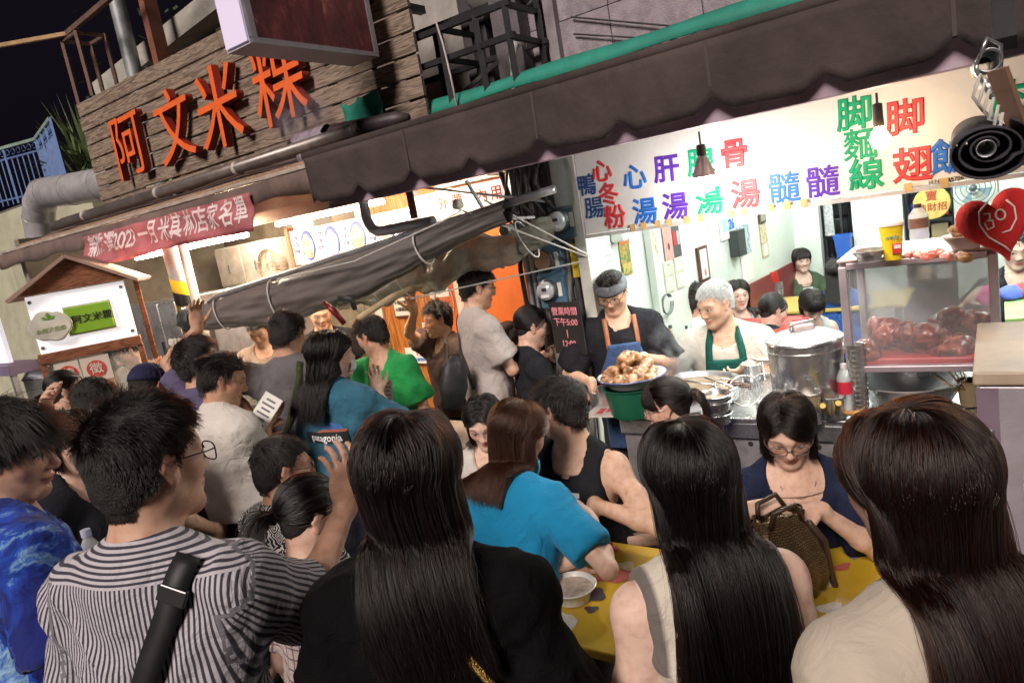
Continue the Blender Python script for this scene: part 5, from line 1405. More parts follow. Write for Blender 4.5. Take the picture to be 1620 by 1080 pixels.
# clear plastic curtain bunched behind
cb_ = thing('plastic_curtain', F(2.8, 3.3, 1.6), 'clear plastic curtain bunched below the tarpaulin near the meters', 'curtain')
rows = []
for i in range(40):
    f = i / 39; ctr = F(3.75 - 1.75 * f, 3.25 + .05 * math.sin(f * 7), 1.62 + .26 * f + .02 * math.sin(f * 20)); row = []
    for k in range(20):
        a_ = 2 * math.pi * k / 20; row.append(ctr + (W * math.cos(a_) * .05 + Z3 * math.sin(a_) * (.06 + .05 * math.sin(f * 3.1))) * (1 + .16 * math.sin(a_ * 5 + f * 20) + .1 * math.sin(f * 60)))
    row.append(row[0]); rows.append(row)
MB().sheet(rows).build('sheet', mat((.40, .41, .35), .16, 0, .3, 12, .6, 30, alpha=.85), cb_, smooth=1)
for k in range(7):
    f = .08 + k * .14; c = F(3.75 - 1.75 * f, 3.25, 1.62 + .26 * f); MB().tube([c + (W * math.cos(a_) * .062 + Z3 * math.sin(a_) * .105) + A * .05 * math.sin(a_ * 1.0) for a_ in np.linspace(0, 6.0, 16)], .005, 5).build('tie', mat((.7, .7, .68), .5), cb_, smooth=1)
# dark red lamp bracket hanging at the tarpaulin
rb_ = thing('lamp_bracket', F(3.2, 2.85, 1.5), 'dark red folded bracket with strap hanging below the tarpaulin', 'bracket')
MR = mat((.16, .012, .014), .3, .2, .2, 9)
q0 = at(512, 478, 3.3); q1 = at(545, 512, 3.3); q2 = at(566, 497, 3.3); q3 = at(620, 470, 3.55)
MB().tube([q0, (q0 + q1) / 2 + Z3 * .01, q1], [.008, .015, .012], 10).build('arm', MR, rb_, smooth=1)
MB().tube([q2 - Z3 * .02, q3, at(650, 455, 3.7)], [.016, .018, .012], 8).build('strut', mat((.45, .33, .2), .5), rb_, smooth=1)
MB().tube([at(535, 470, 3.35), at(556, 472, 3.35), at(562, 490, 3.35)], [.01, .02, .012], 8).build('strap', RUBBER, rb_, smooth=1)
# tangled steel arms and lamp by the meters
ma = thing('awning_bracket', F(2.2, 3.3, 2.1), 'tangle of steel awning arms and a small spotlight by the meter wall', 'bracket')
for a0, b0 in (((2.75, 2.95, 2.28), (2.0, 3.45, 2.02)), ((2.28, 2.98, 2.22), (2.26, 3.1, 2.0)), ((2.26, 3.1, 2.0), (2.1, 3.3, 1.97))): MB().bar(F(*a0), F(*b0), .014).build('arm', mat((.25, .25, .26), .5, .5, .2, 9), ma)
MB().lathe([(.001, -.03), (.028, -.03), (.034, .03), (.03, .035), (.001, .03)], F(2.17, 3.12, 1.93), np.stack([-A, Z3, -W], 1), n=16).build('spotlight', mat((.3, .3, .3), .3, .5), ma, smooth=40)
MB().lathe([(.001, 0), (.03, .01), (.034, .03), (.02, .055), (.001, .06)], F(2.42, 3.05, 2.08), n=16).build('globe', mat((.7, .66, .55), .4), ma, smooth=1)
fbox('perforated_bracket', 3.03 - .25, 2.73, 3.05, 3.06, 2.08, 2.25, mat((.1, .03, .03), .5), ma)

# --- projecting light box overhead
lb = thing('light_box', F(3.1, 2.6, 3.06), 'projecting light box sign with dark mottled face and white edge overhead', 'sign')
q0_, q1_ = 2.5, 3.42
fbox('body', 3.14, 3.35, q0_, q1_, 3.10, 3.95, mat((.55, .48, .55), .5, 0, .1, 3), lb)
fbox('edge_panel', 3.15, 3.34, q0_ - .012, q0_ - .001, 3.115, 3.95, emit((.80, .72, .95), .10, 'lit_panel'), lb)
def mottled():
    m, nt, b = new_mat('mottled_red'); tc = nd(nt, 'ShaderNodeTexCoord'); mp = nd(nt, 'ShaderNodeMapping'); mp.inputs['Scale'].default_value = (5, 5, 2.2); nt.links.new(tc.outputs['Object'], mp.inputs['Vector'])
    n1 = nd(nt, 'ShaderNodeTexNoise', Scale=2.2, Detail=9.0, Roughness=.7, Distortion=.4); nt.links.new(mp.outputs[0], n1.inputs['Vector'])
    nt.links.new(ramp(nt, n1.outputs[0], [(.35, (.08, .012, .016)), (.52, (.22, .035, .035)), (.62, (.36, .08, .07)), (.72, (.75, .45, .35))]), b.inputs['Base Color']); b.inputs['Roughness'].default_value = .25
    return m
fbox('face', 3.125, 3.138, q0_ + .03, q1_ - .03, 3.125, 3.95, mottled(), lb)
for z0, z1 in ((3.098, 3.125),): fbox('frame', 3.115, 3.14, q0_ - .004, q1_, z0, z1, GALV, lb)
for qa, qb in ((q0_ - .006, q0_ + .03), (q1_ - .03, q1_ + .002)): fbox('frame', 3.114, 3.14, qa, qb, 3.125, 3.95, GALV, lb)
MB().bar(F(3.25, q1_, 3.5), F(3.25, 4.1, 3.5), .05).build('bracket', BLACKST, lb)
# --- black steel rack on the awning
rk = thing('steel_rack', F(2.9, 3.7, 2.7), 'black angle-steel rack standing behind the awning top', 'rack')
for t in (3.40, 3.12, 2.80, 2.52, 2.30):
    for q, zt in ((3.66, 3.20), (4.02, 3.34)):
        if t == 2.52 and q > 4: continue
        MB().bar(F(t, q, 2.60), F(t + .0, q, zt), .036).build('post', BLACKST, rk)
for q, z in ((3.66, 3.02), (3.66, 3.20), (4.02, 3.02), (4.02, 3.34)): MB().bar(F(3.46, q, z), F(2.26, q, z), .034).build('rail', BLACKST, rk)
for t in (3.40, 2.80, 2.30): 
    for z in (3.02, 3.2): MB().bar(F(t, 3.66, z), F(t, 4.02, z), .03).build('cross_bar', BLACKST, rk)
MB().bar(F(3.2, 3.68, 2.62), F(2.6, 4.0, 3.0), .025).build('brace', BLACKST, rk)
dish = MB().lathe([(.001, .09), (.1, .08), (.2, .05), (.3, 0), (.305, -.004)], F(2.55, 4.02, 3.52), np.stack([-A, Z3, -W], 1) @ rotx(R(25)), n=36).build('satellite_dish', mat((.42, .41, .40), .5, 0, .2, 5, stain=.2), smooth=1, solid=.006); tag(dish, 'grey satellite dish behind the black rack', 'dish')
bwl = thing('neighbour_wall', F(3.1, 4.3, 2), 'pale wall of the house behind the black rack', 'wall')
fbox('wall', 2.66, 3.6, 4.3, 4.5, 2.3, 6, mat((.42, .39, .36), .9, 0, .2, 4, .3, 40, stain=.35), bwl); fbox('pillar', 2.75, 2.95, 4.1, 4.3, 2.3, 6, mat((.05, .045, .05), .8), bwl)
hz = MB().tube([F(2.45, 3.85, 2.62), F(2.44, 3.85, 2.80), F(2.42, 3.85, 2.95), F(2.37, 3.85, 3.03), F(2.32, 3.87, 3.0)], [.018, .02, .024, .028, .022], 10).build('insulated_hose', mat((.5, .48, .46), .8, 0, .3, 25, .6, 40), smooth=1); tag(hz, 'white wrapped hose standing up behind the awning', 'hose')
hz = MB().tube([F(2.72, 3.6, 2.65), F(2.73, 3.6, 2.9), F(2.76, 3.62, 3.1), F(2.8, 3.64, 3.25)], .007, 6).build('cable', mat((.55, .45, .45), .5), smooth=1); tag(hz, 'thin pale cable running up the black rack', 'cable')
# rolled awning bundle and green cloth at the sign corner
rb2 = thing('cloth_bundle', F(3.5, 3.3, 2.7), 'dark rolled cloth bundle wrapped in plastic beside the last orange character', 'bundle')
MB().tube([F(3.95, 3.3, 2.72), F(3.6, 3.32, 2.73), F(3.05, 3.38, 2.70), F(2.95, 3.4, 2.70)], [.05, .055, .052, .02], 12).build('roll', mat((.05, .035, .04), .5, 0, .3, 9), rb2, smooth=1)
gp = [[F(3.85 - .3 * i / 9 + .02 * math.sin(j * 2), 3.27 + .07 * math.sin(j / 12 * 6.28 + .3) + .01 * math.sin(i * 2 + j), 2.70 + .085 * math.cos(j / 12 * 6.28) - (.1 if 4 < j < 8 else 0) * abs(math.sin(i * .9))) for j in range(13)] for i in range(10)]
MB().sheet(gp).build('plastic_wrap', mat((.30, .25, .30), .25, 0, .35, 14, .8, 30), rb2, smooth=1)
gg = MB().sheet([[F(3.58 - .36 * i / 6, 3.45 + .03 * math.sin(i + j), 2.92 - .19 * j / 4 + .02 * i / 6 - .03 * abs(math.sin(i * 1.1))) for j in range(5)] for i in range(7)]).build('green_cloth', AWNG, smooth=1, solid=.004); tag(gg, 'scrap of green canvas hanging behind the rolled bundle', 'cloth')
# --- far left: posts, truss, duct, cream wall, railing, plant
o = MB().tube([F(7.9, 4.6, 2.6), F(7.85, 4.6, 6)], .085, 16).build('steel_post', mat((.36, .38, .39), .5, .5, .25, 8, stain=.2), smooth=40); tag(o, 'thick grey steel post rising behind the wooden signboard', 'post')
o = MB().bar(F(7.3, 4.6, 2.6), F(7.28, 4.6, 6), .15, .1).build('brown_post', mat((.22, .085, .055), .6, 0, .25, 9)); tag(o, 'square brown post behind the wooden signboard', 'post')
rf = thing('roof_edge', F(7, 5.2, 4.3), 'pale roof edge with gutter behind the posts', 'roof')
MB().bar(F(9.3, 5.0, 4.42), F(6.0, 5.0, 4.75), .3, .22).build('gutter', mat((.45, .43, .38), .7, 0, .2, 5, stain=.3), rf); MB().bar(F(9.0, 5.2, 4.22), F(5.8, 5.2, 4.5), .2, .2).build('fascia', mat((.2, .15, .12), .8), rf)
fbox('gable_wall', 6.9, 4.2, 5.2, 5.4, 2.6, 5.6, mat((.2, .15, .13), .85, 0, .3, 3, stain=.3), rf)
for t in (6.3, 5.7): fbox('post', t, t + .08, 5.0, 5.1, 3.5, 6, mat((.1, .06, .06), .7), rf)
tr = thing('lattice_mast', F(8.1, 4.2, 2.6), 'rusty square lattice frame at the left end of the signboard', 'frame')
RUST = mat((.16, .09, .07), .7, .4, .4, 14)
cs = [(8.35, 4.15), (8.02, 4.15), (8.02, 4.45), (8.35, 4.45)]
for t, q in cs: MB().bar(F(t, q, 2.6), F(t, q, 4.72), .035).build('leg', RUST, tr)
for z in (3.3, 4.0, 4.7):
    for i in range(4): MB().bar(F(*cs[i], z), F(*cs[(i + 1) % 4], z), .03).build('cross_bar', RUST, tr)
MB().bar(F(8.2, 4.15, 4.74), F(6.4, 4.4, 5.05), .05).build('top_rail', RUST, tr); MB().bar(F(8.2, 4.15, 4.74), F(10.2, 3.3, 4.9), .04).build('top_rail', mat((.42, .26, .12), .6), tr)
du = thing('exhaust_duct', F(9, 4.0, 2.3), 'shiny silver exhaust duct elbow at the left of the signboard', 'duct')
arc = [F(7.4, 3.95, 3.05), F(7.9, 3.95, 3.08), F(8.6, 3.95, 3.14), F(9.2, 3.95, 3.2)] + [F(9.2 + .5 * math.sin(a_), 3.95, 2.72 + .5 * math.cos(a_)) for a_ in np.linspace(.25, 1.5, 4)] + [F(9.72, 3.95, 2.3), F(9.72, 3.95, 1.2)]
ALU = mat((.60, .58, .60), .38, .45, .2, 6, .12, 18, name='aluminium')
for k in range(len(arc) - 1):
    MB().tube([arc[k], arc[k + 1]], .175, 24).build('segment', ALU, du, smooth=40); MB().tube([arc[k + 1] - (arc[k + 1] - arc[k]) * .02, arc[k + 1] + unit(arc[k + 1] - arc[k]) * .012], .181, 24).build('seam', ALU, du, smooth=40)
cw = thing('cream_wall', F(10, 4.8, 0), 'cream coloured side building at the far left', 'building')
fbox('wall', 9.6, 22, 4.6, 5.2, 0, 3.35, mat((.50, .49, .36), .8, 0, .12, 3, .2, 40, stain=.25), cw); fbox('wall', 8.1, 9.6, 4.9, 5.2, 0, 3.3, mat((.45, .45, .34), .8, 0, .15, 3, stain=.3), cw); fbox('ledge', 8.05, 22, 4.52, 5.2, 2.62, 2.68, mat((.5, .48, .4), .7), cw)
bl = thing('roof_railing', F(13, 5.6, 3.5), 'blue wrought-iron railing on the flat roof at the far left', 'railing')
RBL = mat((.12, .2, .42), .5, .2, .2, 9); RGR = mat((.25, .35, .3), .5)
fbox('roof_slab', 9.0, 22, 5.0, 9, 3.36, 3.5, mat((.12, .11, .1), .8), bl)
def railing(a0, b0, n):
    a0, b0 = v3(a0), v3(b0)
    MB().bar(a0 + Z3 * 1.0, b0 + Z3 * 1.0, .06, .05).build('top_rail', RGR, bl)
    for z in (.1, .8): MB().bar(a0 + Z3 * z, b0 + Z3 * z, .03).build('rail', RBL, bl)
    for k in range(n + 1):
        p = a0 + (b0 - a0) * k / n; MB().bar(p, p + Z3 * (1.0 if k % 6 == 0 else .8), .04 if k % 6 == 0 else .02).build('baluster', RBL, bl)
        if k < n:
            c = p + (b0 - a0) * .5 / n + Z3 * .9; u_ = unit(b0 - a0); MB().tube([c + (u_ * math.cos(a_) + Z3 * math.sin(a_)) * .05 for a_ in np.linspace(0, 5.5, 9)], .008, 4).build('scroll', RBL, bl)
railing(F(11.4, 5.2, 3.55), F(13.9, 6.0, 3.75), 20); railing(F(13.9, 6.0, 3.75), F(16.5, 5.4, 3.8), 18)
pl = thing('spiky_plant', F(13.2, 6.6, 3.5), 'spiky long-leaved plant behind the blue roof railing', 'plant')
LEAF = mat((.13, .18, .07), .5, 0, .4, 6)
MB().lathe([(.25, 0), (.32, .5), (.34, .52), (.3, .52), (.001, .45)], F(13.2, 6.6, 3.5), n=16).build('pot', mat((.3, .14, .08), .8), pl)
for k in range(90):
    a_ = random.uniform(0, 6.28); e = random.uniform(.35, 1.45); L = random.uniform(.9, 1.6); d_ = v3((math.cos(a_) * math.cos(e), math.sin(a_) * math.cos(e), math.sin(e))); b_ = F(13.2, 6.6, 4.0) + v3((random.uniform(-.35, .35), random.uniform(-.3, .3), 0)); sd_ = unit(np.cross(d_, Z3)) * .03
    m_ = b_ + d_ * L * .55; e_ = b_ + d_ * L - Z3 * .22 * L * math.cos(e)
    MB().add([b_ - sd_, b_ + sd_, m_ + sd_ * .9, m_ - sd_ * .9, e_], [(0, 1, 2, 3), (3, 2, 4)]).build('leaf', LEAF, pl)
# small tree in the dark behind the lattice
tr2 = thing('tree', F(9.6, 7.5, 0), 'dark leafy tree barely visible behind the lattice frame', 'tree')
MB().tube([F(9.6, 7.5, 0), F(9.5, 7.5, 3), F(9.6, 7.4, 5.2)], [.14, .11, .05], 10).build('trunk', mat((.1, .08, .06), .9), tr2, smooth=1)
for k in range(7): a_ = k * .9; MB().tube([F(9.55, 7.45, 3.2 + .25 * k), F(9.55 + .8 * math.cos(a_), 7.45 + .8 * math.sin(a_), 3.9 + .27 * k)], [.04, .012], 6).build('limb', mat((.1, .08, .06), .9), tr2)
cr = MB()
for k in range(2600):
    c = F(9.6, 7.5, 4.6) + rng.normal(0, 1, 3) * [.75, .75, .6]; n_ = rng.normal(0, 1, 3); Rr = frame(n_); s_ = .05 + .04 * rng.random()
    cr.add([c - Rr[:, 0] * s_ * .5, c + Rr[:, 1] * s_, c + Rr[:, 0] * s_ * .5, c - Rr[:, 1] * s_], [(0, 1, 2, 3)])
co = cr.build('crown', mat((.05, .075, .03), .6, 0, .4, 3), tr2); co['kind'] = 'stuff'

# --- food cart with gabled roof
ct = thing('food_cart', F(5.2, 2.2, 0), 'white food cart with small brown gabled roof and lit green name panel', 'cart')
CTW = emit((.95, .92, .95), .34, 'lit_panel'); BRN = wood_mat('brown_boards', (.16, .055, .025), (.30, .11, .05), (3, 3, 10), .5)
CX, CYv = unit(v3((.93, .36, 0))), unit(v3((-.36, .93, 0))); CR = np.stack([CX, CYv, Z3], 1)
_c = at(134, 520, 4.9); CO = v3((_c[0], _c[1], 0))
XS = .74
def G(x, y, z): return CO + CX * x * XS + CYv * y + Z3 * z
def cbox(name, x0, x1, y0, y1, z0, z1, m, parent, bevel=0):
    if -.01 < z0 <= .1: z0 = -.4
    return MB().box(G((x0 + x1) / 2, (y0 + y1) / 2, (z0 + z1) / 2), (abs(x1 - x0) * XS, abs(y1 - y0), abs(z1 - z0)), CR).build(name, m, parent, bevel=bevel)
CD = np.stack([CX, Z3, -CYv], 1)
MB().prism([(-.47 * XS, 0), (.50 * XS, 0), (.02 * XS, .20)], G(0, -.02, 2.03), CR, .03).build('gable', BRN, ct)
for sx_ in (-1, 1):
    MB().add([G(.02, -.09, 2.25), G(.02, .9, 2.25), G(.02 + sx_ * .54, .9, 2.01), G(.02 + sx_ * .54, -.09, 2.01)], [(0, 1, 2, 3)]).build('roof_sheet', mat((.36, .24, .19), .7, 0, .2, 6), ct, solid=.022)
cbox('name_panel', -.40, .42, -.005, .02, 1.62, 2.02, CTW, ct)
for x, z in ((-.37, 1.98), (.39, 1.98), (-.37, 1.66), (.39, 1.66)): MB().lathe([(.001, .01), (.012, .008), (.014, 0)], G(x, -.006, z), CD, n=10).build('bolt', STEEL, ct)
GRE = mat((.24, .46, .03), .5, 0, .1, 5)
gp_ = thing('name_plate', G(0, -.03, 1.7), 'green name plate with a cloud-shaped badge on the food cart', 'sign')
cbox('plate', -.12, .26, -.036, -.016, 1.715, 1.90, GRE, gp_, .006); cbox('border', -.13, .27, -.022, -.008, 1.705, 1.91, mat((.62, .60, .5), .6), gp_)
CRM = mat((.66, .64, .55), .6)
cp_ = [(.155 * XS * math.cos(a_) * (1 + .16 * abs(math.cos(2 * a_))), .095 * math.sin(a_) * (1 + .22 * abs(math.sin(2 * a_ + .5)))) for a_ in np.linspace(0, 6.28, 40)[:-1]]
MB().prism(cp_, G(-.25, -.045, 1.80), CR, .02).build('badge', CRM, gp_, bevel=.003); MB().prism([(x * .93, z * .9) for x, z in cp_], G(-.25, -.057, 1.80), CR, .004).build('badge_face', mat((.7, .68, .6), .6), gp_)
for a_, r_ in ((.5, .045), (1.5, .05), (2.6, .045)): MB().prism([(0, 0), (r_ * math.cos(a_ - .4) * .7, r_ * math.sin(a_ - .4) * .7), (r_ * math.cos(a_), r_ * math.sin(a_)), (r_ * math.cos(a_ + .4) * .7, r_ * math.sin(a_ + .4) * .7)], G(-.25, -.061, 1.845), CR, .003).build('leaf_mark', mat((.15, .35, .05), .5), gp_)
text('台南天后級', G(-.25, -.061, 1.775), CR, .037, mat((.35, .42, .2), .6), gp_); text('阿文米粿', G(.095, -.039, 1.808), CR, .064, DARK, gp_, bold=.0004)
cbox('beam', -.43, .44, -.02, .05, 1.55, 1.62, BRN, ct, .004)
for x in (-.41, .42): cbox('post', x - .025, x + .025, -.01, .05, 0, 1.55, BRN, ct, .004); cbox('post', x - .025, x + .025, .75, .8, 0, 2.02, BRN, ct, .004)
cbox('counter', -.41, .42, 0, .8, .85, .9, STEEL, ct); cbox('front', -.40, .41, .01, .03, .1, .85, STEELR, ct); cbox('glass', -.38, .39, .012, .018, .9, 1.55, mat((.8, .9, .85), .05, 0, 0, trans=0, alpha=.16), ct)
for lab, xa, xb, ch, c1, c2 in (('red round seal poster on white on the cart glass, left of the pair', -.33, -.13, '葷', (.62, .05, .03), None), ('seal poster with tan lower half on the cart glass', -.115, .13, '徵', (.55, .08, .06), (.45, .26, .13))):
    po = thing('poster', G((xa + xb) / 2, -.01, 1.3), lab, 'poster'); xm = (xa + xb) / 2
    cbox('sheet', xa, xb, -.006, -.002, 1.30 if c2 is None else 1.20, 1.535, mat((.70, .62, .54), .6, 0, .05, 3), po)
    if c2: cbox('lower_half', xa + .005, xb - .005, -.009, -.0065, 1.21, 1.36, mat(c2, .6), po); text('正職·兼職', G(xm, -.0105, 1.315), CR, .036, WH2, po); text('時薪面議', G(xm, -.0105, 1.255), CR, .028, WH2, po)
    MB().lathe([(.001, .003), (.062, .003), (.062, 0)], G(xm, -.0065, 1.445), CD, n=30).build('seal', mat(c1, .5), po); text(ch, G(xm, -.0115, 1.445), CR, .085, mat((.75, .68, .62), .6), po, bold=.0006)
c2_ = thing('second_cart', F(7.2, 2.4, 0), 'lit menu panel and steel steamer stand at the left picture edge', 'cart')
fbox('menu_panel', 8.2, 6.33, 2.1, 2.13, 1.55, 2.06, emit((.80, .84, 1.0), .25, 'lit_panel'), c2_); fbox('ledge', 8.2, 6.33, 2.08, 2.3, 1.45, 1.53, mat((.2, .16, .25), .6), c2_)
for k in range(3): text(('碗粿', '肉粿', '米粿')[k], F(6.55, 2.096, 1.98 - k * .13), FR, .07, mat((.05, .05, .15), .5), c2_); text('NT$50', F(6.5, 2.096, 1.925 - k * .13), FR, .045, mat((.05, .05, .15), .5), c2_)
text('粿', F(6.95, 2.096, 1.80), FR, .30, DARK, c2_, bold=.002)
fbox('counter', 8.2, 6.35, 2.1, 2.7, .85, .9, STEEL, c2_); fbox('front', 8.2, 6.35, 2.11, 2.13, .05, .85, STEELR, c2_); fbox('post', 6.36, 6.40, 2.1, 2.14, .9, 1.5, GALV, c2_)
stp = thing('steamer', F(7.0, 2.6, .9), 'tall stainless steamer pot on the left-edge stand', 'pot'); MB().lathe([(.0, 0), (.24, 0), (.24, .42), (.25, .43)], F(6.9, 2.6, .9)).build('pot', STEEL, stp, smooth=40); MB().lathe([(.255, .43), (.2, .5), (.05, .54), (.001, .545)], F(6.9, 2.6, .9)).build('lid', STEEL, stp, smooth=40)
cups = thing('straw_jar', F(4.7, 2.9, 1.0), 'jar of orange drinking straws on the kitchen counter', 'jar')
pj = at(262, 585, 4.4)
MB().lathe([(.05, 0), (.06, .12)], pj - Z3 * .12, n=16).build('jar', mat((.7, .6, .55), .3), cups)
for k in range(22): a_ = k * 2.4; MB().tube([pj - Z3 * .1 + v3((.02 * math.cos(a_), .02 * math.sin(a_), 0)), pj + v3((.055 * math.cos(a_), .055 * math.sin(a_), .07 + .02 * math.sin(k)))], .006, 5).build('straw', mat((.8, .4, .25), .5), cups)
kct = thing('kitchen_counter', F(4.9, 3.4, 0), 'steel serving counter with green chopping board in the left shop', 'counter')
fbox('top', 5.1, 3.3, 2.95, 3.25, .92, .96, STEEL, kct, .005); fbox('front', 5.1, 3.3, 2.97, 2.99, .05, .92, mat((.55, .5, .48), .5), kct); fbox('chopping_board', 4.6, 4.1, 2.98, 3.2, .965, .985, mat((.05, .4, .2), .5), kct, .005)
pst = thing('dish_poster', F(4.2, 3.25, .5), 'poster of a blue-rimmed dish on the front of the serving counter', 'poster')
fbox('sheet', 4.62, 4.0, 2.955, 2.962, .3, .92, mat((.72, .66, .6), .5), pst); MB().lathe([(.001, .004), (.2, .004), (.22, 0)], F(4.3, 2.953, .72), np.stack([-A, Z3, -W], 1), n=26).build('plate', mat((.2, .28, .45), .4), pst); MB().lathe([(.001, .01), (.15, .006)], F(4.3, 2.952, .71), np.stack([-A, Z3, -W], 1), n=18).build('dish', photo((.35, .06, .02), (.6, .25, .1), (.7, .5, .3), 30), pst); text('招牌米粿', F(4.3, 2.95, .45), FR, .1, DARK, pst)

# ------------------------------------------------------------------ cooking counter and what stands on it
CZ = .905
ko = thing('cooking_counter', F(.7, 3.3, 0), 'stainless steel cooking counter with round vent holes along its front', 'counter')
fbox('top', 1.66, -.35, 3.10, 3.92, .875, .90, STEEL, ko, .006); fbox('apron', 1.66, -.35, 3.098, 3.115, .80, .874, STEEL, ko, .003)
fbox('front_panel', 1.65, -.35, 3.125, 3.14, .08, .80, STEELR, ko); fbox('side_panel', 1.64, 1.655, 3.14, 3.9, .08, .87, STEELR, ko)
dr = np.stack([-A, Z3, -W], 1)
for k in range(17): MB().lathe([(.012, .0), (.0125, .003), (.001, .0031)], F(1.5 - .1 * k, 3.1245, .765), dr, n=14).build('vent_hole', DARK, ko)
for t in (1.6, .6, -.3):
    for q in (3.16, 3.88): fbox('leg', t - .02, t + .02, q - .02, q + .02, 0, .08, STEELR, ko)
def on(x, y, z=CZ): return onz(x, y, z)
def pot(name, c, r, h, lab, cat, m=STEEL, rim=.008, n=32, flare=1.0, group=None, wall=.004, liquid=None, lz=.8):
    th = thing(name, c, lab, cat, group)
    MB().lathe([(.001, .002), (r * .94, 0), (r * .98, .012), (r * flare, h - .004), (r * flare + rim, h), (r * flare + rim * .4, h + .003), (r * flare - wall, h - .003), (r * .96 - wall, .012), (.001, .010)], c, n=n).build('body', m, th, smooth=40)
    if liquid is not None: MB().disc(v3(c) + Z3 * h * lz, (r * .98 + (r * flare - r * .98) * lz) - wall - .001, n=n).build('broth', liquid, th)
    return th
ENAM = mat((.72, .71, .68), .25, 0, .05, 5)
# green tub with a pile of trotters
tc_ = on(1008, 652); th = pot('green_tub', tc_, .135, .15, 'dark green plastic tub under the pile of trotters', 'tub', mat((.015, .12, .065), .35, 0, .15, 6), .012, flare=1.12)
bc = tc_ + Z3 * .152
eb = thing('enamel_basin', bc, 'white enamel basin with blue rim resting on the green tub', 'basin')
MB().lathe([(.001, .0), (.12, .0), (.165, .045), (.178, .05), (.176, .055), (.16, .047), (.115, .006), (.001, .005)], bc, n=40).build('basin', ENAM, eb, smooth=40)
MB().tube([bc + v3((.177 * math.cos(a_), .177 * math.sin(a_), .052)) for a_ in np.linspace(0, 6.2832, 41)], .004, 6).build('rim', mat((.08, .12, .3), .3), eb)
def meat_mat(c1, c2, c3):
    m, nt, b = new_mat('cooked_meat'); tc = nd(nt, 'ShaderNodeTexCoord'); n1 = nd(nt, 'ShaderNodeTexNoise', Scale=22.0, Detail=6.0, Distortion=.8); oi = nd(nt, 'ShaderNodeObjectInfo')
    nt.links.new(tc.outputs['Object'], n1.inputs['Vector']); nt.links.new(ramp(nt, n1.outputs[0], [(.34, c1), (.5, c2), (.66, c3)]), b.inputs['Base Color'])
    b.inputs['Roughness'].default_value = .28; b.inputs['Coat Weight'].default_value = .25; bp = nd(nt, 'ShaderNodeBump', Strength=.6, Distance=.01); nt.links.new(n1.outputs[0], bp.inputs['Height']); nt.links.new(bp.outputs[0], b.inputs['Normal'])
    return m
MEAT = meat_mat((.15, .055, .02), (.42, .22, .10), (.62, .45, .30)); MEATR = meat_mat((.07, .008, .008), (.22, .03, .022), (.40, .12, .08))
def lump(c, r, m, parent, seed, sq=(1, 1, 1), name='trotter', det=12):
    mb = MB(); vs = []; fs = []; n, k = det, det // 2 + 2
    for i in range(k):
        ph = math.pi * i / (k - 1)
        for j in range(n):
            a_ = 2 * math.pi * j / n; vs.append((math.sin(ph) * math.cos(a_), math.sin(ph) * math.sin(a_), math.cos(ph)))
    V = np.array(vs); rr = 1 + .55 * vnoise(V, 1.6, seed) + .35 * vnoise(V, 3.7, seed + 3)
    Rr = rotz(seed * 1.7) @ rotx(seed * .9)
    P = v3(c) + ((V * rr[:, None]) * v3(sq) * r) @ Rr.T
    mb.add(P, [(i * n + j, i * n + (j + 1) % n, (i + 1) * n + (j + 1) % n, (i + 1) * n + j) for i in range(k - 1) for j in range(n)])
    return mb.build(name, m, parent, smooth=1)
tp2 = thing('trotter_pile', bc + Z3 * .03, 'heap of pale brown cooked pig trotters in the enamel basin', 'food')
for k in range(46):
    lay = 0 if k < 22 else (1 if k < 37 else 2); a_ = k * 2.4; rr = (.135, .095, .045)[lay] * math.sqrt(((k * 7) % 11 + 3) / 13.0)
    lump(bc + v3((rr * math.cos(a_), rr * math.sin(a_), .05 + .042 * lay + .012 * math.sin(k))), random.uniform(.026, .036), MEAT, tp2, k + 1, (1.25, .9, .85))
pb = thing('purple_bowl', on(985, 585), 'violet plastic bowl behind the trotters', 'bowl'); c = on(990, 588, .99) ; MB().lathe([(.001, -.085), (.10, -.085), (.15, 0), (.162, .003), (.148, -.004), (.098, -.08), (.001, -.08)], c, n=30).build('bowl', mat((.20, .16, .52), .35, 0, .08, 5), pb, smooth=40)
MB().tube([c + v3((.02, .0, -.06)), c + v3((.05, .02, .06))], [.012, .008], 8).build('spoon', WHITE, pb)
st = fbox('bowl_stand', *(lambda t, q: (t - .08, t + .08, q - .08, q + .08))(*tq(c)[:2]), .9, .902, DARK)
bpy.data.objects.remove(st)
SOUP = mat((.28, .20, .13), .06, 0, .3, 14, name='broth')
pot('wide_pan', on(1098, 632), .235, .085, 'wide shallow steel pan of simmering broth', 'pan', flare=1.06, liquid=SOUP, lz=.72)
for sgn in (-1, 1): pass
pot('soup_pot', on(958, 640), .08, .09, 'small steel pot half hidden behind the glasses woman', 'pot')
bw_ = on(1135, 668)
for k in range(3): pot('steel_bowl', bw_ + Z3 * (.0 if k == 0 else .028 + .03 * k), (.062, .064, .066)[k], .05, ['lowest steel bowl of the small stack on the counter', 'middle steel bowl of the small stack on the counter', 'top steel bowl of the small stack, with brown sauce'][k], 'bowl', flare=1.12, group='stacked steel bowls', liquid=SOUP if k == 2 else None, lz=.6, n=26)
WIRE = mat((.6, .6, .6), .3, 1, .1)
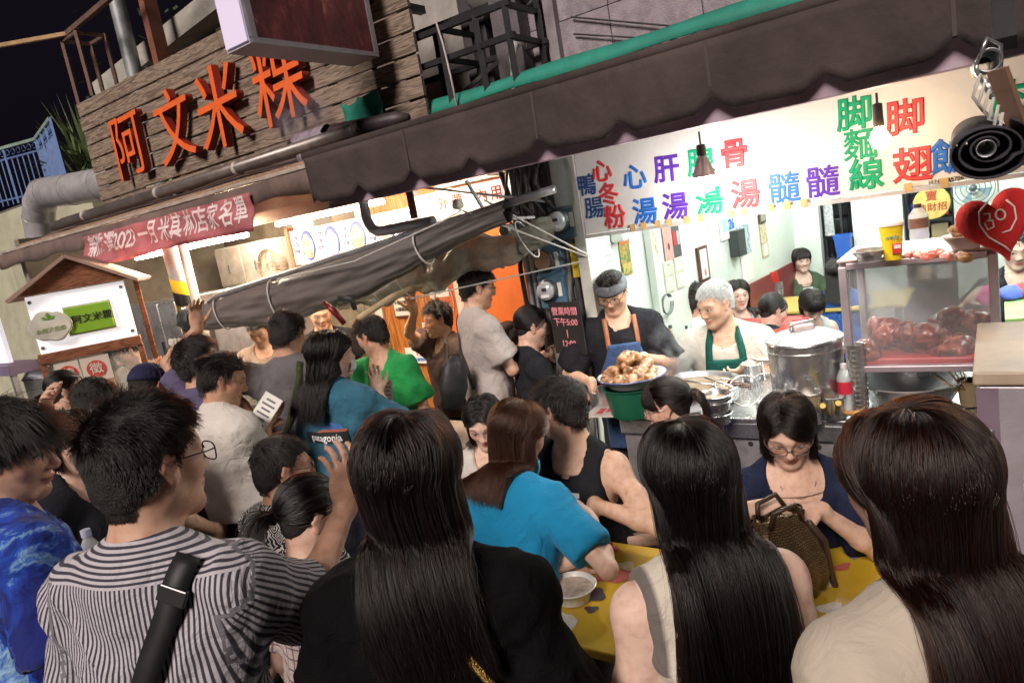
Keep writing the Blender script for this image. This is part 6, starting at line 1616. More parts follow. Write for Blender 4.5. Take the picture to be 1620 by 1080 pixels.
def skimmer(p, r, nrm, lab, hd, hl=.2, red=False):
    th = thing('wire_strainer', p, lab, 'strainer', 'wire strainers on the counter'); fr_ = frame(nrm)
    X_, Y_ = fr_[:, 0], fr_[:, 2]; nrm = unit(nrm)
    MB().tube([p + (X_ * math.cos(a_) + Y_ * math.sin(a_)) * r for a_ in np.linspace(0, 6.2832, 29)], .0038, 6).build('rim', STEEL if not red else mat((.5, .02, .03), .4), th, smooth=1)
    mb = MB()
    for k in range(-5, 6):
        w_ = math.sqrt(max(0, 1 - (k / 6) ** 2)) * r
        for (U_, V_) in ((X_, Y_), (Y_, X_)):
            mb.tube([p + V_ * r * k / 6 + U_ * w_ * s_ - nrm * .035 * (1 - (k / 6) ** 2 - (s_ * w_ / r) ** 2) for s_ in np.linspace(-1, 1, 7)], .0009, 4, caps=False)
    o = mb.build('mesh', WIRE, th); o['kind'] = 'stuff'
    d = unit(hd); MB().tube([p + d * r, p + d * (r + hl)], .0055, 8).build('handle', STEEL, th, smooth=1)
skimmer(on(1178, 618, 1.02), .072, (-.3, -.9, .35), 'round wire strainer leaning upright beside the small bowls', (-.4, .9, .1))
skimmer(on(1212, 612, 1.0), .066, (-.1, -.9, .5), 'wire strainer leaning against the stock pot', (.3, .9, .2))
skimmer(on(1150, 612, .97), .06, (.2, -.5, .8), 'wire strainer lying flat behind the small bowls', (-.7, .7, .1))
skimmer(on(1252, 622, .97), .066, (0, -.7, .7), 'red-rimmed wire strainer in front of the stock pot', (.6, .6, .1), red=True)
for i, (x, y, r, h, lab, lq) in enumerate(((1212, 668, .036, .085, 'short steel cup lying near the strainers', None), (1278, 668, .062, .14, 'tall steel container with dark chopsticks before the stock pot', SOUP), (1318, 660, .052, .10, 'steel container with yellow tongs inside', SOUP), (1322, 628, .062, .09, 'low steel tin behind the yellow tongs', None), (1190, 600, .05, .09, 'steel cup between the pan and the strainers', None))):
    pot('steel_container', on(x, y), r, h, lab, 'container', group='steel containers on the counter', liquid=lq, lz=.7, n=26)
cst = thing('chopsticks', on(1290, 640, 1.0), 'pair of dark chopsticks standing in the tall container', 'chopsticks')
for d in (0, .012): MB().tube([on(1284, 662, .95) + v3((d, 0, 0)), on(1300, 592, 1.02) + v3((d, .05, 0))], .004, 6).build('stick', DARK, cst)
tg = thing('tongs', on(1318, 650), 'yellow tongs in a steel container', 'tongs')
for d in (-.02, .012): MB().tube([on(1318, 655, .93) + v3((d, 0, 0)), on(1318, 650, 1.0) + v3((d * 2, 0, .03))], [.008, .012], 8).build('arm', mat((.62, .42, .04), .5), tg)
# stock pot
sp = on(1284, 664); sp = sp + unit(v3((*sp[:2], 0))) * .17
th = pot('stock_pot', sp, .160, .325, 'large lidded stainless stock pot in the middle of the counter', 'pot', n=44)
ld = MB().lathe([(.170, .327), (.166, .337), (.115, .36), (.03, .377), (.001, .378)], sp, n=44).build('lid', STEEL, th, smooth=40)
hx = sp + Z3 * .385
MB().tube([hx + v3((-.055, 0, -.01)), hx + v3((-.05, 0, .02)), hx + v3((.05, 0, .02)), hx + v3((.055, 0, -.01))], .009, 8).build('handle', STEEL, ld, smooth=1); MB().box(hx + v3((0, 0, -.002)), (.09, .05, .03)).build('handle_wrap', mat((.6, .5, .5), .4), ld, bevel=.008); MB().tube([hx + v3((-.04, .01, .03)), hx + v3((.04, .01, .03))], .007, 8).build('handle_bar', mat((.55, .04, .05), .4), ld, smooth=1)
MB().tube([sp + v3((.161 * math.cos(a_), .161 * math.sin(a_), .29)) for a_ in np.linspace(0, 6.2832, 45)], .004, 6).build('bead', STEEL, th)
# tower of steel cups, bottle
cc = on(1362, 655)
tw = thing('cup_tower', cc, 'tall stack of nested steel cups beside the stock pot', 'cups')
for k in range(13): MB().lathe([(.031, 0), (.036, .05), (.039, .052), (.035, .049)], cc + Z3 * .022 * k, n=22).build('cup', STEEL, tw, smooth=40)
bt = thing('water_bottle', on(1342, 655), 'clear plastic bottle with red label beside the cup tower', 'bottle'); PLAS = mat((.75, .8, .82), .12, 0, .1, 10, alpha=.45)
bq = on(1341, 655); MB().lathe([(.03, 0), (.033, .01), (.031, .03), (.033, .05), (.031, .07), (.033, .12), (.033, .17), (.02, .2), (.013, .21)], bq, n=20).build('body', PLAS, bt, smooth=1); MB().lathe([(.0335, .10), (.0335, .155)], bq, n=20).build('label', mat((.6, .03, .06), .4), bt, smooth=1); MB().lathe([(.014, .21), (.014, .23), (.001, .231)], bq, n=14).build('cap', WHITE, bt)
pot('mixing_bowl', on(1440, 636), .16, .11, 'very large steel mixing bowl below the glass cabinet', 'bowl', flare=1.3, n=40)
pot('steel_container', on(1495, 668), .06, .06, 'low steel tin near the freezer box', 'container', group='steel containers on the counter')
sj = thing('skewer_jar', on(1530, 630), 'cream cup of wooden skewers at the right end of the counter', 'cup'); sq_ = on(1535, 640); MB().lathe([(.035, 0), (.045, .11), (.041, .108)], sq_, n=20).build('cup', mat((.5, .38, .22), .5), sj, smooth=40)
for k in range(9): a_ = k * 2.4; MB().tube([sq_ + Z3 * .03, sq_ + v3((-.1 + .06 * math.cos(a_), .07 * math.sin(a_), .17 + .02 * math.sin(k * 3)))], .002, 5).build('skewer', mat((.55, .36, .15), .6), sj)
o = MB().tube([F(.62, 3.13, .925), F(.18, 3.16, .925)], .011, 10).build('wooden_rod', mat((.55, .30, .10), .5), smooth=1); tag(o, 'yellow wooden rod lying along the counter edge', 'rod')
o = MB().tube([F(.02, 3.0, .87), F(-.25, 3.2, 1.02)], .016, 10).build('wooden_pestle', mat((.5, .28, .12), .5), smooth=1); tag(o, 'wooden tool handle leaning beside the freezer box', 'handle tool')
pr = thing('newspaper', on(965, 640), 'folded printed paper with red markings at the left end of the counter', 'paper'); pq = on(968, 652)
MB().box(pq + Z3 * .006, (.24, .17, .01), FR @ rotz(R(8))).build('sheet', mat((.55, .5, .45), .8, 0, .1, 14), pr)
for k in range(3): MB().box(pq + Z3 * .0115 + v3((-.05 + .05 * k, .02, 0)), (.035, .09, .001), FR @ rotz(R(8))).build('print', mat((.5, .08, .08), .7), pr)
whb = on(1222, 588); pot('white_bowl', whb + Z3 * .06, .075, .035, 'white bowl by the grey-haired cook’s hand', 'bowl', ENAM, flare=1.25); pot('steel_container', whb, .05, .06, 'steel tin under the white bowl', 'container', group='steel containers on the counter')
o = MB().tube([on(1155, 605, .99), on(1190, 612, 1.0)], [.016, .014], 10).build('ladle_handle', mat((.12, .05, .03), .5), smooth=1); tag(o, 'dark brown ladle handle above the strainers', 'ladle')
# work shelf behind the cooks
bk_ = thing('side_counter', F(1.35, 4.3, 0), 'narrow side counter with red top behind the two cooks', 'counter'); fbox('top', 1.72, 1.2, 4.55, 5.3, .89, .93, mat((.38, .05, .04), .4), bk_, .006); fbox('front', 1.71, 1.21, 4.56, 4.58, .05, .89, STEELR, bk_)
for i, (x, y, r, h, c, lab) in enumerate(((1060, 490, .028, .17, (.6, .52, .3), 'pale sauce bottle behind the cooks'), (1046, 500, .02, .16, (.05, .05, .05), 'black bottle behind the cooks'), (1086, 495, .02, .15, (.06, .05, .05), 'dark slim bottle next to the steel tin'))):
    c0 = at(x, y + 25, 4.6); c0[2] = .93; th = thing('sauce_bottle', c0, lab, 'bottle', 'bottles behind the cooks'); MB().lathe([(r, 0), (r, h * .7), (r * .4, h * .85), (r * .4, h), (.001, h)], c0, n=14).build('body', mat(c, .25), th, smooth=40); MB().lathe([(r * .45, h), (r * .45, h + .02), (.001, h + .02)], c0, n=10).build('cap', DARK, th)
c0 = at(1075, 520, 4.6); c0[2] = .93; pot('steel_container', c0, .06, .08, 'steel tin on the red side counter', 'container', group='steel containers on the counter')
pbag = thing('plastic_bag', at(1048, 555, 3.5), 'thin white plastic bag hanging between the two cooks', 'bag')
c0 = at(1050, 545, 4.2); gp = [[c0 + v3((.075 * math.cos(a_) * (.35 + .65 * (i / 7) ** .7) * (1 + .1 * math.sin(a_ * 4 + i)), .05 * math.sin(a_) * (.35 + .65 * (i / 7)), .13 - .30 * i / 7 + .01 * math.sin(a_ * 3))) for a_ in np.linspace(0, 6.2832, 19)] for i in range(8)]
MB().sheet(gp).build('sack', mat((.7, .72, .73), .3, 0, .1, 10, .5, 30, alpha=.6), pbag, smooth=1)
# --- glass cabinet with meat
gc = thing('glass_cabinet', F(.28, 3.3, 1.1), 'aluminium framed glass cabinet full of dark red meat', 'cabinet')
ta, tb, qa, qb, za, zb = .55, .03, 3.18, 3.62, 1.11, 1.555
ALF = mat((.50, .42, .46), .4, .6, .15, 8, name='aluminium_frame')
for t in (ta, tb):
    for q in (qa, qb): fbox('post', t - .016, t + .016, q - .016, q + .016, za, zb, ALF, gc, .004)
for z in (za, zb):
    for q in (qa, qb): fbox('rail', ta - .016, tb + .016, q - .017, q + .017, z - .014, z + .014, ALF, gc, .004)
    for t in (ta, tb): fbox('rail', t - .017, t + .017, qa + .016, qb - .016, z - .013, z + .013, ALF, gc, .004)
fbox('top_plate', ta + .02, tb - .02, qa - .01, qb + .02, zb + .015, zb + .028, mat((.52, .40, .34), .3, .4, .2, 5, stain=.25), gc, .004); fbox('floor_plate', ta, tb, qa, qb, za - .012, za - .002, STEEL, gc)
GLS = mat((.72, .76, .78), .10, 0, .25, 5, alpha=.10, name='greasy_glass')
fbox('glass_front', ta - .016, tb + .016, qa - .003, qa + .003, za + .014, zb - .014, GLS, gc); fbox('glass_side', ta - .003, ta + .003, qa + .016, qb - .016, za + .014, zb - .014, GLS, gc); fbox('glass_side', tb - .003, tb + .003, qa + .016, qb - .016, za + .014, zb - .014, GLS, gc)
fbox('back_panel', ta - .016, tb + .016, qb - .004, qb + .004, za + .014, zb - .014, mat((.70, .73, .75), .25, 0, .15, 5, alpha=.5, name='fogged_glass'), gc)
fbox('tray', ta - .04, tb + .04, qa + .03, qb - .05, za + .002, za + .035, mat((.45, .03, .04), .35), gc, .006)
mp_ = thing('meat_pile', F(.28, 3.35, 1.15), 'pile of dark red braised meat inside the glass cabinet', 'food')
for k in range(34):
    f = (k * .618) % 1; t = ta - .06 - (ta - tb - .12) * f; q = qa + .07 + .25 * ((k * .37) % 1); lz = 0 if k < 20 else 1
    lump(F(t, q, za + .06 + .055 * lz + .02 * math.sin(k * 2.2)), random.uniform(.045, .06) * (1.25 if .15 < f < .35 else 1), MEATR, mp_, k + 60, (1.2, .95, .8), 'meat_piece')
for t in (ta, tb):
    for q in (qa, qb): fbox('leg', t - .014, t + .014, q - .014, q + .014, .9, za - .014, ALF, gc)
# on top of the cabinet
TZ = zb + .029
def ontop(x, y): return onz(x, y, TZ)
pot('steel_bowl', ontop(1376, 412), .045, .042, 'steel bowl standing on the left end of the glass cabinet', 'bowl', flare=1.45)
yc = ontop(1413, 410); tc3 = thing('drink_cup', yc, 'tall yellow paper drink cup with lid on the glass cabinet', 'cup')
MB().lathe([(.030, 0), (.043, .135)], yc, n=28).build('cup', mat((.78, .60, .02), .4, 0, .05), tc3, smooth=40); MB().lathe([(.047, .132), (.047, .142), (.04, .15), (.03, .154), (.001, .155)], yc, n=28).build('lid', mat((.75, .62, .55), .4), tc3, smooth=40)
cf = np.stack([_r0, np.array([0, 1.0, 0]), Z3], 1) @ rotz(R(-20))
MB().box(yc + cf @ v3((.01, -.0405, .045)), (.034, .004, .04), cf).build('red_box', mat((.6, .04, .04), .5), tc3, bevel=.002); MB().box(yc + cf @ v3((.01, -.0432, .052)), (.022, .003, .014), cf).build('white_patch', WHITE, tc3); text('wejia', yc + cf @ v3((-.005, -.042, .09)), cf, .024, mat((.03, .2, .3), .5), tc3)
bt2 = ontop(1456, 395); tb2 = thing('water_bottle', bt2, 'large clear bottle with brown label on the glass cabinet', 'bottle'); MB().lathe([(.034, 0), (.036, .02), (.034, .04), (.036, .06), (.034, .08), (.036, .10), (.036, .14), (.018, .165), (.013, .17)], bt2, n=22).build('body', PLAS, tb2, smooth=1); MB().lathe([(.0365, .09), (.0365, .13)], bt2, n=22).build('label', mat((.16, .08, .06), .4, 0, .3, 30), tb2, smooth=1); MB().lathe([(.014, .17), (.014, .185), (.001, .186)], bt2, n=14).build('cap', DARK, tb2)
bg_ = thing('food_bag', ontop(1470, 408), 'clear bag of pink pickled slices on the glass cabinet', 'bag')
for k in range(12): lump(ontop(1438 + 6 * k, 409 - 3 * math.sin(k)) + Z3 * .014, .022, meat_mat((.55, .1, .08), (.7, .25, .2), (.75, .45, .4)) if k == 0 else bpy.data.materials['cooked_meat.002'], bg_, k + 200, (1.2, .8, .45), 'slice', 10)
fb_ = ontop(1528, 392); pot('white_bowl', fb_, .05, .05, 'white bowl heaped with fried food on the glass cabinet', 'bowl', mat((.6, .48, .45), .4), flare=1.5)
ff = thing('fried_food', fb_ + Z3 * .05, 'golden crumpled fried food in the white bowl', 'food')
for k in range(16): a_ = k * 2.4; lump(fb_ + v3((.045 * math.cos(a_) * math.sqrt((k % 7) / 6), .045 * math.sin(a_) * math.sqrt((k % 7) / 6), .055 + .012 * (k // 6))), .022, MEAT, ff, k + 300, (1.3, .9, .5), 'piece', 10)
o = lump(ontop(1526, 412) + Z3 * .012, .022, MEAT, None, 330, (1.4, .9, .5), 'food_scrap', 12); tag(o, 'single fried scrap lying before the white bowl', 'food')
# red heart cushion
hc_ = at(1577, 352, 2.35); hcu = thing('heart_cushion', hc_, 'red plush heart cushion with white outline face hanging at the right', 'cushion')
hf = np.stack([unit(v3((.93, -.25, .0))), unit(v3((.25, .93, 0))), Z3], 1) @ roty(R(-12))
gh = []; n_ = 44
for i in range(10):
    s_ = math.sin(math.pi * (i + .5) / 10 / 1.0); yy = -math.cos(math.pi * (i + .0) / 9)
    row = []
    for k in range(n_ + 1):
        a_ = 2 * math.pi * k / n_; x = 16 * math.sin(a_) ** 3; z = 13 * math.cos(a_) - 5 * math.cos(2 * a_) - 2 * math.cos(3 * a_) - math.cos(4 * a_)
        rr = math.sin(math.pi * i / 9) ** .55 if 0 < i < 9 else .02
        row.append(hc_ + hf @ v3((x / 16 * .118 * rr, yy * .045, (z / 16 * .118 + .0) * rr * 1.12)))
    gh.append(row)
MB().sheet(gh).build('body', mat((.52, .012, .015), .8, 0, .15, 20, .5, 200), hcu, smooth=1)
WL = mat((.72, .62, .60), .7)
def hl(pts): MB().tube([hc_ + hf @ v3((x, -.047 + .9 * (x * x + z * z), z)) for x, z in pts], .003, 6).build('stitching', WL, hcu, smooth=1)
hl([(-.02, .085), (-.055, .06), (-.065, .02), (-.05, -.03), (-.01, -.08), (.0, -.1)]); hl([(.0 + .014 * math.cos(a_), .03 + .017 * math.sin(a_)) for a_ in np.linspace(0, 6.28, 15)]); hl([(-.045, .05), (-.028, .045), (-.032, .028), (-.045, .025), (-.026, .02), (-.028, -.002), (-.046, -.005), (-.05, .02)]); hl([(-.01, -.03), (.015, -.03), (.04, 0), (.045, .04), (.03, .07)])
MB().tube([hc_ + Z3 * .1 + v3((.01, 0, 0)), hc_ + Z3 * .55], .002, 5).build('string', ROPE, hcu)
# rolled awning on its steel tube at the top right
ra = thing('rolled_awning', at(1565, 235, 1.75), 'black rolled awning cloth hung from a steel tube at the top right', 'awning')
rc0 = at(1560, 235, 1.7); axd = unit(v3((.55, .82, .05))); fr_ = frame(axd)
sp_ = []
for i in range(3):
    row = []
    for k in range(100):
        a_ = k * .2 ; r_ = .022 + .0031 * a_ + .004 * math.sin(a_ * 1.3) + (.012 * math.sin(a_ + 2.4) if a_ > 12 else 0)
        row.append(rc0 + axd * (i * .5) + fr_[:, 0] * r_ * 1.1 * math.cos(a_) + fr_[:, 2] * r_ * .88 * math.sin(a_))
    sp_.append(row)
MB().sheet(sp_).build('roll', mat((.028, .026, .036), .75, 0, .3, 20, .4, 120), ra, smooth=1, solid=.005)
MB().tube([rc0 - axd * .01, rc0 + axd * .9], .02, 16, caps=False).build('core_tube', GALV, ra, smooth=1, solid=.003)
st0 = at(1565, 95, 1.7)
MB().tube([st0, st0 + axd * .9], .027, 16, caps=False).build('hanger_tube', GALV, ra, smooth=1, solid=.004); MB().tube([st0 - Z3 * .055 + v3((.03, 0, 0)), st0 + axd * .9 - Z3 * .055], .017, 14, caps=False).build('hanger_tube', GALV, ra, smooth=1, solid=.003)
MB().bar(at(1578, 110, 1.68), at(1615, 215, 1.72), .05, .012).build('strap', mat((.22, .12, .08), .7), ra); MB().bar(at(1585, -10, 1.8), at(1590, 70, 1.75), .05).build('bracket', BLACKST, ra)
MB().tube([st0 + v3((-.03, 0, .0)), st0 + v3((-.01, -.01, .05)), st0 + v3((.03, 0, .03)), st0 + v3((.035, .01, -.04)), st0 + v3((0, 0, -.09)), st0 + v3((-.035, 0, -.02)), st0 + v3((-.03, 0, .0))], .005, 6).build('wire_loop', STEEL, ra, smooth=1)
for k in range(6): MB().tube([st0 + v3((-.03 + .01 * k, -.01, -.03 - .02 * k)), st0 + v3((-.045 + .012 * k, .0, -.08 - .02 * k)), st0 + v3((-.02 + .01 * k, .0, -.12 - .01 * k))], .004, 5).build('rope', ROPE, ra, smooth=1)
# --- freezer box in the right foreground
fz = thing('freezer_box', at(1600, 700, 1.9), 'scratched lilac metal box with worn cream lid at the right picture edge', 'box')
p0 = onz(1545, 590, 1.33); ft, fqq, _ = tq(p0)
LIL = mat((.42, .38, .43), .42, .3, .18, 4, .15, 30, name='lilac_steel', stain=.3)
fbox('body', ft, ft - 1.1, fqq, fqq + .62, .05, 1.29, LIL, fz, .006); fbox('lid', ft + .01, ft - 1.12, fqq - .012, fqq + .64, 1.295, 1.335, mat((.46, .36, .27), .5, 0, .2, 4, stain=.3), fz, .006)
fbox('corner_trim', ft + .004, ft - .05, fqq - .006, fqq - .001, .05, 1.285, mat((.30, .22, .29), .4, .5, .15, 7), fz)
for z in (1.15, .6): MB().lathe([(.001, .006), (.011, .005), (.013, 0)], F(ft - .025, fqq - .007, z), dr, n=12).build('bolt', STEEL, fz, smooth=1)
for i, (dt, z, w_, h_) in enumerate(((.16, .93, .2, .14), (.2, 1.18, .1, .04), (.13, 1.03, .14, .05))): MB().box(F(ft - dt - .04, fqq - .004, z), (w_, .003, h_), FR @ roty(R((-2, 8, 3)[i]))).build('sticker_patch', mat(((.5, .46, .47), (.5, .44, .4), (.46, .42, .46))[i], .6, 0, .15, 20), fz)
# --- dining tables in front
TY = mat((.62, .40, .03), .35, 0, .12, 4, .05, 20, name='yellow_tablecloth', stain=.08)
def table(name, c, L, Wd, z, rot, m, lab, edge=.03):
    th = thing(name, v3((c[0], c[1], 0)), lab, 'table'); rt = rotz(R(rot)); c = v3((c[0], c[1], 0))
    MB().box(c + Z3 * (z - edge / 2), (L, Wd, edge), rt).build('tabletop', m, th, bevel=.008)
    for x in (-1, 1):
        for y in (-1, 1): MB().bar(c + rt @ v3((x * (L / 2 - .06), y * (Wd / 2 - .06), 0)), c + rt @ v3((x * (L / 2 - .06), y * (Wd / 2 - .06), z - edge)), .035).build('leg', BLACKST, th)
    return th
yt_ = table('dining_table', (.15, 2.18), 1.0, .62, .72, -36, TY, 'yellow printed dining table in the middle foreground')
rt = rotz(R(-36))
MOT = [mat(c, .45, 0, .2, 30) for c in ((.72, .70, .66), (.5, .12, .10), (.07, .06, .09), (.62, .22, .2), (.2, .2, .32), (.72, .66, .4))]
def motifs(tb, cx, cy, L, Wd, n, sd):
    rr = random.Random(sd)
    for k in range(n):
        x, y = rr.uniform(-.46, .46) * L, rr.uniform(-.45, .45) * Wd; r_ = rr.uniform(.012, .05)
        MB().lathe([(.001, .0012), (r_, .001)], v3((cx, cy, .7205 + .0004 * (k % 5))) + rt @ v3((x, y, 0)), rt @ rotz(rr.uniform(0, 3)), n=14, sx=rr.uniform(1, 2), wob=lambda a_, z: .25 * math.sin(a_ * 3)).build('printed_motif', MOT[k % 6], tb)
motifs(yt_, .15, 2.18, 1.0, .62, 34, 4)
y2 = table('dining_table', (.86, 2.02), .62, .62, .72, -36, TY, 'yellow printed dining table beside the woman with the handbag')
motifs(y2, .86, 2.02, .62, .62, 20, 9)
for i, (x, y, z_, r_, lab) in enumerate(((.28, 2.02, .725, .055, 'white soup bowl near the front edge of the yellow table'), (.46, 2.16, .725, .06, 'white soup bowl at the right end of the yellow table'), (.02, 2.42, .725, .05, 'white saucer bowl beside the vest man'))):
    pot('soup_bowl', (x, y, z_), r_, .045, lab, 'bowl', ENAM, flare=1.35, liquid=SOUP, lz=.75)
table('dining_table', (-1.05, 3.78), .9, .45, .75, -36, mat((.55, .42, .28), .4, 0, .1, 3), 'pale wooden table behind the paisley-shirt man')
table('dining_table', (-.48, 4.2), .8, .45, .75, -36, mat((.35, .28, .24), .4, 0, .1, 3), 'brown wooden table beside the water bottle, left of the meters')
table('dining_table', (2.75, 5.85), 1.2, .7, .83, -36, mat((.55, .40, .10), .4, 0, .1, 3), 'yellow wooden table inside the right-hand shop')
bo_ = at(896, 880, 2.3); bo_[2] = .725
pot('noodle_bowl', bo_, .06, .05, 'white paper bowl of food in front of the woman in blue', 'bowl', ENAM, flare=1.3, liquid=mat((.55, .45, .38), .5, 0, .4, 40), lz=.8)
cs2 = thing('red_chopsticks', at(950, 850, 2.4), 'red chopsticks held by the woman in blue', 'chopsticks')
for d in (0, .01): MB().tube([at(915, 810, 2.4) + v3((d, 0, 0)), at(968, 865, 2.5) + v3((d * .2, 0, d))], .0045, 6).build('stick', mat((.6, .01, .015), .4), cs2)
wbp = at(685, 665, 3.95); wbp[2] = .755
w2 = thing('water_bottle', wbp, 'clear water bottle with blue cap on the brown table', 'bottle'); MB().lathe([(.03, 0), (.032, .02), (.03, .05), (.032, .08), (.032, .14), (.016, .175), (.012, .18)], wbp, n=18).build('body', PLAS, w2, smooth=1); MB().lathe([(.0145, .18), (.0145, .2), (.001, .201)], wbp, n=12).build('cap', mat((.05, .12, .6), .4), w2)
cj = at(1233, 466, 5.9); chj = thing('chopstick_holder', cj, 'steel holder of red chopsticks on the shop table', 'holder'); MB().lathe([(.035, 0), (.035, .11)], cj, n=16).build('cup', STEEL, chj, smooth=40)
for k in range(8): a_ = k * 2.4; MB().tube([cj + Z3 * .02, cj + v3((-.03 + .03 * math.cos(a_), .03 * math.sin(a_), .2))], .004, 5).build('chopstick', mat((.6, .03, .02), .4), chj)
rs_ = thing('red_stool', at(1238, 515, 5.0), 'red plastic stool behind the lidded stock pot', 'stool'); c0 = at(1240, 520, 5.0); c0[2] = -.2
MB().lathe([(.001, .85), (.15, .85), (.16, .84), (.17, .78)], c0, n=24).build('seat', mat((.45, .02, .03), .35), rs_, smooth=40)
for a_ in (.8, 2.4, 3.9, 5.5): MB().bar(c0 + v3((.19 * math.cos(a_), .19 * math.sin(a_), .012)), c0 + v3((.14 * math.cos(a_), .14 * math.sin(a_), .8)), .035).build('leg', mat((.45, .02, .03), .35), rs_)
# things at the right edge behind the freezer
rt_ = thing('wash_table', F(-.25, 4.1, 0), 'low table with colourful cloths at the right edge', 'table'); fbox('top', .0, -.7, 3.85, 4.4, 1.12, 1.15, mat((.3, .5, .15), .5), rt_)
for t in (-.05, -.65):
    for q in (3.9, 4.35): fbox('leg', t - .02, t + .02, q - .02, q + .02, .012, 1.12, BLACKST, rt_)
for i, (x, y, c, lab) in enumerate(((1562, 452, (.6, .03, .25), 'pink cloth lying at the right edge'), (1600, 440, (.08, .12, .5), 'blue cloth lying at the right edge'), (1612, 430, (.55, .06, .05), 'red cloth lying at the right edge'))):
    c0 = at(x, y, 3.55); c0[2] = 1.18; o = lump(c0, .06, cloth(c), None, 400 + i, (1.3, 1, .5), 'folded_cloth', 14); tag(o, lab, 'cloth')
# paper menu strips etc. held in hands are added with their holders
def card(name, c, w_, h_, rot, m, lab, cat, lines=4, th_=.0025):
    t_ = thing(name, c, lab, cat); MB().box(c, (w_, th_, h_), rot).build('sheet', m, t_)
    for k in range(lines): MB().box(v3(c) - rot[:, 1] * (th_ / 2 + .0008) + rot[:, 2] * (h_ * (.36 - .72 * k / max(1, lines - 1))), (w_ * (.7 if k % 2 else .5), .0006, h_ * .05), rot).build('print', mat((.15, .15, .17), .7), t_)
    return t_

# ------------------------------------------------------------------ cloth patterns
def pat(name, fn, rough=.85):
    m, nt, b = new_mat(name); a_ = nd(nt, 'ShaderNodeAttribute', attribute_name='pc'); s_ = nd(nt, 'ShaderNodeAttribute', attribute_name='slv'); tc = nd(nt, 'ShaderNodeTexCoord')
    nt.links.new(fn(nt, a_.outputs['Vector'], s_.outputs['Fac']), b.inputs['Base Color']); b.inputs['Roughness'].default_value = rough; b.inputs['Specular IOR Level'].default_value = .2; b.inputs['Sheen Weight'].default_value = .1
    cloth_bump(nt, b, tc, .3)
    return m
def math_(nt, op, a, b=None, c=None):
    n = nd(nt, 'ShaderNodeMath', operation=op)
    for i, x in enumerate((a, b, c)):
        if x is None: continue
        if isinstance(x, (int, float)): n.inputs[i].default_value = x
        else: nt.links.new(x, n.inputs[i])
    return n.outputs[0]
def stripes(c1, c2, freq, duty=.5, axis=0, yoke=None):
    def fn(nt, v, slv):
        sx = nd(nt, 'ShaderNodeSeparateXYZ'); nt.links.new(v, sx.inputs[0])
        u = sx.outputs[axis]
        if yoke is not None:
            top = math_(nt, 'MULTIPLY', math_(nt, 'GREATER_THAN', sx.outputs[2], yoke), math_(nt, 'SUBTRACT', 1.0, slv))
            u = math_(nt, 'ADD', math_(nt, 'MULTIPLY', sx.outputs[2], top), math_(nt, 'MULTIPLY', u, math_(nt, 'SUBTRACT', 1.0, top)))
        w_ = math_(nt, 'FRACT', math_(nt, 'MULTIPLY', math_(nt, 'ADD', u, 5.0), freq))
        return ramp(nt, math_(nt, 'ABSOLUTE', math_(nt, 'SUBTRACT', w_, .5)), [(duty * .5 - .05, c1), (duty * .5 + .05, c2)])
    return pat('striped_cloth', fn)
def tiedye():
    def fn(nt, v, slv):
        sx = nd(nt, 'ShaderNodeSeparateXYZ'); nt.links.new(v, sx.inputs[0])
        n1 = nd(nt, 'ShaderNodeTexNoise', Scale=5.5, Detail=5.0, Distortion=1.5, Roughness=.6); mp = nd(nt, 'ShaderNodeMapping'); mp.inputs['Scale'].default_value = (1, 1, 1); nt.links.new(v, mp.inputs['Vector']); nt.links.new(mp.outputs[0], n1.inputs['Vector'])
        z = math_(nt, 'MULTIPLY_ADD', sx.outputs[2], -.55, -.08)
        f = math_(nt, 'ADD', n1.outputs[0], z)
        return ramp(nt, f, [(.30, (.012, .02, .16)), (.42, (.02, .07, .46)), (.485, (.2, .38, .66)), (.53, (.02, .09, .5)), (.60, (.3, .5, .68)), (.66, (.03, .13, .5)), (.80, (.15, .5, .5))])
    return pat('tie_dye_cloth', fn)
def paisley():
    def fn(nt, v, slv):
        n0 = nd(nt, 'ShaderNodeTexNoise', Scale=16.0, Detail=1.0); nt.links.new(v, n0.inputs['Vector'])
        ad = nd(nt, 'ShaderNodeVectorMath', operation='MULTIPLY_ADD'); nt.links.new(n0.outputs['Color'], ad.inputs[0]); ad.inputs[1].default_value = (.12, .12, .12); nt.links.new(v, ad.inputs[2])
        vo = nd(nt, 'ShaderNodeTexVoronoi', Scale=17.0); nt.links.new(ad.outputs[0], vo.inputs['Vector'])
        w_ = math_(nt, 'SINE', math_(nt, 'MULTIPLY', vo.outputs['Distance'], 34.0))
        return ramp(nt, w_, [(.35, (.014, .014, .016)), (.55, (.66, .64, .6))])
    return pat('paisley_cloth', fn)
def plaid(base, line, freq):
    def fn(nt, v, slv):
        sx = nd(nt, 'ShaderNodeSeparateXYZ'); nt.links.new(v, sx.inputs[0]); o = None
        for k in (0, 2):
            w_ = math_(nt, 'LESS_THAN', math_(nt, 'FRACT', math_(nt, 'MULTIPLY', math_(nt, 'ADD', sx.outputs[k], 5.0), freq)), .16); o = w_ if o is None else math_(nt, 'MAXIMUM', o, w_)
        return ramp(nt, o, [(.4, base), (.6, line)])
    return pat('plaid_cloth', fn)

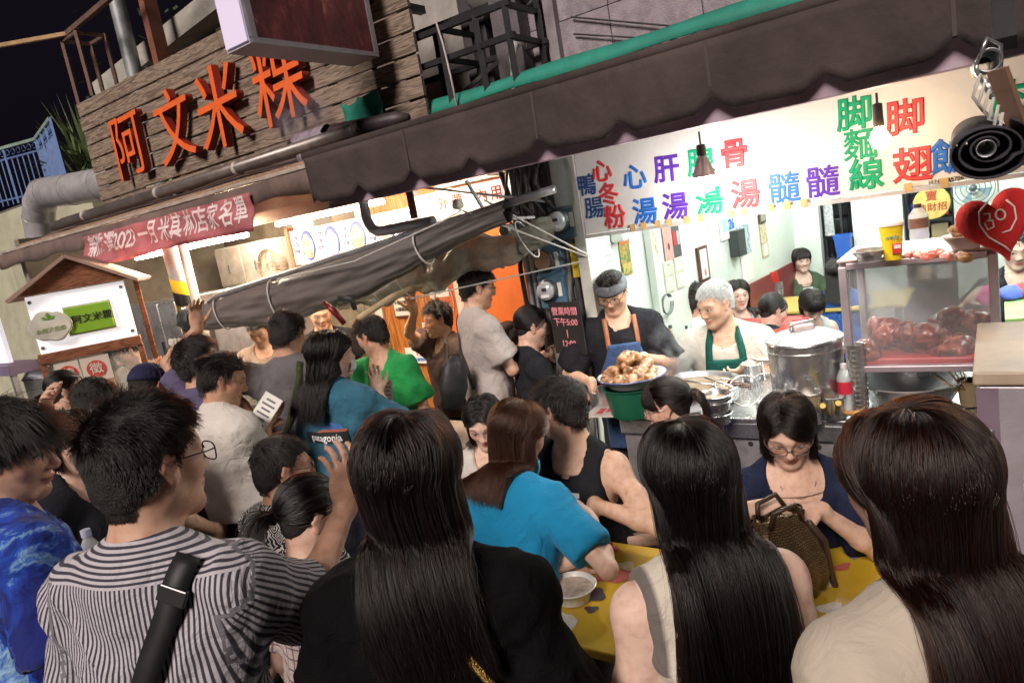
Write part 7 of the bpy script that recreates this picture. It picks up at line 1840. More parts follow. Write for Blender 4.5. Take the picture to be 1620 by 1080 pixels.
# ------------------------------------------------------------------ the crowd in front, seen from behind
STR = mat((.012, .012, .014), .55, 0, .2, 30, .12, 500)
P = person('man in the foreground in a black-and-white striped shirt with a black bag strap', at(240, 733, 1.34), hy=-38, hp=4, by=-14, lean=6, lod=0, s=1.0, tone='o',
           hair=dict(style='short', len=.036, n=15000, rad=.0006, comb=(.25, .35, .1), vol=.009), top=dict(mat=stripes((.05, .045, .065), (.52, .49, .54), 105, .46, yoke=-.012), sleeve=.9, flare=.022, neck=.068, nfwd=.045, name='shirt', scoop=.1, seam=(.2, .19, .22)),
           arms=dict(R=dict(e=at(504, 962, 1.60), w=at(530, 842, 1.66), hd=(.1, .1, 1), palm=(-.6, .6, .1), curl=.45, spread=.2), L=dict(l=(-.1, .25, -.42))), specs=[('glasses', (.05, .035, .03))], bottom=(.04, .04, .05))
def collar(info, m, r1=.066, r2=.078, h=.036, gap=.35):
    nb, RB, s = info['nb'], info['RB'], info['s']; rows = []
    for j in range(4):
        k = j / 3; rr = r2 + (r1 - r2) * k
        rows.append([nb + RB @ (v3((rr * math.sin(a_), -.012 - rr * .92 * math.cos(a_), .002 + h * k * (1 - .3 * abs(a_) / 3.1) - .028 * (abs(a_) / 3.1) ** 1.5)) * s) for a_ in np.linspace(-math.pi + gap, math.pi - gap, 25)])
    return MB().sheet(rows).build('collar', m, info['o'], smooth=1, solid=.004)
collar(P, cloth((.34, .32, .36)))
_, cpt = strap(P, [(.125, .02), (.10, -.06), (.05, -.16), (-.02, -.32), (-.08, -.5)], .046, STR, 'bag_strap', lift=.010)
MB().box(cpt[4], (.055, .012, .03), frame(cpt[7] - cpt[3], up=-P['Y'])[:, [0, 2, 1]]).build('buckle', mat((.08, .08, .085), .25, .7, .1), P['o'], bevel=.003)
P = person('woman in the foreground with long dark hair, black tee and thin gold chain strap', at(652, 753, 1.32), hy=-8, hp=6, by=-12, lean=4, sex='f', lod=0, s=1.0,
           hair=dict(style='long', behind=1, frame=96, wide=.105, len=.44, n=15000, rad=.00055, mel=.93, red=.45, thick=.024, back=.04, part=.01, bias=(.07, 0, 0), rough=.36), top=dict(mat=(.004, .004, .0045), sleeve=.8, flare=.03, infl=.018, fold=1.3), bottom=(.05, .05, .07), shw=.155, build=1.05)
strap(P, [(.085, -.08), (.12, -.14), (.155, -.22), (.175, -.30)], .013, mat((.7, .45, .14), .3, 1, .1, 60, .8, 300), 'chain_strap', lift=.014)
P = person('woman in the foreground with very long straight black hair and sleeveless pale top', at(1088, 756, 1.40), hy=6, hp=4, by=6, lean=3, sex='f', lod=0, s=1.0, tone='fp',
           hair=dict(style='long', behind=1, frame=96, wide=.105, len=.72, n=17000, rad=.00055, mel=.97, red=.2, thick=.016, back=.03, part=0, rough=.34), top=dict(mat=stripes((.16, .14, .13), (.62, .56, .47), 11, .25), sleeve=0, tank=1, neck=.09, name='tank_top'), bottom=(.1, .1, .12), shw=.148)
P = person('woman at the right foreground with long brown hair and a beige blazer', at(1440, 766, 1.02), hy=10, hp=4, by=14, lean=2, sex='f', lod=0, s=1.0,
           hair=dict(style='long', behind=1, frame=96, wide=.105, len=.66, n=17000, rad=.00055, mel=.86, red=.5, thick=.018, back=.03, part=-.01, rough=.36), top=dict(mat=cloth((.52, .45, .37), .8, .15, .06), sleeve=1.9, infl=.017, neck=.07, name='blazer', fold=.5), bottom=(.3, .26, .22), shw=.158)
strap(P, [(-.15, -.03), (-.13, -.07), (-.09, -.15), (-.03, -.28)], .024, mat((.2, .085, .04), .45, 0, .15, 20), 'bag_strap', lift=.016)
P = person('wavy-haired man in a blue tie-dye shirt at the left edge, facing right', at(20, 714, 1.90), hy=-84, hp=14, by=-48, lod=0, s=1.08, tone='o', lean=4,
           hair=dict(style='short', len=.085, n=9000, rad=.0009, comb=(.1, .2, -.4), lift=.1, vol=.018), top=dict(mat=tiedye(), seam=(.02, .07, .42), sleeve=.85, flare=.03, infl=.02), bottom=(.03, .03, .05), arms=dict(R=dict(l=(.1, .25, -.38))))
person('young woman with round glasses and dark tee squeezed behind the tie-dye man', at(116, 698, 2.60), hy=-112, hp=12, by=-100, sex='f', lod=2, hair=dict(style='bob', len=.2, fringe=1), top=dict(mat=(.02, .02, .025)), specs=[('glasses', (.03, .03, .03), True)])
P = person('man in a plain white tee seen from behind left of the striped shirt', at(155, 644, 2.95), hy=8, hp=18, by=-18, lod=1, hair=dict(style='short', len=.035), top=dict(mat=(.60, .58, .62), sleeve=.7, flare=.02), s=1.0, arms=dict(L=dict(w=at(72, 650, 3.02), pole=(-1, .3, .2)), R=dict(l=(.08, .2, -.42))))
strap(P, [(.15, .0), (.145, -.1), (.12, -.3)], .04, STR, 'bag_strap', lift=.01)
wb = at(138, 850, 2.4); w3 = thing('water_bottle', wb, 'small white-capped water bottle carried by the man in the white tee', 'bottle'); MB().lathe([(.028, -.12), (.03, -.1), (.03, -.03), (.014, 0), (.012, .005)], wb, n=16).build('body', PLAS, w3, smooth=1); MB().lathe([(.016, .005), (.016, .03), (.001, .031)], wb, n=12).build('cap', mat((.5, .52, .7), .4), w3)
person('woman with a low ponytail and hair clip in front of the food cart', at(108, 618, 4.00), hy=-66, hp=6, by=-60, sex='f', lod=2, hair=dict(style='pony', len=.25, tie=(0, -.105, -.01)), top=dict(mat=(.55, .28, .12)))
P = person('person in a dark navy cap in front of the food cart', at(238, 612, 3.80), hy=-24, hp=16, by=-20, lod=2, hair=dict(style='short', len=.02), top=dict(mat=(.1, .1, .14)))
cap(P, cloth((.03, .03, .075)))
person('person in a purple shirt reaching one arm straight up beside the cart', at(314, 572, 3.60), hy=-62, hp=-8, by=-50, lod=1, hair=dict(style='short', len=.06), top=dict(mat=(.10, .085, .16), sleeve=.75, flare=.02), tone='mt', arms=dict(L=dict(w=at(312, 520, 3.79), pole=(-.8, -.6, .3), hd=(.05, .2, 1), curl=.3)))
P = person('man with slicked-back hair in a loose white shirt reading a menu strip', at(354, 601, 3.25), hy=-72, hp=22, by=-46, lod=1, tone='mt', hair=dict(style='short', len=.06, comb=(0, -1.0, -.1), lift=.05), top=dict(mat=cloth((.66, .62, .57), .8, .3, .05), sleeve=1.3, flare=.035, infl=.024, name='shirt', hem=.02), bottom=(.03, .03, .04), arms=dict(R=dict(w=at(420, 672, 3.35), pole=(.3, -.3, -.9), curl=.8, hd=(.3, .1, .9)), L=dict(w=at(405, 690, 3.60), pole=(-.3, -.2, -.9))))
card('menu_strip', at(416, 655, 3.3), .10, .2, rotz(R(-20)) @ roty(R(34)) @ rotx(R(-30)), PAPER, 'white menu strip held by the man in the white shirt', 'menu', 7)
MB().tube([P['pel'] + P['spine'] * .06 + P['RB'] @ v3((.165 * math.cos(a_), .122 * math.sin(a_), 0)) for a_ in np.linspace(0, 6.28, 25)], .016, 6).build('belt', mat((.03, .02, .018), .4), P['o'], smooth=1)
person('seated man in a black and white paisley shirt with glasses', at(450, 741, 2.60), hy=-64, hp=8, by=-38, seated=True, lod=1, tone='mt', hair=dict(style='short', len=.03, lift=.12), top=dict(mat=paisley(), seam=(.1, .1, .1), sleeve=.8, flare=.03, infl=.017, name='shirt'), specs=[('glasses', (.08, .06, .05))])
person('seated girl with a black ponytail and pale plaid top behind the waving hand', at(494, 814, 2.10), hy=-60, hp=18, by=-30, seated=True, sex='f', lod=2, hair=dict(style='pony', len=.24, tie=(0, -.11, .0)), top=dict(mat=plaid((.50, .40, .38), (.16, .11, .13), 30), seam=(.4, .32, .3), sleeve=.7))
P = person('man in a dark grey tee with a green bag strap seen from behind', at(455, 529, 3.85), hy=-14, hp=20, by=-8, lod=1, hair=dict(style='short', len=.05, lift=.12), top=dict(mat=(.14, .13, .135), sleeve=.9, flare=.03, infl=.018), s=1.04, tone='mt', arms=dict(L=dict(w=at(385, 640, 3.85), pole=(-1, -.3, -.3)), R=dict(l=(.1, .15, -.45))))
strap(P, [(.09, .03), (.08, -.06), (.0, -.25), (-.08, -.42)], .03, cloth((.06, .07, .035)), 'bag_strap', lift=.008)
P = person('young man in a brown lettered tee behind the serving counter', at(410, 523, 5.60), hy=176, hp=28, by=184, lod=2, tone='o', hair=dict(style='short', len=.03), top=dict(mat=(.24, .18, .14), sleeve=.75), arms=dict(L=dict(l=(-.12, .35, -.3)), R=dict(l=(.12, .35, -.3))))
decal(P, 'Megasus', P['chest'] + P['RB'] @ v3((0, .12, .0)), P['Y'], P['spine'], .075, mat((.07, .05, .04), .8), bold=.0015)
person('young man with buzzed hair in a black tee at the back of the left shop', at(507, 497, 5.60), hy=196, hp=14, by=190, lod=2, tone='mt', brow=1, hair=dict(style='fade', len=.012, vol=.002, n=2500, rad=.0009, front=.05), top=dict(mat=(.02, .02, .023)))
P = person('woman with long wavy hair, blue lettered tee and white mask, one hand raised', at(528, 562, 3.45), hy=-58, hp=4, by=-24, sex='f', lod=1, hair=dict(style='long', behind=1, frame=96, len=.42, wave=.25, thick=.03, back=.12, n=4500, mel=.97), top=dict(mat=cloth((.035, .13, .20)), sleeve=.85, flare=.03, infl=.02), bottom=(.02, .02, .03), arms=dict(R=dict(w=at(598, 622, 3.63), pole=(.8, -.3, -.9), hd=(0, .1, 1), palm=(-.5, .8, 0), curl=.3)))
mask(P, mat((.62, .60, .60), .8))
lc_ = P['chest'] + P['RB'] @ v3((-.02, -.13, -.03))
decal(P, '', lc_, -P['Y'], P['spine'], .05, mat((.015, .015, .02), .8), poly=[(-.13, -.028), (.13, -.028), (.13, .028), (-.13, .028)], name='print_bar', lift=.006)
decal(P, 'patagonia', lc_, -P['Y'], P['spine'], .052, mat((.75, .75, .75), .8), bold=.001, lift=.0085, name='print')
decal(P, '', lc_ + P['spine'] * .052, -P['Y'], P['spine'], .05, mat((.05, .16, .42), .8), poly=[(-.03, -.02), (.13, -.02), (.1, .012), (.075, .0), (.04, .024)], name='print_peak', lift=.006)
decal(P, '', lc_ + P['spine'] * .036, -P['Y'], P['spine'], .05, mat((.45, .12, .06), .8), poly=[(-.05, -.007), (.13, -.007), (.13, .006), (-.02, .004)], name='print_band', lift=.0075)
card('receipt', at(614, 618, 3.75), .05, .12, rotz(R(-10)) @ roty(R(8)), PAPER, 'white receipt near the raised hand of the woman in the lettered tee', 'receipt', 5)
P = person('man in a bright green tee bending his head to the left', at(588, 531, 4.35), hy=64, hp=16, by=150, lod=1, hair=dict(style='short', len=.045), top=dict(mat=(.02, .28, .07), sleeve=.75, flare=.025, infl=.018), bottom=(.4, .34, .26), tone='o')
P = person('smiling man in a dark brown tee waving his raised hand', at(692, 506, 5.00), hy=112, hp=2, by=128, lod=1, smile=1, tone='m', hair=dict(style='short', len=.04, comb=(.3, .3, 0)), top=dict(mat=(.075, .05, .045), sleeve=.7, infl=.024), bottom=(.03, .03, .04), arms=dict(R=dict(w=at(655, 494, 4.79), pole=(.9, .2, -.5), hd=(-.05, -.1, 1), palm=(-.3, -1, 0), curl=.12, spread=.2), L=dict(l=(-.08, .1, -.5))))
bg1 = thing('shoulder_bag', P['pel'] + v3((.1, -.15, .1)), 'black shoulder bag with purple charm on the waving man', 'bag'); c0 = at(722, 600, 4.75); MB().lathe([(.001, -.12), (.07, -.11), (.085, -.02), (.075, .07), (.03, .10), (.001, .1)], c0, n=18, sy=.5).build('body', mat((.015, .015, .018), .5, 0, .3, 20, .4, 40), bg1, smooth=1); MB().tube([c0 + v3((-.05, 0, .06)), at(708, 545, 4.8), at(700, 535, 4.95)], .008, 6).build('strap', STR, bg1); MB().box(at(702, 612, 4.6), (.022, .01, .06)).build('charm', mat((.22, .08, .42), .4), bg1, bevel=.003)
P = person('tall young man in a pale grey tee with glasses, in profile facing right', at(756, 455, 4.15), hy=-80, hp=14, by=-72, lod=1, s=1.0, hair=dict(style='short', len=.05, comb=(0, .5, -.2), lift=.08), top=dict(mat=cloth((.46, .40, .38), .85, .25, .05), sleeve=.72, flare=.026, infl=.016, fold=.7), bottom=(.05, .045, .06), specs=[('glasses', (.03, .03, .03))], arms=dict(R=dict(l=(-.03, .34, -.24), pole=(.4, -.7, -.8), curl=.9), L=dict(l=(.05, .36, -.22), pole=(-.4, -.4, -.9), curl=.9)))
bg2 = thing('sling_bag', P['pel'], 'black sling bag on the back of the tall young man', 'bag'); c0 = at(718, 612, 3.95); MB().lathe([(.001, -.13), (.06, -.12), (.085, 0), (.07, .12), (.03, .17), (.001, .18)], c0, rotz(.4) @ roty(R(14)), n=18, sy=.55).build('body', mat((.02, .02, .023), .5, 0, .3, 20, .4, 40), bg2, smooth=1)
strap(P, [(-.05, .03), (-.06, -.08), (.05, -.25), (.12, -.4)], .03, STR, 'bag_strap', lift=.01)
person('man in a peach tee sitting with his back turned before the orange wall', at(777, 538, 5.30), hy=-30, by=-20, lod=2, seated=True, hair=dict(style='short', len=.04), top=dict(mat=(.55, .34, .24)), tone='mt')
person('woman with tied brown hair facing left before the orange wall', at(801, 534, 5.30), hy=78, by=60, lod=2, seated=True, sex='f', hair=dict(style='bun', tie=(0, -.1, -.02), mel=.85), top=dict(mat=(.5, .3, .22)))
P = person('woman in a black printed tee with low ponytail and thin glasses, reading a card', at(842, 516, 4.10), hy=-84, hp=16, by=-80, sex='f', lod=1, s=1.0, hair=dict(style='pony', len=.2, tie=(0, -.1, -.04), tdir=(0, -.5, -.6)), top=dict(mat=(.022, .022, .028), sleeve=.85, flare=.025), specs=[('glasses', (.3, .3, .3), True, 1)], arms=dict(R=dict(l=(-.03, .36, -.22), pole=(.3, -.5, -.9), curl=.7), L=dict(l=(.04, .40, -.18), pole=(-.3, -.3, -.9), curl=.7)))
decal(P, '', P['chest'] + P['RB'] @ v3((.09, .1, -.03)), unit(P['Y'] + P['X'] * .9), P['spine'], .05, mat((.6, .6, .6), .8), poly=[(.04 * math.cos(a_) * (1 + .4 * math.sin(3 * a_)), .06 * math.sin(a_) * (1 + .3 * math.cos(5 * a_))) for a_ in np.linspace(0, 6.28, 22)[:-1]], name='print')
card('price_card', P['J'][-1][2] * .5 + P['J'][1][2] * .5 + P['Y'] * .13 + Z3 * .02, .14, .10, rotz(R(-30)) @ rotx(R(-70)), mat((.55, .42, .42), .5), 'pink price card held by the woman in the black printed tee', 'card', 3)

# ------------------------------------------------------------------ the two cooks
DEN = cloth((.045, .085, .19)); GRNA = cloth((.012, .075, .06), .7)
P = person('cook with grey headband, black tee and blue apron standing at the left of the counter', at(968, 463, 3.86), hy=156, hp=24, by=176, lod=1, s=.95, hair=dict(style='short', len=.035, comb=(0, -.8, -.2), lift=.05), top=dict(mat=(.018, .018, .022), sleeve=.9, flare=.03, infl=.017), specs=[('glasses', (.015, .015, .015))], tone='m',
           arms=dict(R=dict(w=at(936, 605, 3.8), pole=(.7, -.4, -.6), curl=.5, hd=(.02, -.1, -1)), L=dict(w=at(1016, 565, 3.7), pole=(-.7, -.4, -.5), curl=.6, hd=(-.8, -.4, -.3))))
headring(P, .028, .085, cloth((.14, .15, .17)), 'headband', .016)
apron(P, DEN, .095, .16, -.125, -.75)
LEA = mat((.33, .12, .05), .5, 0, .15, 15)
for sg in (-1, 1): strap(P, [(sg * .085, .02), (sg * .085, -.08), (sg * .085, -.15)], .026, LEA, 'apron_strap', dirn=1, lift=.006)
P = person('grey-haired cook in a white polo and green apron leaning over the pots', at(1131, 481, 3.95), hy=116, hp=14, by=158, lean=10, lod=1, s=1.06, build=1.06, tone='w', brow=.6, hair=dict(style='short', len=.02, mel=.16, red=0, n=5000, vol=.004, rad=.0008, lift=.3), top=dict(mat=cloth((.54, .51, .45), .85, .3, .05), sleeve=.95, flare=.035, infl=.017, name='polo_shirt'),
           arms=dict(R=dict(w=at(1066, 572, 3.85), pole=(.6, -.3, -.6), curl=.7, hd=(-.5, -.3, -.8)), L=dict(w=at(1185, 578, 3.85), pole=(-.9, -.1, -.5), curl=.7, hd=(-.9, -.2, -.3))), smile=.3)
collar(P, cloth((.54, .51, .45), .85, .3, .05), gap=.5)
ap = apron(P, GRNA, .10, .17, -.105, -.75)
for sg in (-1, 1): strap(P, [(sg * .075, .035), (sg * .08, -.05), (sg * .09, -.16)], .04, GRNA, 'apron_strap', dirn=1, lift=.010)
V, Q = np.array([v.co for v in ap.data.vertices]) + v3(ap['_at']), [tuple(p.vertices) for p in ap.data.polygons]
bv = BVHTree.FromPolygons([tuple(p) for p in V], Q); ec = P['nb'] + P['RB'] @ v3((0, .2, -.19))
decal(P, '', ec, P['Y'], P['spine'], .1, mat((.5, .38, .55), .6), poly=[(.024 * math.cos(a_), .024 * math.sin(a_)) for a_ in np.linspace(0, 6.28, 20)[:-1]], name='badge', parent=ap, hit=bv)
decal(P, '福', ec, P['Y'], P['spine'], .034, mat((.25, .12, .4), .6), name='badge_mark', parent=ap, hit=bv, lift=.006)

# ------------------------------------------------------------------ guests around the yellow tables
person('girl in a white top looking down behind the brown-haired woman in blue', at(766, 668, 3.20), hy=168, hp=24, by=170, sex='f', lod=1, seated=True, tone='fp', hair=dict(style='long', len=.25, part=.0, back=.12), top=dict(mat=(.6, .56, .52)))
P = person('woman in a bright blue tee with reddish-brown hair eating with red chopsticks', at(822, 688, 2.50), hy=-50, hp=26, by=-26, lean=24, sex='f', seated=True, lod=0, s=1.03, hair=dict(style='long', behind=1, frame=92, len=.33, mel=.72, red=.75, n=9000, back=.1, thick=.018), top=dict(mat=cloth((.012, .24, .47), .85, .25, .08), sleeve=.72, flare=.014, infl=.012), bottom=(.2, .2, .2),
           arms=dict(R=dict(w=at(934, 822, 2.45), pole=(.8, -.5, -.8), curl=.9, hd=(-.3, .6, .4)), L=dict(w=at(893, 890, 2.4), pole=(-.3, -.3, -.9), curl=.8)))
mask(P, mat((.05, .42, .62), .7), dz=-.05)
P = person('young man in a black basketball vest numbered 15 turning his head away', at(886, 645, 2.75), hy=50, hp=4, by=142, lod=1, seated=True, tone='w', hair=dict(style='short', len=.055, lift=.12), top=dict(mat=(.018, .018, .022), sleeve=0, tank=1, neck=.082, name='vest'), specs=[('glasses', (.3, .3, .3), False, 1)], arms=dict(L=dict(w=at(940, 798, 2.60), pole=(-.9, -.1, -.3), curl=.5, hd=(-.3, -.5, -.4)), R=dict(l=(.1, .3, -.35))))
decal(P, '15', P['chest'] + P['RB'] @ v3((-.02, .13, .0)), P['Y'], P['spine'], .12, mat((.72, .70, .68), .8), bold=.004)
strap(P, [(.06, .02), (.05, -.04), (.0, -.075), (-.05, -.04), (-.06, .02)], .014, WHITE, 'neck_trim', dirn=1, lift=.004)
P = person('woman with thin glasses and a ponytail in profile facing left', at(1055, 642, 3.00), hy=72, hp=10, by=98, lod=1, sex='f', seated=True, tone='f', hair=dict(style='pony', len=.18, tie=(0, -.105, .03), tdir=(0, -.6, -.3), n=4000, mel=.92, fringe=1), top=dict(mat=(.05, .045, .10), sleeve=.8, flare=.03), specs=[('glasses', (.5, .5, .5), False, 1)], arms=dict(L=dict(w=at(985, 860, 2.74), pole=(-.5, -.4, -.8))))
P = person('seated woman in a navy top with glasses looking down into a bronze handbag', at(1246, 680, 2.40), hy=158, hp=26, by=172, lod=0, sex='f', seated=True, s=1.04, tone='f', hair=dict(style='long', len=.19, part=.02, frame=66, n=8000, mel=.93, rad=.0008, thick=.014), top=dict(mat=(.015, .02, .045), sleeve=.9, flare=.03, neck=.095), specs=[('glasses', (.12, .08, .07))], arms=dict(R=dict(w=at(1186, 806, 2.18), pole=(.6, -.4, -.8), curl=.9, hd=(.8, -.2, .1), palm=(0, .2, -1)), L=dict(w=at(1296, 806, 2.18), pole=(-.7, -.2, -.7), curl=.9, hd=(-1, -.1, .1), palm=(0, .3, -1))))
nk = P['nb'] + P['RB'] @ v3((0, .05, -.02)); MB().tube([nk + P['RB'] @ v3((.06 * math.sin(a_), .045 - .03 * abs(math.sin(a_)) , -.045 * math.cos(a_))) for a_ in np.linspace(-1.5, 1.5, 15)], .0012, 5).build('necklace', mat((.6, .55, .5), .3, 1), P['o'])
hb_ = thing('handbag', at(1240, 890, 2.1), 'bronze quilted leather handbag held by the seated woman', 'bag'); c0 = at(1236, 862, 2.1)
def quilt():
    m, nt, b = new_mat('quilted_bronze'); tc = nd(nt, 'ShaderNodeTexCoord'); br = nd(nt, 'ShaderNodeTexBrick'); br.inputs['Scale'].default_value = 34.0; br.inputs['Mortar Size'].default_value = .03; br.inputs['Color1'].default_value = (.16, .10, .05, 1); br.inputs['Color2'].default_value = (.24, .16, .085, 1); br.inputs['Mortar'].default_value = (.03, .02, .012, 1)
    sx = nd(nt, 'ShaderNodeSeparateXYZ'); cb = nd(nt, 'ShaderNodeCombineXYZ'); nt.links.new(tc.outputs['Object'], sx.inputs[0]); nt.links.new(sx.outputs[0], cb.inputs[0]); nt.links.new(sx.outputs[2], cb.inputs[1]); nt.links.new(cb.outputs[0], br.inputs['Vector'])
    nt.links.new(br.outputs['Color'], b.inputs['Base Color']); b.inputs['Metallic'].default_value = .55; b.inputs['Roughness'].default_value = .34
    bp = nd(nt, 'ShaderNodeBump', Strength=.8, Distance=.004); nt.links.new(br.outputs['Fac'], bp.inputs['Height']); bp.invert = True; nt.links.new(bp.outputs[0], b.inputs['Normal'])
    return m
BRZ = quilt(); rows = []
for j, (w_, dp, z) in enumerate(((.06, .03, -.165), (.125, .06, -.155), (.14, .07, -.11), (.135, .065, -.05), (.115, .055, .01), (.09, .042, .05), (.075, .03, .075), (.085, .032, .10), (.08, .02, .105))):
    rows.append([c0 + rotz(.25) @ v3((w_ * math.copysign(abs(math.cos(a_)) ** .7, math.cos(a_)) * (1 + (.05 if j > 3 else .02) * math.sin(a_ * 11 + j)), dp * math.copysign(abs(math.sin(a_)) ** .8, math.sin(a_)) * (1 + .12 * math.sin(a_ * 9 + j * .7)), z + (.008 * math.sin(a_ * 6) if j > 5 else 0))) for a_ in np.linspace(0, 6.2832, 49)])
MB().sheet(rows).build('body', BRZ, hb_, smooth=1)
LTH = mat((.06, .035, .022), .4, .1, .2, 20)
for sg in (-1, 1): MB().tube([c0 + rotz(.25) @ v3((-.05 * 1, sg * .03, .08)), c0 + rotz(.25) @ v3((-.04, sg * .04, .13)), c0 + rotz(.25) @ v3((.03, sg * .045, .14)), c0 + rotz(.25) @ v3((.06, sg * .03, .08))], .008, 8).build('handle', LTH, hb_, smooth=1)
MB().tube([c0 + v3((.09, 0, .06)), c0 + v3((.14, .02, -.02)), c0 + v3((.15, .02, -.12)), c0 + v3((.17, .02, -.25))], .010, 8).build('strap', LTH, hb_, smooth=1)
bp_ = at(1310, 798, 1.80)
# ------------------------------------------------------------------ guests inside the shop and the cart attendant
person('man with curly dark hair in a white tee half hidden by the grey-haired cook', at(1098, 475, 5.20), hy=-62, by=-50, lod=2, seated=True, tone='mt', hair=dict(style='short', len=.05, n=2500), top=dict(mat=(.6, .6, .6)))
person('young woman with long black hair looking out past the grey-haired cook', at(1168, 467, 5.50), hy=176, by=180, lod=2, sex='f', seated=True, tone='fp', hair=dict(style='long', len=.34, part=.0, back=.06, n=2000), top=dict(mat=(.42, .44, .45)), arms=dict(L=dict(l=(-.05, .2, -.1))))
person('young woman in a black top in profile looking down, behind the stock pot', at(1224, 491, 4.90), hy=-84, hp=20, by=-70, lod=2, sex='f', seated=True, tone='fp', hair=dict(style='bun', tie=(0, -.1, -.03), bun=.025), top=dict(mat=(.02, .022, .028), infl=.022))
person('young woman in a white tank top bending over her meal in the shop', at(1285, 484, 5.20), hy=172, hp=38, by=176, lean=14, lod=2, sex='f', seated=True, tone='fp', hair=dict(style='bob', len=.16, fringe=1, n=2200), top=dict(mat=(.55, .57, .56), sleeve=0, tank=1, name='tank_top'), arms=dict(L=dict(l=(-.12, .3, -.25)), R=dict(l=(.12, .3, -.25))))
P = person('smiling girl with a short bob in a green jacket holding a phone', at(1268, 412, 7.00), hy=176, hp=4, by=178, lod=2, sex='f', seated=True, tone='fp', smile=1, hair=dict(style='bob', len=.13, fringe=1, n=2400, rad=.0012), top=dict(mat=(.06, .085, .05), sleeve=1.8, infl=.02, flare=.02, name='jacket', neck=.085), arms=dict(L=dict(l=(.02, .28, -.36), pole=(-1, -.2, -.5), curl=.8), R=dict(l=(-.04, .28, -.36), pole=(1, -.2, -.5), curl=.8)))
decal(P, '', P['chest'] + P['RB'] @ v3((0, .13, -.04)), P['Y'], P['spine'], .1, mat((.66, .67, .66), .8), poly=[(-.05, .12), (.05, .12), (.055, -.16), (-.055, -.16)], name='shirt_front', lift=.003)
ph = thing('phone', at(1272, 452, 6.8), 'dark phone in the hands of the girl in the green jacket', 'phone'); MB().box(P['J'][1][2] * .5 + P['J'][-1][2] * .5 + v3((0, -.06, .02)), (.07, .012, .13), rotx(R(-35))).build('slab', mat((.02, .02, .025), .2), ph, bevel=.004)
person('woman in a blue cardigan with black hair, her back turned, left of the glass cabinet', at(1326, 432, 5.70), hy=-34, by=-24, lod=2, sex='f', seated=True, hair=dict(style='long', behind=1, frame=96, len=.34, back=.2, n=2000), top=dict(mat=(.03, .09, .30), sleeve=1.8, infl=.017, name='cardigan'))
person('woman in a black tee at the far right edge beside the heart cushion', at(1609, 394, 4.20), hy=150, hp=14, by=160, lod=2, sex='f', tone='fp', hair=dict(style='bun', tie=(0, -.1, 0)), top=dict(mat=(.025, .025, .03)), arms=dict(R=dict(w=at(1535, 475, 4.14), pole=(.6, -.2, -.6))))
person('attendant in a brown tee bending down behind the cart glass', at(197, 557, 5.50), hy=150, hp=34, by=160, lean=14, lod=2, hair=dict(style='short', len=.05, n=1800), top=dict(mat=(.24, .19, .15)), tone='o')

# plain stools under the seated guests
def stool(lab, key, m):
    i = PEOPLE[key]; top = i['pel'][2] - .135; c = v3((i['pel'][0], i['pel'][1], 0)); th = thing('stool', c, lab, 'stool')
    MB().lathe([(.001, top), (.14, top), (.15, top - .012), (.15, top - .03)], c, n=20).build('seat', m, th, smooth=40)
    for a_ in (.8, 2.4, 3.9, 5.5): MB().bar(c + v3((.16 * math.cos(a_), .16 * math.sin(a_), 0)), c + v3((.11 * math.cos(a_), .11 * math.sin(a_), top - .02)), .03).build('leg', m, th)
STR_ = mat((.4, .03, .03), .4)
for i, k in enumerate([k for k in PEOPLE if any(w_ in k for w_ in ('paisley', 'pale plaid', 'bright blue tee', 'vest numbered', 'ponytail in profile', 'bronze handbag', 'girl in a white top'))]):
    stool('red plastic stool under the ' + k.split(' with ')[0].split(' in profile')[0].split(' looking')[0].split(' turning')[0], k, STR_)

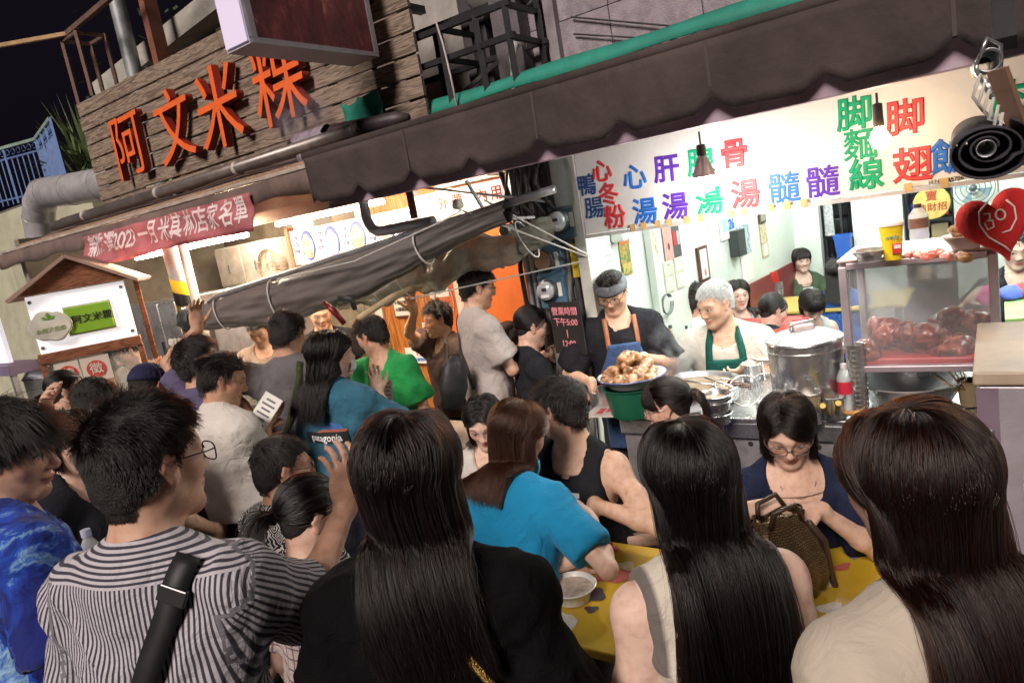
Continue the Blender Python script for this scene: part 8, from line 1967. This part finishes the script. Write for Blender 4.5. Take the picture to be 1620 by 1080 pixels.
# ------------------------------------------------------------------ steam over the pan and from the roof vent
def steam(c, rad, dens, lab, col=(1, 1, 1)):
    mb = MB(); n, k = 20, 12; vs = []
    for i in range(k):
        ph = math.pi * i / (k - 1)
        for j in range(n): a_ = 2 * math.pi * j / n; vs.append(v3(c) + v3((math.sin(ph) * math.cos(a_) * rad[0], math.sin(ph) * math.sin(a_) * rad[1], math.cos(ph) * rad[2])))
    mb.add(vs, [(i * n + j, i * n + (j + 1) % n, (i + 1) * n + (j + 1) % n, (i + 1) * n + j) for i in range(k - 1) for j in range(n)])
    m = bpy.data.materials.new('steam'); m.use_nodes = True; nt = m.node_tree; nt.nodes.remove(nt.nodes['Principled BSDF'])
    vp = nt.nodes.new('ShaderNodeVolumePrincipled'); vp.inputs['Color'].default_value = (*col, 1); vp.inputs['Anisotropy'].default_value = .2
    tc = nd(nt, 'ShaderNodeTexCoord'); nz = nd(nt, 'ShaderNodeTexNoise', Scale=9.0, Detail=4.0, Distortion=.8); nt.links.new(tc.outputs['Object'], nz.inputs['Vector'])
    ml = nd(nt, 'ShaderNodeVectorMath', operation='DIVIDE'); ml.inputs[1].default_value = rad; nt.links.new(tc.outputs['Object'], ml.inputs[0])
    ln = nd(nt, 'ShaderNodeVectorMath', operation='LENGTH'); nt.links.new(ml.outputs[0], ln.inputs[0])
    fo = nd(nt, 'ShaderNodeMapRange'); fo.inputs['From Min'].default_value = 1.0; fo.inputs['From Max'].default_value = .2; nt.links.new(ln.outputs['Value'], fo.inputs[0])
    cr_ = nd(nt, 'ShaderNodeMapRange'); cr_.inputs['From Min'].default_value = .42; cr_.inputs['From Max'].default_value = .7; cr_.inputs['To Max'].default_value = dens; nt.links.new(nz.outputs[0], cr_.inputs[0])
    mu = nd(nt, 'ShaderNodeMath', operation='MULTIPLY'); nt.links.new(fo.outputs[0], mu.inputs[0]); nt.links.new(cr_.outputs[0], mu.inputs[1]); nt.links.new(mu.outputs[0], vp.inputs['Density'])
    nt.links.new(vp.outputs[0], nt.nodes['Material Output'].inputs['Volume'])
    o = mb.build('steam', m, smooth=1); tag(o, lab, 'steam'); o['kind'] = 'stuff'
pan_c = on(1085, 620)
steam(pan_c + v3((-.03, .02, .20)), (.16, .15, .22), 16, 'white steam rising from the wide pan of broth')
steam(F(3.95, 3.38, 2.92), (.26, .15, .22), 11, 'pale violet steam puff below the last orange character', (.92, .8, 1.0))

# ------------------------------------------------------------------ lettering to plain meshes
dg = bpy.context.evaluated_depsgraph_get()
for o in [o for o in scene.objects if o.type == 'FONT']:
    me = bpy.data.meshes.new_from_object(o.evaluated_get(dg))
    nm = o.name.split('.')[0]
    n = bpy.data.objects.new(nm, me); COL.objects.link(n); n.parent = o.parent; n.matrix_local = o.matrix_local.copy()
    bpy.data.objects.remove(o)
for o in scene.objects:
    if '_at' in o: del o['_at']
